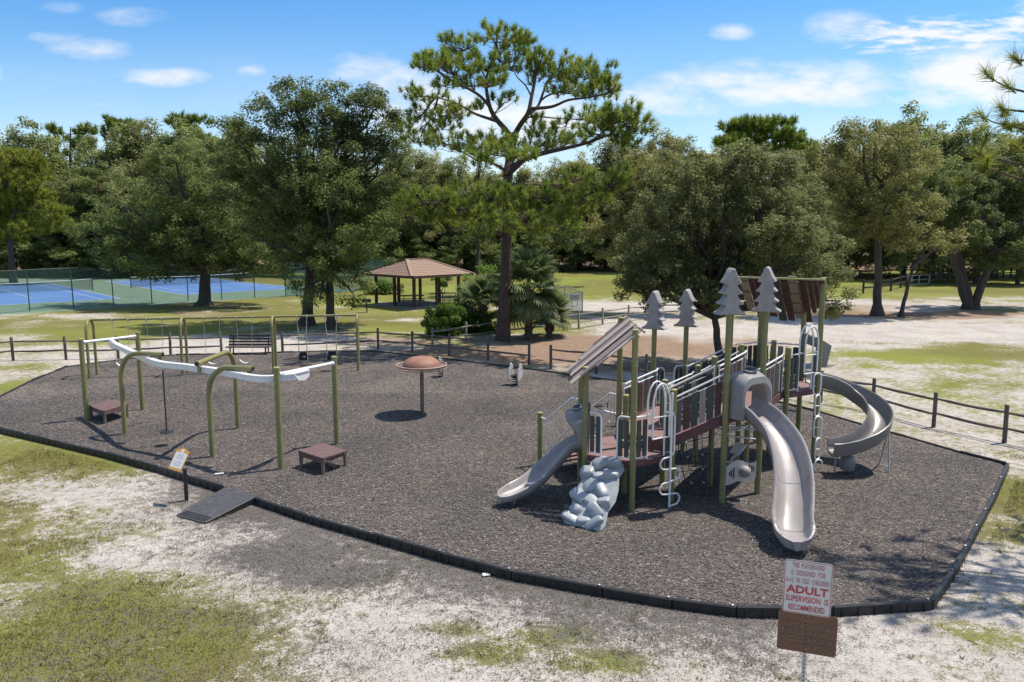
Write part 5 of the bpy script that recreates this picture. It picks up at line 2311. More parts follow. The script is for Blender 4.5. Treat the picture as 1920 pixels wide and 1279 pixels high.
def sign_border(parent, c, ux, uy, w, h, rad, wd, mtl):
    n = ux.cross(uy)
    o_ = plate(w, h, rad)
    i_ = plate(w - 2 * wd, h - 2 * wd, max(.004, rad - wd))
    k = len(o_)
    vs = [c + ux * x + uy * y + n * .002 for x, y in o_ + i_]
    mb = MB()
    mb.add(vs, [(i, (i + 1) % k, k + (i + 1) % k, k + i) for i in range(k)])
    return mb.build('border', mtl, parent)


SY = 8.27
yaw = R(-19)
ux = Vector((math.cos(yaw), math.sin(yaw), 0))
uy = Vector((0, 0, 1))
nf = ux.cross(uy)
wc = at(1514, 1103, SY)
bc = at(1513, 1188, SY)
pole_xy = (wc + bc) / 2 - nf * .03
root = thing('warning_sign', 'white and brown playground rule signs on a perforated steel post', 'sign', (pole_xy.x, pole_xy.y, GZ))
mb = MB()
mb.box((pole_xy.x, pole_xy.y, (GZ - .2 + wc.z + .25) / 2), (.045, .04, wc.z + .25 - GZ + .2), Matrix.Rotation(yaw, 3, 'Z'))
po = mb.build('post', M_STEEL, root)
mb = MB()
for i in range(40):
    z_ = GZ + .05 + i * .05
    if z_ < wc.z:
        mb.lathe([(.009, 0), (.009, .002)], 6, (0, 0, 0))
        for q_ in range(len(mb.v) - 12, len(mb.v)):
            x, y, z = mb.v[q_]
            v = Vector((pole_xy.x, pole_xy.y, z_)) + nf * (.0205 + z * .5) + ux * x + uy * y
            mb.v[q_] = tuple(v)
mb.build('punched_hole', M_BLACK, po, kind='stuff')
ww, wh = .515, .635
wp = sign_plate(root, wc, ux, uy, ww, wh, .035, M_SIGNW, 'white_sign_plate')
sign_border(wp, wc, ux, uy, ww - .01, wh - .01, .032, .009, M_SIGNPINK)
for txt, dy, sz, wd, mt_, bd in (('THIS  PLAYGROUND', .255, .085, .345, M_SIGNPINK, .0004), ('IS  DESIGNED  FOR', .165, .085, .365, M_SIGNPINK, .0004), ('6–12  YR  OLD  CHILDREN', .075, .085, .455, M_SIGNPINK, .0004),
                                 ('ADULT', -.035, .125, .445, M_SIGNRED, .004), ('SUPERVISION  IS', -.145, .098, .455, M_SIGNRED, .001), ('RECOMMENDED', -.250, .098, .385, M_SIGNRED, .001)):
    words(txt, 'lettering', wp, wc + uy * dy, ux, uy, sz, mt_, bold=bd, width=wd)
bp_ = sign_plate(root, bc + nf * -.006, ux, uy, .635, .485, .03, M_SIGNBROWN, 'brown_sign_plate')
for txt, dy, sz, wd in (('NO', .175, .10, .13), ('SKATE BOARDING', .085, .082, .55), ('ROLLER SKATING', .005, .082, .55), ('BICYCLING OR', -.080, .082, .55), ('IN-LINE SKATING', -.165, .082, .55)):
    words(txt, 'lettering', bp_, bc + nf * -.004 + uy * dy, ux, uy, sz, M_SIGNFADED, bold=.0012, width=wd)
mb = MB()
for v in (wc + uy * .27, bc + uy * .215, bc - uy * .19, bc + ux * .22 + uy * .08, bc - ux * .26 + uy * .03):
    mb.box(v + nf * .004, (.014, .014, .014), ch=.004)
mb.build('bolt', M_STEEL, root)

# low slanted information sign at the ramp
b = G(350, 938)
root = thing('information_sign', 'small orange and white slanted information board on a black post by the ramp', 'sign', b.copy())
mb = MB()
mb.box(b + Vector((0, 0, .30)), (.075, .09, .82), Matrix.Rotation(.3, 3, 'Z'), ch=.01)
mb.prism([(b.x - .04, b.y - .045), (b.x + .04, b.y - .045), (b.x + .04, b.y + .045), (b.x - .04, b.y + .045)], .58, .60)
mb.build('post', M_BLACK, root)
ux = Vector((.92, -.36, -.10)).normalized()
uy = Vector((.20, .52, .82)).normalized()
uy = (uy - ux * uy.dot(ux)).normalized()
nf = ux.cross(uy)
pc = at(336, 861, b.y - .12) - nf * .0
w, h = .34, .50
pl = [(-w / 2, -h / 2), (w / 2, -h / 2), (w / 2, h * .36), (w * .40, h * .42), (w * .25, h * .44), (w * .12, h * .5), (-w * .12, h * .5), (-w * .25, h * .44), (-w * .40, h * .42), (-w / 2, h * .36)]
mb = MB()
f = [pc + ux * x + uy * y for x, y in pl]
g = [p - nf * .012 for p in f]
k = len(pl)
mb.add(f + g, [tuple(range(k)), tuple(range(2 * k - 1, k - 1, -1))] + [(i, k + i, k + (i + 1) % k, (i + 1) % k) for i in range(k)])
pt_ = mb.build('board', M_SIGNORANGE, root)
mb = MB()
mb.add([pc + ux * x + uy * y + nf * .002 for x, y in ((-w * .46, -h * .40), (w * .46, -h * .40), (w * .46, h * .28), (w * .2, h * .30), (-w * .2, h * .30), (-w * .46, h * .28))], [(0, 1, 2, 3, 4, 5)])
mb.build('text_panel', M_SIGNCREAM, pt_)
mb = MB()
mb.add([pc + uy * h * .37 + (ux * math.cos(a_) + uy * math.sin(a_)) * .045 + nf * .002 for a_ in [2 * math.pi * i / 14 for i in range(14)]], [tuple(range(14))])
mb.build('emblem', M_SIGNCREAM, pt_)
mb = MB()
for i in range(9):
    if i == 4:
        continue
    y = h * (.20 - .062 * i)
    l_ = w * (.30 if i % 4 else .22)
    mb.add([pc + ux * x + uy * (y + yy) + nf * .004 for x, yy in ((-l_, -.004), (l_, -.004), (l_, .004), (-l_, .004))], [(0, 1, 2, 3)])
mb.build('print_line', M_SIGNGREY, pt_)

# a few bits of litter on the chips and sand
for px, py, sx, sy, lab in ((411, 888, .10, .03, 'small white scrap lying on the chips near the ramp'), (912, 1077, .07, .04, 'small white scrap on the ground outside the near edging')):
    c = G(px, py, .03 if py < 1000 else GZ + .03)
    mb = MB()
    mb.box(c, (sx * 2, sy * 2, .012), Matrix.Rotation(.3, 3, 'Z') @ Matrix.Rotation(.15, 3, 'X'))
    tag(mb.build('paper_scrap', M_SIGNW), lab, 'litter')
tw = [((1680, 1080), (1706, 1098)), ((1786, 1072), (1800, 1084))]
# ------------------------------------------------------------------ picnic shelter
pl_, pf_, pr_ = G(706, 572), G(777, 580), G(860, 573)
pr_ = pf_ + Vector((pr_.x - pf_.x, (pr_.y - pf_.y) * 1.05, 0))
pk_ = pl_ + (pr_ - pf_)
corn = [pf_, pr_, pk_, pl_]
root = PV = thing('picnic_shelter', 'open picnic shelter with brown shingled hip roof on dark posts', 'shelter', ((pf_ + pk_) / 2))
cen = (pf_ + pk_) / 2
sl = [cen + (p - cen) * 1.12 for p in corn]
mb = MB()
mb.prism([(p.x, p.y) for p in sl], GZ - .05, GZ + .12)
mb.build('slab', M_SLAB, root, bevel=.02)
for i in range(4):
    for t in (0, .5):
        p = corn[i].lerp(corn[(i + 1) % 4], t)
        mb = MB()
        mb.box(Vector((p.x, p.y, GZ + .12 + 1.2)), (.2, .2, 2.4), Matrix.Rotation(R(42), 3, 'Z'), ch=.015)
        mb.build('post', M_TIMBER, root)
mb = MB()
for i in range(4):
    mb.bar(up(corn[i], 2.36), up(corn[(i + 1) % 4], 2.36), .14, .22)
mb.build('roof_beam', M_TIMBER, root)
ev = [up(cen + (p - cen) * 1.36, 2.38) for p in corn]
sd_ = (pr_ - pf_).normalized()
r0, r1 = up(cen - sd_ * .9, 3.46), up(cen + sd_ * .9, 3.46)
mb = MB()
mb.add([ev[0], ev[1], ev[2], ev[3], r0, r1], [(0, 1, 5, 4), (1, 2, 5), (2, 3, 4, 5), (3, 0, 4)])
low = [p - Vector((0, 0, .10)) for p in ev]
mb.add(ev + low, [(0, 4, 5, 1), (1, 5, 6, 2), (2, 6, 7, 3), (3, 7, 4, 0), (4, 7, 6, 5)])
rf_ = mb.build('roof', M_ROOFSH, root)
mb = MB()
for a_, b_ in ((ev[0], r0), (ev[1], r1), (ev[2], r1), (ev[3], r0), (r0, r1)):
    mb.bar(a_ + Vector((0, 0, .02)), b_ + Vector((0, 0, .02)), .28, .03)
mb.build('ridge_cap', M_ROOFSH, rf_)
mb = MB()
for (e0, e1, t0, t1) in ((ev[0], ev[1], r0, r1), (ev[3], ev[0], r0, r0)):      # shingle courses
    for k in range(1, 11):
        t = k / 11
        a_, b_ = e0.lerp(t0, t), e1.lerp(t1, t)
        mb.bar(a_ + Vector((0, 0, .006)), b_ + Vector((0, 0, .006)), .05, .012)
mb.build('shingle_course', M_ROOFSH, rf_, kind='stuff')
mb = MB()
for a_, b_ in zip(ev, ev[1:] + ev[:1]):
    mb.bar(a_ - Vector((0, 0, .09)), b_ - Vector((0, 0, .09)), .05, .19)
mb.build('fascia', M_TIMBER, root)


def picnic_table(c, yaw, label):
    rt = thing('picnic_table', label, 'table', c.copy(), 'picnic tables under the shelter')
    M_ = Matrix.Rotation(yaw, 3, 'Z')
    z = c.z
    for i in range(3):
        mb = MB()
        mb.box(c + M_ @ Vector((0, (i - 1) * .25, .75)), (1.85, .235, .045), M_, ch=.01)
        mb.build('top_plank', M_GREENFRAME, rt)
    for sg in (-1, 1):
        mb = MB()
        mb.box(c + M_ @ Vector((0, sg * .68, .45)), (1.85, .26, .045), M_, ch=.01)
        mb.build('bench_plank', M_GREENFRAME, rt)
    for sx in (-.62, .62):
        mb = MB()
        pts = [(-.68, .42), (-.7, .12), (-.6, .03), (-.3, .03), (-.2, .12), (-.22, .7)]
        for s_ in (-1, 1):
            mb.tube([c + M_ @ Vector((sx, s_ * y, zz)) for y, zz in pts], .03, 7)
        mb.tube([c + M_ @ Vector((sx, -.68, .42)), c + M_ @ Vector((sx, .68, .42))], .025, 7)
        mb.build('leg_frame', M_GREENFRAME, rt, smooth=60)


picnic_table(up(G(773, 573, GZ + .12), GZ + .12), R(8), 'dark picnic table on the left under the brown roof')
picnic_table(up(G(842, 567, GZ + .12), GZ + .12), R(-14), 'dark picnic table on the right under the brown roof')

# ------------------------------------------------------------------ barbecue grill
b = G(688, 586)
root = thing('barbecue_grill', 'rusty pedestal barbecue grill left of the picnic shelter', 'grill', b.copy())
mb = MB()
mb.tube([b + Vector((0, 0, -.1)), b + Vector((0, 0, .72))], .045, 8)
mb.build('pedestal', M_TIMBER, root, smooth=50)
mb = MB()
for sg in (-1, 1):
    mb.box(b + Vector((sg * .28, 0, .84)), (.02, .42, .24))
mb.box(b + Vector((0, .2, .84)), (.56, .02, .24))
mb.box(b + Vector((0, 0, .73)), (.58, .42, .02))
mb.build('firebox', M_TIMBER, root)
mb = MB()
for i in range(8):
    mb.tube([b + Vector((-.24 + .07 * i, -.24, .92)), b + Vector((-.24 + .07 * i, .2, .92))], .008, 5)
mb.tube([b + Vector((-.28, -.25, .92)), b + Vector((.28, -.25, .92))], .012, 5)
mb.tube([b + Vector((.36, -.3, .95)), b + Vector((.2, -.2, .93))], .012, 5)
mb.build('grate', M_BLACK, root)

# ------------------------------------------------------------------ football goal, bin, small cage behind the palm
g0, g1 = G(843, 503), G(905, 503)
root = thing('goal', 'white pipe goal frame standing on the field beyond the shelter', 'goal', ((g0 + g1) / 2))
gz = at(860, 481, g0.y).z
mb = MB()
mb.tube([g0, up(g0, gz), up(g1, gz), g1], .09, 8)
mb.build('goal_frame', M_GOAL, root, smooth=50)
mb = MB()
for e in (g0, g1):
    mb.tube([up(e, gz), up(e + Vector((-1.0, 3.0, 0)), gz * .9), up(e + Vector((-1.2, 4.2, 0)), GZ)], .06, 6)
mb.build('back_stay', M_GOAL, root, smooth=50)
mb = MB()
b0_, b1_ = g0 + Vector((-1.2, 4.2, 0)), g1 + Vector((-1.2, 4.2, 0))
mb.add([up(g0, gz), up(g1, gz), up(b1_, GZ + .05), up(b0_, GZ + .05)], [(0, 1, 2, 3)])
mb.build('goal_net', mesh_material('dark_net', (.05, .05, .045), .5), root)

b = G(1022, 612)
root = thing('recycling_bin', 'bright blue barrel half hidden behind the palm fronds', 'bin', b.copy())
mb = MB()
mb.lathe([(.34, 0), (.36, .04), (.37, .45), (.38, .5), (.37, .55), (.37, 1.3), (.36, 1.36), (.38, 1.42), (.30, 1.44)], 18, b)
mb.build('barrel', M_BLUE, root, smooth=45)
mb = MB()
mb.lathe([(.36, 1.44), (.34, 1.50), (.2, 1.54), (.02, 1.55)], 18, b)
mb.build('lid', M_BLUE, root, smooth=45)


def link_fence(pts, hgt, label, mtl, posts=True, rail=True, name='chain_link_fence', pr=.035, mids=(), pm=None, top=M_STEEL):
    rt = thing(name, label, 'fence', pts[0].copy())
    for p in pts:
        mb = MB()
        mb.tube([p - Vector((0, 0, .1)), up(p, GZ + hgt)], pr, 8)
        mb.build('post', pm or M_STEEL, rt, smooth=50)
    for a_, b_ in zip(pts[:-1], pts[1:]):
        mb = MB()
        for z in [hgt - .02] + list(mids):
            mb.tube([up(a_, GZ + z), up(b_, GZ + z)], .026, 6)
        mb.build('top_rail', top, rt, smooth=50)
        mb = MB()
        n = Vector((b_.y - a_.y, a_.x - b_.x, 0)).normalized() * .03
        mb.add([up(a_, GZ + .03) + n, up(b_, GZ + .03) + n, up(b_, GZ + hgt - .05) + n, up(a_, GZ + hgt - .05) + n], [(0, 1, 2, 3)])
        mb.build('wire_mesh', mtl, rt)
    return rt


ca, cb = G(1036, 600), G(1092, 588)
cc_, cd_ = cb + Vector((-.9, 5.5, 0)), ca + Vector((-.6, 5.5, 0))
link_fence([ca, cb, cc_, cd_, ca], 1.55, 'grey chain link enclosure to the right of the palm', M_CHAINGREY)
b = G(1077, 574)
root = thing('utility_box', 'small grey metal box standing in the chain link enclosure', 'box', b.copy())
mb = MB()
mb.box(b + Vector((0, 0, .7)), (.7, .4, .5), ch=.02)
mb.build('cabinet', M_STEEL, root)
mb = MB()
mb.box(b + Vector((-.22, 0, .22)), (.06, .06, .46))
mb.box(b + Vector((.22, 0, .22)), (.06, .06, .46))
mb.build('leg', M_STEEL, root)
mb = MB()
mb.box(b + Vector((0, -.21, .7)), (.6, .02, .42), ch=.006)
mb.build('door', M_STEEL, root)

# ------------------------------------------------------------------ tennis courts and their fence
TZ = GZ + .02
fl = [(-140, 601), (-60, 595), (56, 584), (138, 577), (213, 573), (285, 569), (353, 565), (416, 562), (478, 559), (536, 556)]
FL = GP(*fl)
far0, far1 = G(-300, 520), G(180, 516)
poly = [FL[0] + Vector((-40, -8, 0)), FL[0], FL[-1], FL[-1] + Vector((5.5, 6.5, 0)), Vector((-40, 93, 0)), Vector((-110, 93, 0))]
mb = MB()
mb.add([up(p, TZ - .008) for p in poly], [tuple(range(len(poly)))])
cs = mb.build('tennis_court', M_COURTGREEN)
tag(cs, 'green painted surround of the tennis courts', None, None, 'structure')
OFF[cs.name] = Vector()
n0 = G(226, 560)
sdir = (G(75, 527.5) - n0)
sdir = Vector((sdir.x, sdir.y, 0)).normalized()
bdir = Vector((-sdir.y, sdir.x, 0))
if bdir.x > 0:
    bdir = -bdir


def court(corner, sdir, bdir, label):
    """corner = near baseline corner; sdir runs along the sideline, bdir along the baseline"""
    def pt(s, b, z=TZ):
        v = corner + sdir * s + bdir * b
        return up(v, z)
    mb = MB()
    mb.add([pt(-.04, -.04, TZ - .003), pt(23.81, -.04, TZ - .003), pt(23.81, 11.0, TZ - .003), pt(-.04, 11.0, TZ - .003)], [(0, 1, 2, 3)])
    o = mb.build('court_paint', M_COURTBLUE, cs)
    ln = MB()

    def line(s0, b0_, s1, b1_, w=.07):
        a_, c_ = pt(s0, b0_, TZ + .002), pt(s1, b1_, TZ + .002)
        d = (c_ - a_).normalized()
        n = Vector((-d.y, d.x, 0)) * w / 2
        ln.add([a_ - n, c_ - n, c_ + n, a_ + n], [(0, 1, 2, 3)])
    W, Lc = 10.97, 23.77
    for b_ in (0, W):
        line(0, b_, Lc, b_)
    for b_ in (1.37, W - 1.37):
        line(.05, b_, Lc - .05, b_, .06)
    line(0, .05, 0, W - .05, .10)
    line(Lc, .05, Lc, W - .05, .10)
    for s_ in (5.485, Lc - 5.485):
        line(s_, 1.42, s_, W - 1.42, .06)
    line(5.5, W / 2, Lc - 5.5, W / 2, .055)
    ln.build('court_line', M_LINE, o)
    nr = thing('tennis_net', label, 'net', pt(Lc / 2, W / 2, GZ))
    for b_ in (-.9, W + .9):
        mb = MB()
        mb.tube([pt(Lc / 2, b_, GZ), pt(Lc / 2, b_, TZ + 1.12)], .05, 8)
        mb.build('post', M_FENCEPOSTG, nr, smooth=50)
    mb = MB()
    k = 10
    tops = [pt(Lc / 2, -.9 + (W + 1.8) * i / k, TZ + 1.05 - .14 * math.sin(math.pi * i / k)) for i in range(k + 1)]
    bots = [pt(Lc / 2, -.9 + (W + 1.8) * i / k, TZ + .06) for i in range(k + 1)]
    mb.add(tops + bots, [(i, i + 1, k + 2 + i, k + 1 + i) for i in range(k)])
    mb.build('net_mesh', mesh_material('black_net', (.02, .03, .03), .42), nr)
    mb = MB()
    mb.tube(tops, .03, 6)
    mb.build('net_band', M_LINE, nr)


court(n0, sdir, bdir, 'tennis net across the left blue court')
court(G(345, 553), sdir, -bdir, 'tennis net across the right blue court behind the oak')
link_fence(FL, 3.0, 'tall green chain link fence along the near side of the tennis courts', M_CHAINLINK, pr=.04, pm=M_FENCEPOSTG, name='court_fence', top=M_FENCEPOSTG)
e_ = FL[-1]
link_fence([e_, e_ + Vector((2.6, 3.2, 0)), e_ + Vector((5.3, 6.4, 0)), e_ + Vector((8.2, 9.6, 0))], 3.0, 'green windscreen fence at the right corner of the tennis courts', M_WINDSCREEN, pr=.04, pm=M_FENCEPOSTG, name='court_fence', top=M_FENCEPOSTG)
fb = [G(x, 518.5 - (x - 27) * .005) for x in (-330, -200, -85, 27, 81, 135, 190, 250, 320)]
link_fence(fb, 3.3, 'tall green fence at the back of the tennis courts below the wood', M_CHAINLINK, pr=.05, pm=M_FENCEPOSTG, name='court_fence', mids=(1.65,), top=M_STEEL)

# ------------------------------------------------------------------ board fences on the right
def board_fence(pts, label, m=M_FENCEDK, h=1.2, rails=(.55, 1.08)):
    rt = thing('board_fence', label, 'fence', pts[0].copy())
    for p in pts:
        mb = MB()
        mb.box(Vector((p.x, p.y, GZ + h / 2)), (.15, .15, h), ch=.01)
        mb.build('post', m, rt)
    for a_, b_ in zip(pts[:-1], pts[1:]):
        for z in rails:
            mb = MB()
            mb.bar(up(a_, GZ + z), up(b_, GZ + z), .05, .14)
            mb.build('rail', m, rt)


board_fence(GP((1618, 551), (1642, 549), (1670, 546), (1688, 540), (1699, 538)), 'dark board fence left of the wire gate on the right', h=1.3)
board_fence(GP((1743, 536), (1759, 533), (1776, 531.5), (1800, 529), (1823, 526.5), (1853, 523.5), (1868, 522), (1881, 520.5), (1895, 519.5), (1910, 518), (1930, 516.5), (1955, 515)), 'dark board fence right of the wire gate behind the forked oak', h=1.3)
board_fence(GP((1592, 505), (1623, 503), (1651, 501.5), (1678, 500), (1703, 498.5), (1728, 497.5), (1748, 496.5), (1770, 496), (1822, 495), (1880, 494.5), (1940, 494)), 'distant dark board fence along the far edge of the right field', m=M_FENCE, h=1.5, rails=(.7, 1.3))
ga, gb = G(1699, 539), G(1743, 536)
root = thing('wire_gate', 'thin metal gate between the two board fences on the right', 'gate', ga.copy())
mb = MB()
for z in (.25, .7, 1.15):
    mb.tube([up(ga.lerp(gb, .06), GZ + z), up(ga.lerp(gb, .96), GZ + z)], .03, 6)
for t in (.06, .52, .96):
    mb.tube([up(ga.lerp(gb, t), GZ + .25), up(ga.lerp(gb, t), GZ + 1.15)], .03, 6)
mb.build('gate_frame', M_STEEL, root, smooth=50)
mb = MB()
mb.box(ga.lerp(gb, .12) + Vector((0, -.05, .95)), (.5, .03, .7))
mb.build('notice', M_SIGNGREY, root)
# ------------------------------------------------------------------ foliage builders
def leaf_mesh(name, C, Rr, n_per, size, mtl, seed, flat=.75, up_bias=.95, tone_mid=.42, aspect=.5, tone_c=None):
    """C clump centres (k,3), Rr clump radii (k); returns mesh of small four-sided leaves"""
    r = np.random.default_rng(seed)
    k = len(C)
    n_per = n_per * 1.25
    size = size * 1.0
    cnt = np.maximum(6, (n_per * (Rr / Rr.mean()) ** 2)).astype(int)
    ci = np.repeat(np.arange(k), cnt)
    n = len(ci)
    d = r.normal(0, 1, (n, 3))
    d /= np.linalg.norm(d, axis=1, keepdims=True) + 1e-9
    rad = Rr[ci] * r.random(n) ** .42
    p = C[ci] + d * rad[:, None] * np.array([1, 1, flat])
    nr = d * .6 + r.normal(0, .5, (n, 3)) + np.array([0, 0, up_bias])
    nr /= np.linalg.norm(nr, axis=1, keepdims=True) + 1e-9
    a = np.cross(nr, r.normal(0, 1, (n, 3)))
    a /= np.linalg.norm(a, axis=1, keepdims=True) + 1e-9
    b = np.cross(nr, a)
    s = size * r.uniform(.65, 1.35, n)[:, None]
    a, b = a * s, b * s * aspect
    v = np.stack([p - a, p - b + nr * s * .12, p + a, p + b + nr * s * .12], 1).reshape(-1, 3)
    f = np.arange(n * 4).reshape(n, 4)
    tc = r.normal(tone_mid, .14, k) if tone_c is None else tone_c
    tone = np.clip(tc[ci] + r.normal(0, .13, n), 0, 1)
    tone = np.where(r.random(n) < .03, r.uniform(.8, 1, n), tone)
    me = bpy.data.meshes.new(name)
    fast_mesh(me, v, f, dict(tone=tone), 'FACE')
    me.materials.append(mtl)
    return me


def clumps(ells, seed, dens=1.0, cr=(.45, .8), shell=.55, zmin=None):
    """ells: (x, y, z, rx, ry, rz) in metres"""
    r = np.random.default_rng(seed)
    C, Rr, E = [], [], []
    for ei, (x, y, z, rx, ry, rz) in enumerate(ells):
        area = rx * ry + ry * rz + rx * rz
        dens_ = dens * 1.0
        n = max(5, int(area * 1.5 * dens / (np.mean(cr) ** 2 * 2.2)))
        d = r.normal(0, 1, (n, 3))
        d /= np.linalg.norm(d, axis=1, keepdims=True)
        t = shell + (1.06 - shell) * r.random(n) ** .55
        t *= r.uniform(.85, 1.1, n)
        p = d * t[:, None] * np.array([rx, ry, rz]) + np.array([x, y, z])
        q = r.uniform(cr[0], cr[1], n)
        C.append(p)
        Rr.append(q)
        E.append(np.full(n, ei))
    C, Rr, E = np.concatenate(C), np.concatenate(Rr), np.concatenate(E)
    if zmin is not None:
        k = C[:, 2] > zmin
        C, Rr, E = C[k], Rr[k], E[k]
    return C, Rr, E


def limb(mb, p, q, r0, r1, rnd, sag=.0, n=5, sides=7, wob=.06):
    d = q - p
    L = d.length
    pts, rs = [], []
    for i in range(n + 1):
        t = i / n
        w = Vector((rnd.uniform(-1, 1), rnd.uniform(-1, 1), rnd.uniform(-.6, .6))) * (wob * L * math.sin(math.pi * t))
        pts.append(p + d * t + w + Vector((0, 0, sag * L * math.sin(math.pi * t))))
        rs.append(r0 + (r1 - r0) * t)
    mb.tube(pts, rs, sides, caps=True)
    return pts


def px_ells(lst, Y, yspread=1.0, seed=0, depth=.85):
    rnd = random.Random(seed)
    out = []
    for e in lst:
        px, py, rx, rz = e[:4]
        dy = e[4] if len(e) > 4 else rnd.uniform(-1, 1) * yspread
        c = at(px, py, Y + dy)
        s = (Y + dy) / 1450
        out.append((c.x, c.y, c.z, rx * s, rx * s * depth, rz * s))
    return out


def broadleaf(name, label, base, ells, mtl, seed, trunk_r=.3, fork=None, lean=(0, 0), dens=1.0, n_per=85, size=.085, cr=(.38, .68), trunks=None, group=None, bark=None, cat='tree', twig=.35, shell=.55, aspect=.5, tone=.42, zmin=None):
    rnd = random.Random(seed)
    rt = thing(name, label, cat, base.copy(), group)
    C, Rr, E = clumps(ells, seed, dens, cr, shell, zmin)
    loc = np.array(base)
    me = leaf_mesh('crown', C - loc, Rr, n_per, size, mtl, seed + 1, tone_mid=tone, aspect=aspect)
    link('crown', me, rt)
    mb = MB()
    zlow = min(e[2] - e[5] * .2 for e in ells)
    fz = fork if fork else max(base.z + 1.2, min(zlow, base.z + 4))
    ctop = Vector((base.x + lean[0], base.y + lean[1], fz))
    segs = trunks or [(base, ctop)]
    tops = []
    for (b_, t_) in segs:
        b_, t_ = Vector(b_), Vector(t_)
        pts, rs = [], []
        for i in range(8):
            t = i / 7
            w = Vector((rnd.uniform(-1, 1), rnd.uniform(-1, 1), 0)) * .05 * math.sin(math.pi * t)
            pts.append(b_.lerp(t_, t) + w)
            fl = 1 + .9 * max(0, .14 - t) / .14
            rs.append(trunk_r * fl * (1 - .32 * t))
        pts[0] = pts[0] - Vector((0, 0, .15))
        mb.tube(pts, rs, 12)
        tops.append(t_)
    for ei, e in enumerate(ells):
        c = Vector(e[:3])
        tp_ = min(tops, key=lambda t: (t - c).length)
        end = c + Vector((0, 0, -e[5] * .15))
        pts = limb(mb, tp_ - Vector((0, 0, .2)), end, trunk_r * .5, trunk_r * .14, rnd, sag=.06, n=6)
        idx = np.nonzero(E == ei)[0]
        for j in idx:
            if rnd.random() < twig:
                q = Vector(C[j])
                s_ = pts[rnd.choice((2, 3, 4, 5, 6))]
                limb(mb, s_, q, trunk_r * .10, .012, rnd, n=3, sides=4, wob=.08)
    mb.build('trunk', bark or M_BARK, rt, smooth=60)
    return rt


# ------------------------------------------------------------------ oaks
b = G(575, 610)
broadleaf('oak_tree', 'tall dark oak left of the shelter, the left of the two trunks behind the swings', b,
          px_ells([(560, 200, 62, 48), (505, 245, 64, 60), (630, 196, 74, 44), (690, 240, 62, 62), (590, 260, 95, 66), (470, 300, 58, 58), (600, 320, 90, 75), (705, 320, 58, 65), (530, 350, 70, 62), (640, 380, 90, 62, 1.5), (555, 175, 42, 28), (440, 255, 40, 42), (720, 280, 40, 50), (650, 270, 60, 60), (500, 400, 60, 50, 2), (720, 390, 44, 50, 1.5), (700, 200, 40, 34), (450, 340, 44, 44)], b.y, 1.6, 3),
          L_OAKDK, 21, .36, fork=5.2, lean=(.5, .2), dens=1.25, n_per=95, size=.088, tone=.40)
b = G(622, 617)
broadleaf('oak_tree', 'olive oak with drooping low branches, the right of the two trunks behind the swings', b,
          px_ells([(600, 400, 70, 55), (540, 390, 55, 50), (500, 420, 50, 45), (650, 430, 70, 55), (590, 450, 70, 45), (700, 420, 50, 60), (720, 465, 34, 40), (640, 505, 50, 32), (590, 520, 36, 26), (545, 470, 50, 34), (660, 545, 34, 26), (625, 350, 50, 40), (560, 500, 30, 26), (610, 490, 55, 34), (575, 545, 34, 24), (680, 500, 40, 34), (630, 460, 60, 40), (470, 440, 40, 36), (600, 560, 26, 18)], b.y - .4, 1.6, 5),
          L_OAK, 22, .28, fork=3.6, lean=(-.1, 0), dens=1.3, n_per=90, size=.078)
b = G(383, 573)
broadleaf('oak_tree', 'broad spreading oak beside the tennis court fence', b,
          px_ells([(340, 350, 80, 55), (420, 380, 75, 55), (280, 400, 65, 55), (360, 430, 80, 50), (300, 455, 60, 42), (440, 440, 65, 50), (480, 470, 50, 36), (250, 455, 50, 45), (220, 480, 36, 36), (340, 500, 50, 28), (290, 505, 40, 26), (410, 490, 45, 30), (210, 420, 40, 50), (380, 310, 55, 40), (450, 500, 40, 22), (520, 500, 26, 18), (310, 330, 60, 50), (230, 380, 50, 55), (180, 450, 44, 46), (380, 460, 70, 40), (450, 400, 60, 50), (330, 300, 50, 36), (500, 440, 46, 36)], b.y, 2.4, 7),
          L_OAK, 23, .50, fork=2.8, lean=(.3, 0), dens=1.05, n_per=95, size=.10, cr=(.45, .8), tone=.40)
b = G(1354, 690)
broadleaf('oak_tree', 'wide greyish-olive oak standing behind the high tower', b,
          px_ells([(1330, 370, 90, 60), (1420, 340, 90, 55), (1250, 400, 70, 60), (1340, 450, 90, 60), (1440, 420, 90, 60), (1500, 400, 60, 50), (1530, 460, 55, 55), (1460, 490, 80, 50), (1370, 510, 70, 45), (1270, 470, 70, 55), (1215, 470, 50, 50), (1200, 530, 40, 30), (1180, 500, 34, 30), (1250, 530, 45, 26), (1555, 510, 34, 40), (1520, 530, 40, 34), (1290, 320, 60, 40), (1375, 300, 60, 35), (1470, 330, 55, 40), (1480, 560, 40, 24), (1545, 565, 26, 26), (1300, 515, 60, 34), (1345, 540, 50, 24), (1430, 540, 60, 28), (1240, 560, 30, 16), (1172, 540, 30, 20), (1575, 560, 24, 32), (1290, 540, 50, 26, -2), (1350, 562, 42, 18, -2), (1420, 560, 52, 20, -1.5), (1240, 520, 50, 34, -2), (1490, 545, 50, 32, -2), (1195, 500, 40, 40, -1), (1390, 470, 80, 50), (1300, 470, 60, 44), (1460, 450, 70, 50)], b.y + .6, 1.9, 9),
          L_GREY, 24, .19, fork=1.9, lean=(-.3, .2), dens=1.35, n_per=110, size=.066, cr=(.28, .50), tone=.44, trunks=[(b, b + Vector((-.35, .3, 2.3)))])
b = G(1219, 588)
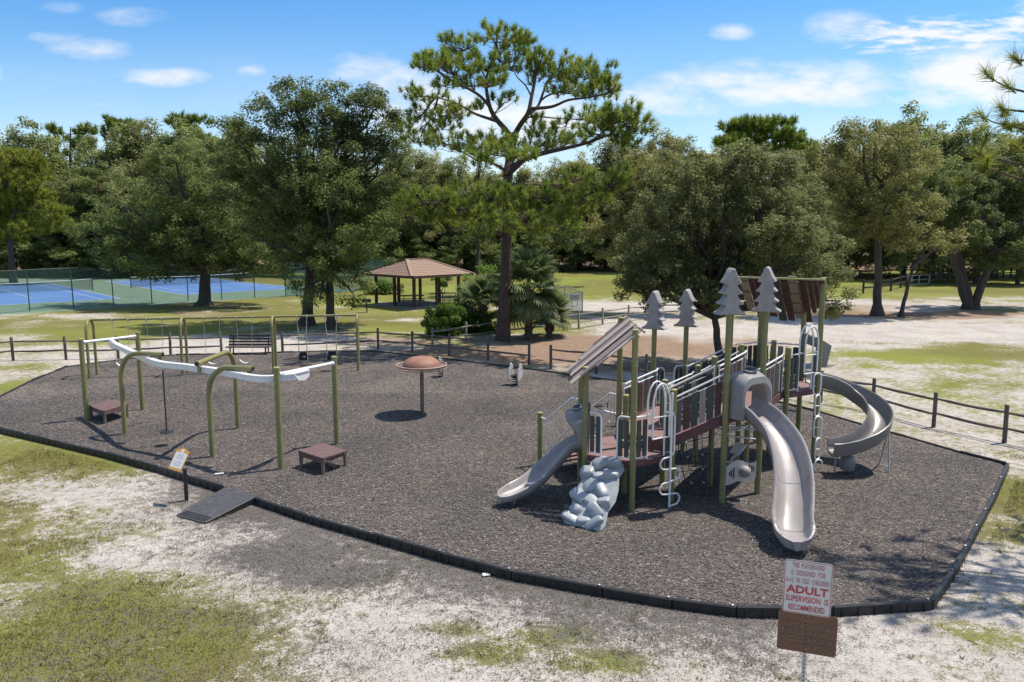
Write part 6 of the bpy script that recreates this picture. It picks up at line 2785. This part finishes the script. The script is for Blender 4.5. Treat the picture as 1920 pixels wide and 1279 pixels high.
broadleaf('oak_tree', 'dark trunked tree behind the fence, left of the wide greyish oak', b,
          px_ells([(1240, 380, 70, 55), (1190, 420, 60, 50), (1150, 390, 55, 50), (1260, 450, 60, 50), (1165, 470, 40, 34), (1220, 330, 60, 45), (1120, 440, 36, 30), (1290, 400, 60, 60)], b.y, 1.6, 11), L_DRY, 25, .30, fork=4.2, lean=(.2, 0), dens=1.2, n_per=80, size=.10)
b = G(1645, 592)
broadleaf('oak_tree', 'straight dark trunked tree with brownish olive crown on the right', b,
          px_ells([(1640, 270, 75, 40), (1560, 310, 60, 45), (1700, 290, 55, 45), (1630, 330, 80, 45), (1580, 370, 60, 40), (1680, 350, 70, 45), (1650, 400, 70, 45), (1600, 430, 45, 35), (1720, 400, 45, 35), (1690, 440, 50, 30), (1540, 350, 40, 34), (1610, 245, 45, 26)], b.y, 1.8, 13),
          L_DRY, 26, .30, fork=5.5, lean=(-.3, .0), dens=1.25, n_per=85, size=.09, tone=.5)
b = G(1816, 580)
broadleaf('oak_tree', 'forked dark oak with three stout stems at the right edge', b,
          px_ells([(1860, 370, 70, 50), (1820, 420, 50, 45), (1900, 420, 65, 50), (1870, 460, 60, 40), (1940, 380, 60, 60), (1800, 370, 45, 40), (1905, 480, 40, 24), (1880, 330, 50, 35), (1970, 450, 50, 45), (1830, 330, 45, 34)], b.y, 2.0, 15),
          L_OAKDK, 27, .32, dens=1.2, n_per=100, size=.115, trunks=[(b, at(1785, 480, b.y)), (b + Vector((.12, 0, 0)), at(1797, 474, b.y + .4)), (b + Vector((.3, 0, 0)), at(1862, 472, b.y - .2))], tone=.36)
b = G(1688, 594)
broadleaf('small_tree', 'small leaning tree with thin pale foliage between two larger trunks', b,
          px_ells([(1740, 445, 40, 20), (1780, 450, 36, 18), (1705, 450, 30, 22), (1755, 465, 34, 14)], b.y, .8, 17), L_DRY, 28, .14, dens=.9, n_per=55, size=.085, trunks=[(b, at(1713, 498, b.y)), (at(1712, 500, b.y), at(1726, 487, b.y))], tone=.58, cr=(.3, .55))

# ------------------------------------------------------------------ pines
def needle_mesh(name, P, D, n_per, length, width, mtl, seed, spread=1.15, tone_mid=.45):
    r = np.random.default_rng(seed)
    k = len(P)
    ci = np.repeat(np.arange(k), n_per)
    n = len(ci)
    d = D[ci] + r.normal(0, 1, (n, 3)) * spread * .62
    d /= np.linalg.norm(d, axis=1, keepdims=True) + 1e-9
    L = length * r.uniform(.7, 1.15, n)[:, None]
    start = P[ci] + D[ci] * (r.uniform(-.55, .25, n)[:, None] * length)
    tip = start + d * L
    tip[:, 2] -= .06 * L[:, 0] * r.random(n)
    s = np.cross(d, r.normal(0, 1, (n, 3)))
    s /= np.linalg.norm(s, axis=1, keepdims=True) + 1e-9
    s *= width * r.uniform(.7, 1.3, n)[:, None]
    v = np.stack([start - s, start + s, tip], 1).reshape(-1, 3)
    tc = r.normal(tone_mid, .16, k)
    tone = np.clip(tc[ci] + r.normal(0, .12, n), 0, 1)
    me = bpy.data.meshes.new(name)
    fast_mesh(me, v, np.arange(n * 3).reshape(n, 3), dict(tone=tone), 'FACE')
    me.materials.append(mtl)
    return me


def pine(name, label, base, skel, pads, Y, seed, mtl, dens=110, n_per=54, nl=.34, nw=.017, trunk=None, tone=.45, group=None, dsc=1.0):
    """skel: list of (points [(px,py,dy)...], r0, r1); pads: (px,py,rx,ry,dy)"""
    rnd = random.Random(seed)
    rt = thing(name, label, 'tree', base.copy(), group)
    mb = MB()
    S = []
    for pts, r0, r1 in skel:
        P_ = [at(q[0], q[1], Y + (q[2] if len(q) > 2 else 0) * dsc) for q in pts]
        P_ = catmull(P_, 5)
        n = len(P_)
        rs = [r0 + (r1 - r0) * i / (n - 1) for i in range(n)]
        mb.tube(P_, rs, 8)
        S += P_
    if trunk:
        P_ = [base - Vector((0, 0, .2))] + [at(q[0], q[1], Y) for q in trunk[0]]
        P_ = catmull(P_, 5)
        n = len(P_)
        rs = [trunk[1] + (trunk[2] - trunk[1]) * i / (n - 1) for i in range(n)]
        rs[0] *= 1.45
        rs[1] *= 1.3
        rs[2] *= 1.15
        tb = MB()
        tb.tube(P_, rs, 16)
        tb.build('trunk', M_PINEBARK, rt, smooth=60)
        S += P_[len(P_) // 2:]
    TP_, TD_ = [], []
    for (px, py, rx, ry, dy) in pads:
        dy = dy * dsc
        c = at(px, py, Y + dy)
        s = (Y + dy) / 1450
        low = c - Vector((0, 0, ry * s * .5))
        near = min(S, key=lambda q: (q - low).length)
        br = limb(mb, near, low, .05, .025, rnd, n=4, sides=5, wob=.05)
        n = max(4, int(rx * ry * 3.14 / dens))
        for _ in range(n):
            a_ = rnd.uniform(0, 2 * math.pi)
            q = math.sqrt(rnd.random())
            hz = rnd.uniform(-.9, 1.0)
            x = rx * s * q * math.cos(a_)
            y = rx * s * .75 * q * math.sin(a_)
            z = ry * s * hz * math.sqrt(max(0, 1 - q * q * .85)) 
            p = c + Vector((x, y, z))
            o_ = br[rnd.choice((1, 2, 3, 4, 4))]
            mid = o_.lerp(p, .55) + Vector((0, 0, -.08))
            if rnd.random() < .7:
                mb.tube([o_, mid, p], [.02, .014, .009], 4)
            d = (p - mid).normalized() * .55 + Vector((0, 0, .75))
            d.normalize()
            TP_.append(tuple(p - base))
            TD_.append(tuple(d))
    mb.build('branches', M_PINEBARK, rt, smooth=60)
    link('needles', needle_mesh('needles', np.array(TP_), np.array(TD_), n_per, nl, nw, mtl, seed + 3, tone_mid=tone), rt)
    return rt


PY = 39.7
sk = [([(952, 332, 0), (956, 300, .3), (962, 262, .4), (966, 250, .4)], .26, .19),
      ([(962, 262, .4), (945, 240, .2), (932, 225, 0), (920, 205, -.3), (913, 175, -.4), (912, 150, -.5), (918, 120, -.4)], .16, .05),
      ([(934, 228, 0), (915, 222, .4), (890, 213, .9), (868, 200, 1.3), (845, 190, 1.6), (815, 182, 1.9)], .09, .03),
      ([(918, 200, -.3), (900, 180, -.8), (870, 162, -1.2), (840, 147, -1.5), (815, 130, -1.8), (795, 122, -2)], .08, .025),
      ([(913, 165, -.4), (925, 120, .2), (938, 95, .6), (950, 70, .8)], .05, .02),
      ([(912, 150, -.5), (893, 110, -.9), (880, 90, -1)], .045, .02),
      ([(962, 258, .4), (975, 235, 0), (990, 212, -.3), (996, 185, -.2), (1003, 150, 0), (1006, 130, .1)], .15, .05),
      ([(990, 214, -.3), (1008, 200, .3), (1018, 175, .6), (1025, 155, .9), (1035, 140, 1.2)], .09, .035),
      ([(996, 204, -.2), (1035, 200, -.6), (1065, 188, -1), (1100, 183, -1.3), (1140, 175, -1.6)], .09, .03),
      ([(1012, 190, .5), (1030, 178, .8), (1060, 170, 1.1), (1090, 160, 1.4)], .06, .025),
      ([(972, 240, .1), (985, 222, .5), (1010, 219, .9), (1045, 222, 1.3), (1080, 224, 1.7)], .06, .025),
      ([(996, 180, -.2), (985, 160, -.6), (970, 145, -1), (962, 130, -1.2)], .045, .018),
      ([(955, 325, 0), (935, 312, .5), (915, 303, .9), (895, 300, 1.3)], .10, .04),
      ([(958, 322, 0), (985, 298, -.6), (1020, 287, -1.1), (1060, 278, -1.6), (1100, 268, -2), (1150, 250, -2.4)], .15, .05),
      ([(962, 310, 0), (985, 290, .5), (995, 265, .8), (1003, 240, 1)], .07, .03),
      ([(1090, 272, -1.8), (1115, 260, -2.2), (1140, 240, -2.5), (1165, 225, -2.7)], .05, .02),
      ([(952, 345, 0), (1000, 346, .8), (1045, 347, 1.5), (1080, 340, 2)], .08, .03),
      ([(950, 372, 0), (900, 380, -1), (850, 386, -1.8), (800, 380, -2.4)], .07, .025),
      ([(950, 390, 0), (1010, 380, -1), (1080, 372, -2), (1130, 355, -2.6)], .07, .025),
      ([(950, 410, 0), (895, 400, 1.5), (840, 405, 2.4)], .06, .025),
      ([(952, 420, 0), (1010, 412, 1.0), (1070, 405, 1.8)], .06, .025),
      ([(945, 440, 0), (930, 436, -.3), (925, 440, -.5)], .12, .06)]
pads = [(930, 283, 55, 16, -1.6), (985, 287, 42, 14, -1.7), (895, 300, 36, 12, -1.2), (930, 362, 55, 16, -2), (965, 418, 60, 22, -2.2), (1005, 362, 40, 14, -1.8), (880, 388, 45, 18, -2.2), (1045, 405, 45, 18, -2.2), (930, 62, 55, 20, .3), (870, 82, 45, 24, -.8), (965, 72, 35, 20, .8), (985, 70, 18, 16, .6), (820, 110, 42, 20, -1.5), (797, 118, 26, 18, -2), (850, 125, 55, 24, -1.2), (905, 118, 45, 26, -.4), (955, 112, 36, 36, .5), (1012, 112, 26, 22, 0),
        (1040, 125, 50, 26, .6), (1085, 130, 50, 26, .2), (1120, 140, 40, 24, -1), (1145, 160, 22, 22, -1.6), (1075, 165, 55, 20, .6), (1115, 172, 45, 16, -1.2), (1000, 130, 26, 30, .1), (925, 150, 32, 16, -.4), (890, 150, 36, 18, -.9),
        (772, 172, 24, 14, 1.9), (800, 178, 40, 16, 1.8), (835, 155, 30, 14, -1.4), (815, 212, 52, 24, 1.9), (850, 205, 40, 20, 1.3), (830, 235, 34, 16, 1.6), (945, 185, 26, 16, .4), (905, 198, 20, 10, -.6),
        (765, 238, 26, 18, 2.1), (785, 258, 45, 20, 1.6), (840, 262, 55, 18, .8), (890, 272, 55, 22, .3), (935, 262, 42, 22, -.6), (1000, 228, 22, 24, .8), (1025, 255, 45, 22, .2), (1070, 258, 45, 18, -.7), (1100, 215, 42, 20, 1.5),
        (1140, 222, 40, 22, -2.3), (1165, 210, 36, 28, -2.6), (1190, 238, 34, 24, -2.6), (1130, 245, 45, 16, -2.2), (1180, 262, 34, 14, -2.5), (1060, 230, 24, 14, 1.6), (1010, 275, 40, 12, -.4),
        (800, 372, 50, 22, -2.2), (870, 345, 30, 16, 1.0), (1080, 330, 45, 16, 1.8), (1130, 345, 42, 20, -2.3), (1040, 345, 36, 14, 1.6), (840, 395, 60, 22, -1.6), (950, 372, 55, 20, -.8), (1000, 395, 60, 24, -1.0), (1060, 385, 55, 24, -1.4), (1100, 370, 45, 22, -2),
        (900, 405, 60, 20, 1.2), (1015, 425, 50, 18, .8), (850, 420, 44, 14, 2), (1055, 425, 36, 14, 1.6), (800, 400, 34, 16, -2), (905, 440, 36, 12, -1), (1165, 330, 26, 20, -2.4), (760, 385, 26, 16, -2.3)]
pine('pine_tree', 'tall open-crowned pine with a thick forked trunk beside the palm', G(942, 641), sk, pads, PY, 61, L_PINE, dens=95, n_per=60, nl=.33, nw=.0155,
     trunk=([(948, 520), (950, 430), (952, 330)], .31, .22), tone=.60, dsc=2.1)

# the pine whose branches reach in from the right edge
def near_pine():
    base = Vector((12.9, 13.4, GZ))
    rt = thing('pine_tree', 'near pine at the right edge whose long-needled sprays reach into view', 'tree', base.copy())
    rnd = random.Random(8)
    mb = MB()
    top = Vector((12.6, 13.6, 13.0))
    P_ = [base + Vector((0, 0, -.2)), base + Vector((.05, 0, 4)), base + Vector((-.1, .1, 9)), top]
    P_ = catmull(P_, 6)
    mb.tube(P_, [.24 - .2 * i / (len(P_) - 1) for i in range(len(P_))], 12)
    mb.build('trunk', M_PINEBARK, rt, smooth=60)
    br = MB()
    TP_, TD_ = [], []
    ends = [at(1880, 205, 14.2), at(1893, 165, 14.4), at(1905, 112, 14.0), at(1835, 290, 14.6), at(1888, 236, 14.5), at(1850, 315, 14.2), at(1905, 275, 13.9), at(1935, 300, 14.3)]
    for k in range(26):
        a_ = rnd.uniform(0, 2 * math.pi)
        z = rnd.uniform(6.2, 12.6)
        l_ = rnd.uniform(1.8, 3.3) * (1.15 - .06 * (z - 6))
        ends.append(Vector((base.x + math.cos(a_) * l_, base.y + math.sin(a_) * l_, z)))
    for i, e in enumerate(ends):
        hx = e.x
        px_ = 960 + 1450 * e.x / max(1, e.y)
        if i >= 8 and px_ < 1960 and e.z < 11 and e.y > 11:
            continue
        st = Vector((base.x, base.y, e.z - .45))
        pts = limb(br, st, e, .06, .018, rnd, n=6, sides=6, wob=.07, sag=-.04)
        ns = 3 if i < 8 else 9
        d = (e - st).normalized()
        TP_.append(tuple(e - base))
        TD_.append(tuple((d * .7 + Vector((0, 0, .6))).normalized()))
        for _ in range(ns):
            p0 = pts[rnd.choice((4, 5, 6))] if i < 8 else pts[rnd.choice((3, 4, 5, 6))]
            q = p0 + Vector((rnd.uniform(-.35, .55) if i < 8 else rnd.uniform(-.55, .55), rnd.uniform(-.5, .5), rnd.uniform(-.25, .3)))
            br.tube([p0, p0.lerp(q, .6) - Vector((0, 0, .03)), q], [.016, .012, .008], 5)
            dd = ((q - p0).normalized() * .8 + Vector((0, 0, .45))).normalized()
            TP_.append(tuple(q - base))
            TD_.append(tuple(dd))
    br.build('branches', M_PINEBARK, rt, smooth=60)
    link('needles', needle_mesh('needles', np.array(TP_), np.array(TD_), 95, .30, .006, L_PINEY, 14, spread=1.15, tone_mid=.35), rt)


near_pine()

# yellow-green pine beyond the courts on the left
b = G(20, 500)
pd = [(30, 300, 50, 22, 0), (70, 330, 30, 18, 1), (15, 340, 55, 22, -1), (60, 370, 45, 18, .5), (95, 390, 34, 14, -1), (20, 385, 50, 20, 1), (80, 415, 40, 14, 0), (40, 430, 50, 16, -1), (110, 420, 24, 12, 1), (-30, 330, 50, 30, 0), (-30, 400, 50, 30, 0), (55, 300, 26, 14, .6), (5, 445, 40, 12, 1)]
pine('pine_tree', 'bright yellow-green pine at the far left edge behind the court fence', at(20, 470, 84) * 1 - Vector((0, 0, at(20, 470, 84).z - GZ)),
     [([(20, 440, 0), (30, 380, 0), (25, 320, 0), (30, 290, 0)], .25, .08), ([(28, 400, 0), (60, 395, 0), (95, 388, -1)], .1, .04), ([(26, 420, 0), (70, 418, 0), (110, 415, 1)], .1, .04)],
     pd, 84, 71, L_PINEY, dens=42, n_per=44, nl=.62, nw=.045, trunk=([(20, 470), (22, 440)], .32, .26), tone=.55)

# ------------------------------------------------------------------ cabbage palms
def frond_mesh(seed):
    rnd = random.Random(seed)
    v, f, tone = [], [], []
    # petiole along +X then a fan of folded blades
    L0 = 1.0
    for k in range(5):
        t0, t1 = k / 5, (k + 1) / 5
        w0, w1 = .022 - .01 * t0, .022 - .01 * t1
        z0, z1 = .18 * math.sin(t0 * 1.7), .18 * math.sin(t1 * 1.7)
        n = len(v)
        v += [(L0 * t0, -w0, z0), (L0 * t0, w0, z0), (L0 * t1, w1, z1), (L0 * t1, -w1, z1)]
        f.append((n, n + 1, n + 2, n + 3))
        tone.append(.7)
    hub = Vector((L0, 0, .18))
    nb = 30
    for i in range(nb):
        a_ = R(-128 + 256 * i / (nb - 1))
        ln = (.92 - .22 * abs(a_) / R(128)) * rnd.uniform(.9, 1.08)
        d = Vector((math.cos(a_), math.sin(a_), .10 - .25 * abs(a_) / R(128)))
        s = Vector((-math.sin(a_), math.cos(a_), 0))
        w = .05
        drop = rnd.uniform(.10, .32)
        p0 = hub
        p1 = hub + d * ln * .5 + Vector((0, 0, .02))
        p2 = hub + d * ln * .8 - Vector((0, 0, drop * .35))
        p3 = hub + d * ln - Vector((0, 0, drop))
        n = len(v)
        v += [tuple(p0), tuple(p1 - s * w), tuple(p1 + s * w), tuple(p2 - s * w * .62), tuple(p2 + s * w * .62), tuple(p3)]
        f += [(n, n + 1, n + 2, n), (n + 1, n + 3, n + 4, n + 2), (n + 3, n + 5, n + 4, n + 3)]
        t_ = min(1, max(0, rnd.gauss(.42, .15)))
        tone += [t_] * 3
    me = bpy.data.meshes.new('frond')
    me.from_pydata(v, [], [tuple(dict.fromkeys(q)) for q in f])
    at_ = me.attributes.new('tone', 'FLOAT', 'FACE')
    at_.data.foreach_set('value', np.array(tone, dtype=np.float32))
    me.materials.append(L_PALM)
    return me


FROND = [frond_mesh(i) for i in range(4)]


def palm(label, base, hgt, n, size, seed, trunk_r=.2, emin=-55):
    rnd = random.Random(seed)
    rt = thing('palm_tree', label, 'palm', base.copy())
    mb = MB()
    head = base + Vector((rnd.uniform(-.1, .1), 0, hgt))
    prof = []
    k = 14
    for i in range(k + 1):
        t = i / k
        prof.append((trunk_r * (1.15 - .25 * t) * (1.06 if i % 2 else .94), t * hgt))
    mb.lathe(prof, 12, base)
    tr = mb.build('trunk', M_PALMTRUNK, rt, smooth=40)
    bt = MB()
    for i in range(70):
        z = rnd.uniform(.15, 1) * hgt
        a_ = rnd.uniform(0, 2 * math.pi)
        p = base + Vector((math.cos(a_) * trunk_r * 1.0, math.sin(a_) * trunk_r * 1.0, z))
        d = Vector((math.cos(a_) * .5, math.sin(a_) * .5, .9)).normalized()
        bt.bar(p, p + d * .28, .07, .025, up=Vector((math.cos(a_), math.sin(a_), 0)))
    bt.build('leaf_base', M_PALMTRUNK, tr, kind='stuff')
    for i in range(n):
        t = (i + .5) / n
        el = R(80 - (80 - emin) * t ** .9 + rnd.uniform(-9, 9))
        az = i * 2.39996 + rnd.uniform(-.25, .25)
        M_ = Matrix.Rotation(az, 4, 'Z') @ Matrix.Rotation(-el, 4, 'Y') @ Matrix.Rotation(rnd.uniform(-.4, .4), 4, 'X')
        s = size * rnd.uniform(.85, 1.12)
        o = bpy.data.objects.new('frond', FROND[i % 4])
        COL.objects.link(o)
        o.parent = rt
        M_ = Matrix.Translation(head - base) @ M_ @ Matrix.Diagonal((s, s, s, 1))
        o.matrix_basis = M_
    return rt


palm('tallest fan palm with a shaggy trunk just right of the big pine', G(983, 640) + Vector((.25, .9, 0)), 2.7, 42, 1.22, 1)
palm('low fan palm left of the big pine trunk above the hedge', G(905, 628) + Vector((0, 1.4, 0)), 1.5, 28, 1.12, 2, .16, -15)
palm('short fan palm on the right in front of the blue barrel', G(1020, 632) + Vector((.3, .2, 0)), 1.2, 22, .9, 3, .16, -40)

# ------------------------------------------------------------------ bushes
def bush(name, label, ells, mtl, seed, n_per=70, size=.06, cr=(.18, .32), dens=1.2, stems=True, cat='bush', tone=.45, shell=.6):
    c0 = np.mean([e[:2] for e in ells], axis=0)
    base = Vector((c0[0], c0[1], GZ))
    rt = thing(name, label, cat, base)
    C, Rr, E = clumps(ells, seed, dens, cr, shell, zmin=GZ + .05)
    me = leaf_mesh('foliage', C - np.array(base), Rr, n_per, size, mtl, seed + 1, flat=.9, up_bias=.6, tone_mid=tone)
    link('foliage', me, rt)
    if stems:
        rnd = random.Random(seed)
        mb = MB()
        for e in ells:
            for _ in range(4):
                p = Vector((e[0] + rnd.uniform(-.4, .4) * e[3], e[1] + rnd.uniform(-.4, .4) * e[4], GZ - .05))
                q = Vector((e[0] + rnd.uniform(-.7, .7) * e[3], e[1] + rnd.uniform(-.7, .7) * e[4], e[2] + rnd.uniform(0, .6) * e[5]))
                limb(mb, p, q, .03, .01, rnd, n=3, sides=5)
        mb.build('stem', M_BARK, rt)
    return rt


def gell(px, py, rx, rz, h, dy=0, ry=None):
    g = G(px, py)
    return (g.x, g.y + dy, GZ + h, rx, ry or rx, rz)


bush('hedge', 'bright green clipped hedge block behind the rail fence near the palms', [gell(828, 636, 1.0, .9, .82, 1.2), gell(846, 632, .95, .9, .95, 1.4), gell(818, 636, .7, .75, .7, 1.1)], L_BUSH, 81, n_per=110, size=.062, dens=2.0, tone=.5)
bush('hedge', 'darker rambling hedge between the bright hedge block and the pine trunk', [gell(872, 630, .75, .6, .62, 1.6), gell(895, 630, .8, .55, .55, 1.8), gell(925, 628, .8, .5, .5, 2.0)], L_BUSH, 83, n_per=85, size=.065, dens=1.5, tone=.30)
bush('shrub', 'loose pale green shrub rising behind the left palm', px_ells([(892, 530, 24, 28), (878, 555, 26, 24), (905, 510, 20, 20), (900, 560, 26, 26), (880, 590, 26, 24)], 50, .6, 4), L_BUSH, 85, n_per=46, size=.075, cr=(.25, .45), tone=.62, dens=1.0)
g = G(720, 552)
bush('hedge', 'clipped square hedge behind the left posts of the picnic shelter', [(g.x - .9, g.y, .45, 1.0, .8, .62), (g.x, g.y + .2, .5, 1.0, .8, .64), (g.x + .8, g.y + .1, .45, .9, .8, .6)], L_BUSH, 87, n_per=60, size=.085, cr=(.25, .42), tone=.36, dens=1.3)
g = G(824, 556)
bush('topiary_bush', 'round clipped bush on a short stem seen through the picnic shelter', [(g.x, g.y + 3, 1.15, .95, .95, .48)], L_BUSH, 89, n_per=80, size=.085, cr=(.25, .4), tone=.45, dens=1.5)

# ------------------------------------------------------------------ the wood behind
def variant(seed, mtl, w, h, trunk_h, n_e, size, n_per, cr, low=False, tone=.42, dens=1.0):
    rnd = random.Random(seed)
    ells = []
    for i in range(n_e):
        t = i / max(1, n_e - 1)
        z = trunk_h + (h - trunk_h) * (.12 + .76 * t)
        wr = w / 2 * math.sin(math.pi * (.22 + .62 * t)) * rnd.uniform(.8, 1.05)
        a_ = rnd.uniform(0, 6.28)
        o = w * .26 * rnd.uniform(.5, 1.1) * (1 - .5 * t)
        ells.append((math.cos(a_) * o, math.sin(a_) * o, z, wr * .78, wr * .78, (h - trunk_h) * rnd.uniform(.14, .22)))
    C, Rr, E = clumps(ells, seed, dens, cr, .5)
    me = leaf_mesh('crown', C, Rr, n_per, size, mtl, seed + 1, tone_mid=tone)
    mb = MB()
    top = Vector((rnd.uniform(-.4, .4), 0, trunk_h + (h - trunk_h) * .35))
    limb(mb, Vector((0, 0, -.3)), top, h * .022, h * .014, rnd, n=6, sides=9, wob=.02)
    for e in ells:
        limb(mb, top - Vector((0, 0, rnd.uniform(.3, 1.8))), Vector(e[:3]), h * .009, h * .003, rnd, n=4, sides=5, wob=.08)
    for j in range(0, len(C), 4):
        e = ells[E[j]]
        limb(mb, Vector(e[:3]).lerp(top, .3), Vector(C[j]), .04, .015, rnd, n=2, sides=4)
    tm = bpy.data.meshes.new('trunk')
    tm.from_pydata([tuple(v) for v in mb.v], [], mb.f)
    tm.materials.append(M_BARK)
    return me, tm


VAR = dict(
    a=variant(201, L_OAK, 11, 15, .9, 14, .15, 85, (.6, 1.0), tone=.74),
    b=variant(202, L_OAKDK, 10, 15, .8, 14, .15, 85, (.6, 1.0), tone=.74),
    c=variant(203, L_DRY, 11, 14, 1.2, 13, .14, 75, (.55, .95), tone=.6),
    d=variant(204, L_GREY, 12, 14, 1.0, 14, .14, 75, (.55, .95), tone=.62),
    e=variant(205, L_OAK, 7, 8, .2, 7, .15, 70, (.55, .95), tone=.5),
)


def wood_tree(v, px, top_px, Y, rot, label, group, sx=1.0, name='broadleaf_tree'):
    h0 = {'a': 15.6, 'b': 15.6, 'c': 14.6, 'd': 14.6, 'e': 8.4}[v]
    c = at(px, top_px, Y)
    s = (c.z - GZ) / h0
    rt = thing(name, label, 'tree', (c.x, c.y, GZ), group)
    for nm, me_ in zip(('crown', 'trunk'), VAR[v]):
        o = link(nm, me_, rt)
        o.rotation_euler = (0, 0, rot)
        o.scale = (s * sx, s * sx, s)
    return rt


rnd = random.Random(77)
NTH = ['first', 'second', 'third', 'fourth', 'fifth', 'sixth', 'seventh', 'eighth', 'ninth', 'tenth', 'eleventh', 'twelfth', 'thirteenth', 'fourteenth', 'fifteenth', 'sixteenth', 'seventeenth', 'eighteenth']
TONE = dict(a='olive', b='dark green', c='brownish', d='greyish')


def wood_row(lst, where, group):
    for i, (px, tp_, Y, v, sx) in enumerate(sorted(lst)):
        wood_tree(v, px, tp_, Y, rnd.uniform(0, 6.28), '%s broadleaf tree, %s from the left %s' % (TONE[v], NTH[i], where), group, sx)


LEFT = 'wood behind the tennis courts'
MID = 'wood beyond the playing field'
RIGHT = 'wood on the right'
WH_LEFT = 'in the wood behind the courts'
WH_MID = 'in the wood beyond the field'
WH_RIGHT = 'in the wood at the right'
wood_row([(-120, 235, 104, 'b', 1.1), (-40, 222, 106, 'a', 1.0), (40, 228, 102, 'a', 1.05), (110, 262, 108, 'b', 1.0), (165, 262, 103, 'a', 1.0), (225, 240, 104, 'a', 1.0), (285, 222, 107, 'd', .95), (335, 232, 101, 'a', 1.0), (395, 228, 106, 'b', 1.0),
                          (450, 235, 102, 'a', 1.0), (510, 260, 108, 'd', 1.0), (0, 300, 98, 'a', .9), (75, 330, 97, 'd', .9), (140, 318, 97, 'a', 1.0), (200, 300, 98, 'b', 1.0), (265, 300, 97, 'd', 1.0)], WH_LEFT, LEFT)
wood_row([(560, 280, 112, 'b', 1.0), (630, 275, 115, 'b', 1.0), (700, 280, 112, 'd', 1.0), (760, 268, 110, 'd', 1.0), (815, 285, 118, 'c', 1.1), (870, 290, 112, 'd', 1.0), (925, 300, 120, 'b', 1.0), (980, 300, 114, 'c', 1.0), (1035, 295, 118, 'd', 1.0), (1090, 285, 112, 'c', 1.0),
                          (1140, 262, 116, 'd', 1.0), (1190, 245, 110, 'd', 1.0), (1245, 232, 114, 'c', .95), (1300, 255, 110, 'd', .95), (1345, 268, 118, 'c', 1.0), (1390, 285, 112, 'd', 1.0), (1450, 290, 115, 'c', 1.0), (1500, 278, 110, 'a', 1.0)], WH_MID, MID)
wood_row([(1560, 245, 100, 'c', 1.0), (1605, 240, 104, 'd', .9), (1665, 235, 98, 'c', 1.0), (1715, 200, 92, 'a', .85), (1770, 218, 98, 'b', .95), (1825, 222, 94, 'a', 1.0), (1885, 222, 98, 'b', 1.0), (1945, 228, 94, 'a', 1.0), (2010, 225, 98, 'b', 1.0), (2090, 230, 95, 'a', 1.0),
                          (1760, 300, 84, 'a', .9), (1850, 290, 84, 'b', .95), (1930, 300, 82, 'a', .9), (1540, 330, 92, 'd', .9)], WH_RIGHT, RIGHT)
def bush_row(lst, label, group):
    for i, (px, tp_, Y, v, sx) in enumerate(sorted(lst)):
        wood_tree(v, px, tp_, Y, rnd.uniform(0, 6.28), label + ', %s from the left' % NTH[i], group, sx, 'bush')


# low growth that closes the foot of the wood
bush_row([(x, rnd.randint(410, 445), rnd.uniform(94.5, 96.5), 'e', 1.5) for x in range(-100, 700, 62)], 'low bush at the wood foot behind the courts', 'undergrowth behind the courts')
bush_row([(x, rnd.randint(420, 448), rnd.uniform(105, 109), 'e', 1.6) for x in range(720, 1500, 58)], 'low bush along the far edge of the field', 'undergrowth beyond the field')
bush_row([(x, rnd.randint(385, 415), rnd.uniform(122, 130), 'e', 1.3) for x in range(690, 1520, 66)], 'tall bush between the trunks beyond the field', 'tall undergrowth beyond the field')
bush_row([(x, rnd.randint(420, 450), rnd.uniform(108, 114), 'e', 1.5) for x in range(1490, 2050, 60)], 'low bush behind the far board fence', 'undergrowth on the right')

# pines standing above the wood
def far_pine(px, top, Y, label, wpx, hpx, seed, n=9, mt=L_PINE):
    rd = random.Random(seed)
    c = at(px, top, Y)
    pdz = [(px + rd.uniform(-.5, .5) * wpx, top + hpx * (.12 + .8 * t) + rd.uniform(-4, 4), wpx * rd.uniform(.24, .36), hpx * rd.uniform(.10, .16), rd.uniform(-1.5, 1.5)) for t in [i / (n - 1) for i in range(n)]]
    pine('pine_tree', label, Vector((c.x, c.y, GZ)), [([(px, top + hpx, 0), (px, top + hpx * .5, 0), (px, top + hpx * .1, 0)], .16, .05)], pdz, Y, seed, mt, dens=26, n_per=34, nl=.75, nw=.055, trunk=([(px, 440), (px, top + hpx)], .28, .18), tone=.35)


far_pine(1430, 219, 88, 'dark rounded pine rising above the wood behind the high tower', 120, 80, 301, 14)
far_pine(132, 232, 110, 'pine crown above the wood, left of the other two on the skyline', 60, 60, 302)
far_pine(232, 218, 112, 'pine crown above the wood, middle one on the left skyline', 60, 60, 303)
far_pine(368, 213, 112, 'pine crown above the wood next to the tall dark oak', 70, 60, 304)
far_pine(1502, 258, 95, 'small dark pine top right of the rounded pine', 46, 40, 305, 7)
b = G(1033, 535)
broadleaf('small_tree', 'slim dark trunked tree on the field edge behind the palm', b, px_ells([(1045, 430, 44, 26), (1020, 445, 40, 22), (1070, 450, 36, 20), (1035, 410, 40, 24), (1095, 440, 34, 24), (1000, 430, 36, 24)], b.y, 2, 31), L_OAKDK, 91, .22, fork=4.0, dens=.8, n_per=60, size=.13, cr=(.5, .8))
b = G(897, 556)
broadleaf('small_tree', 'slim dark trunked tree between the shelter and the big pine', b, px_ells([(895, 430, 40, 24), (870, 445, 34, 20), (920, 445, 40, 22), (900, 410, 40, 24)], b.y, 2, 33), L_OAKDK, 93, .22, fork=4.6, dens=.8, n_per=60, size=.12, cr=(.5, .8))
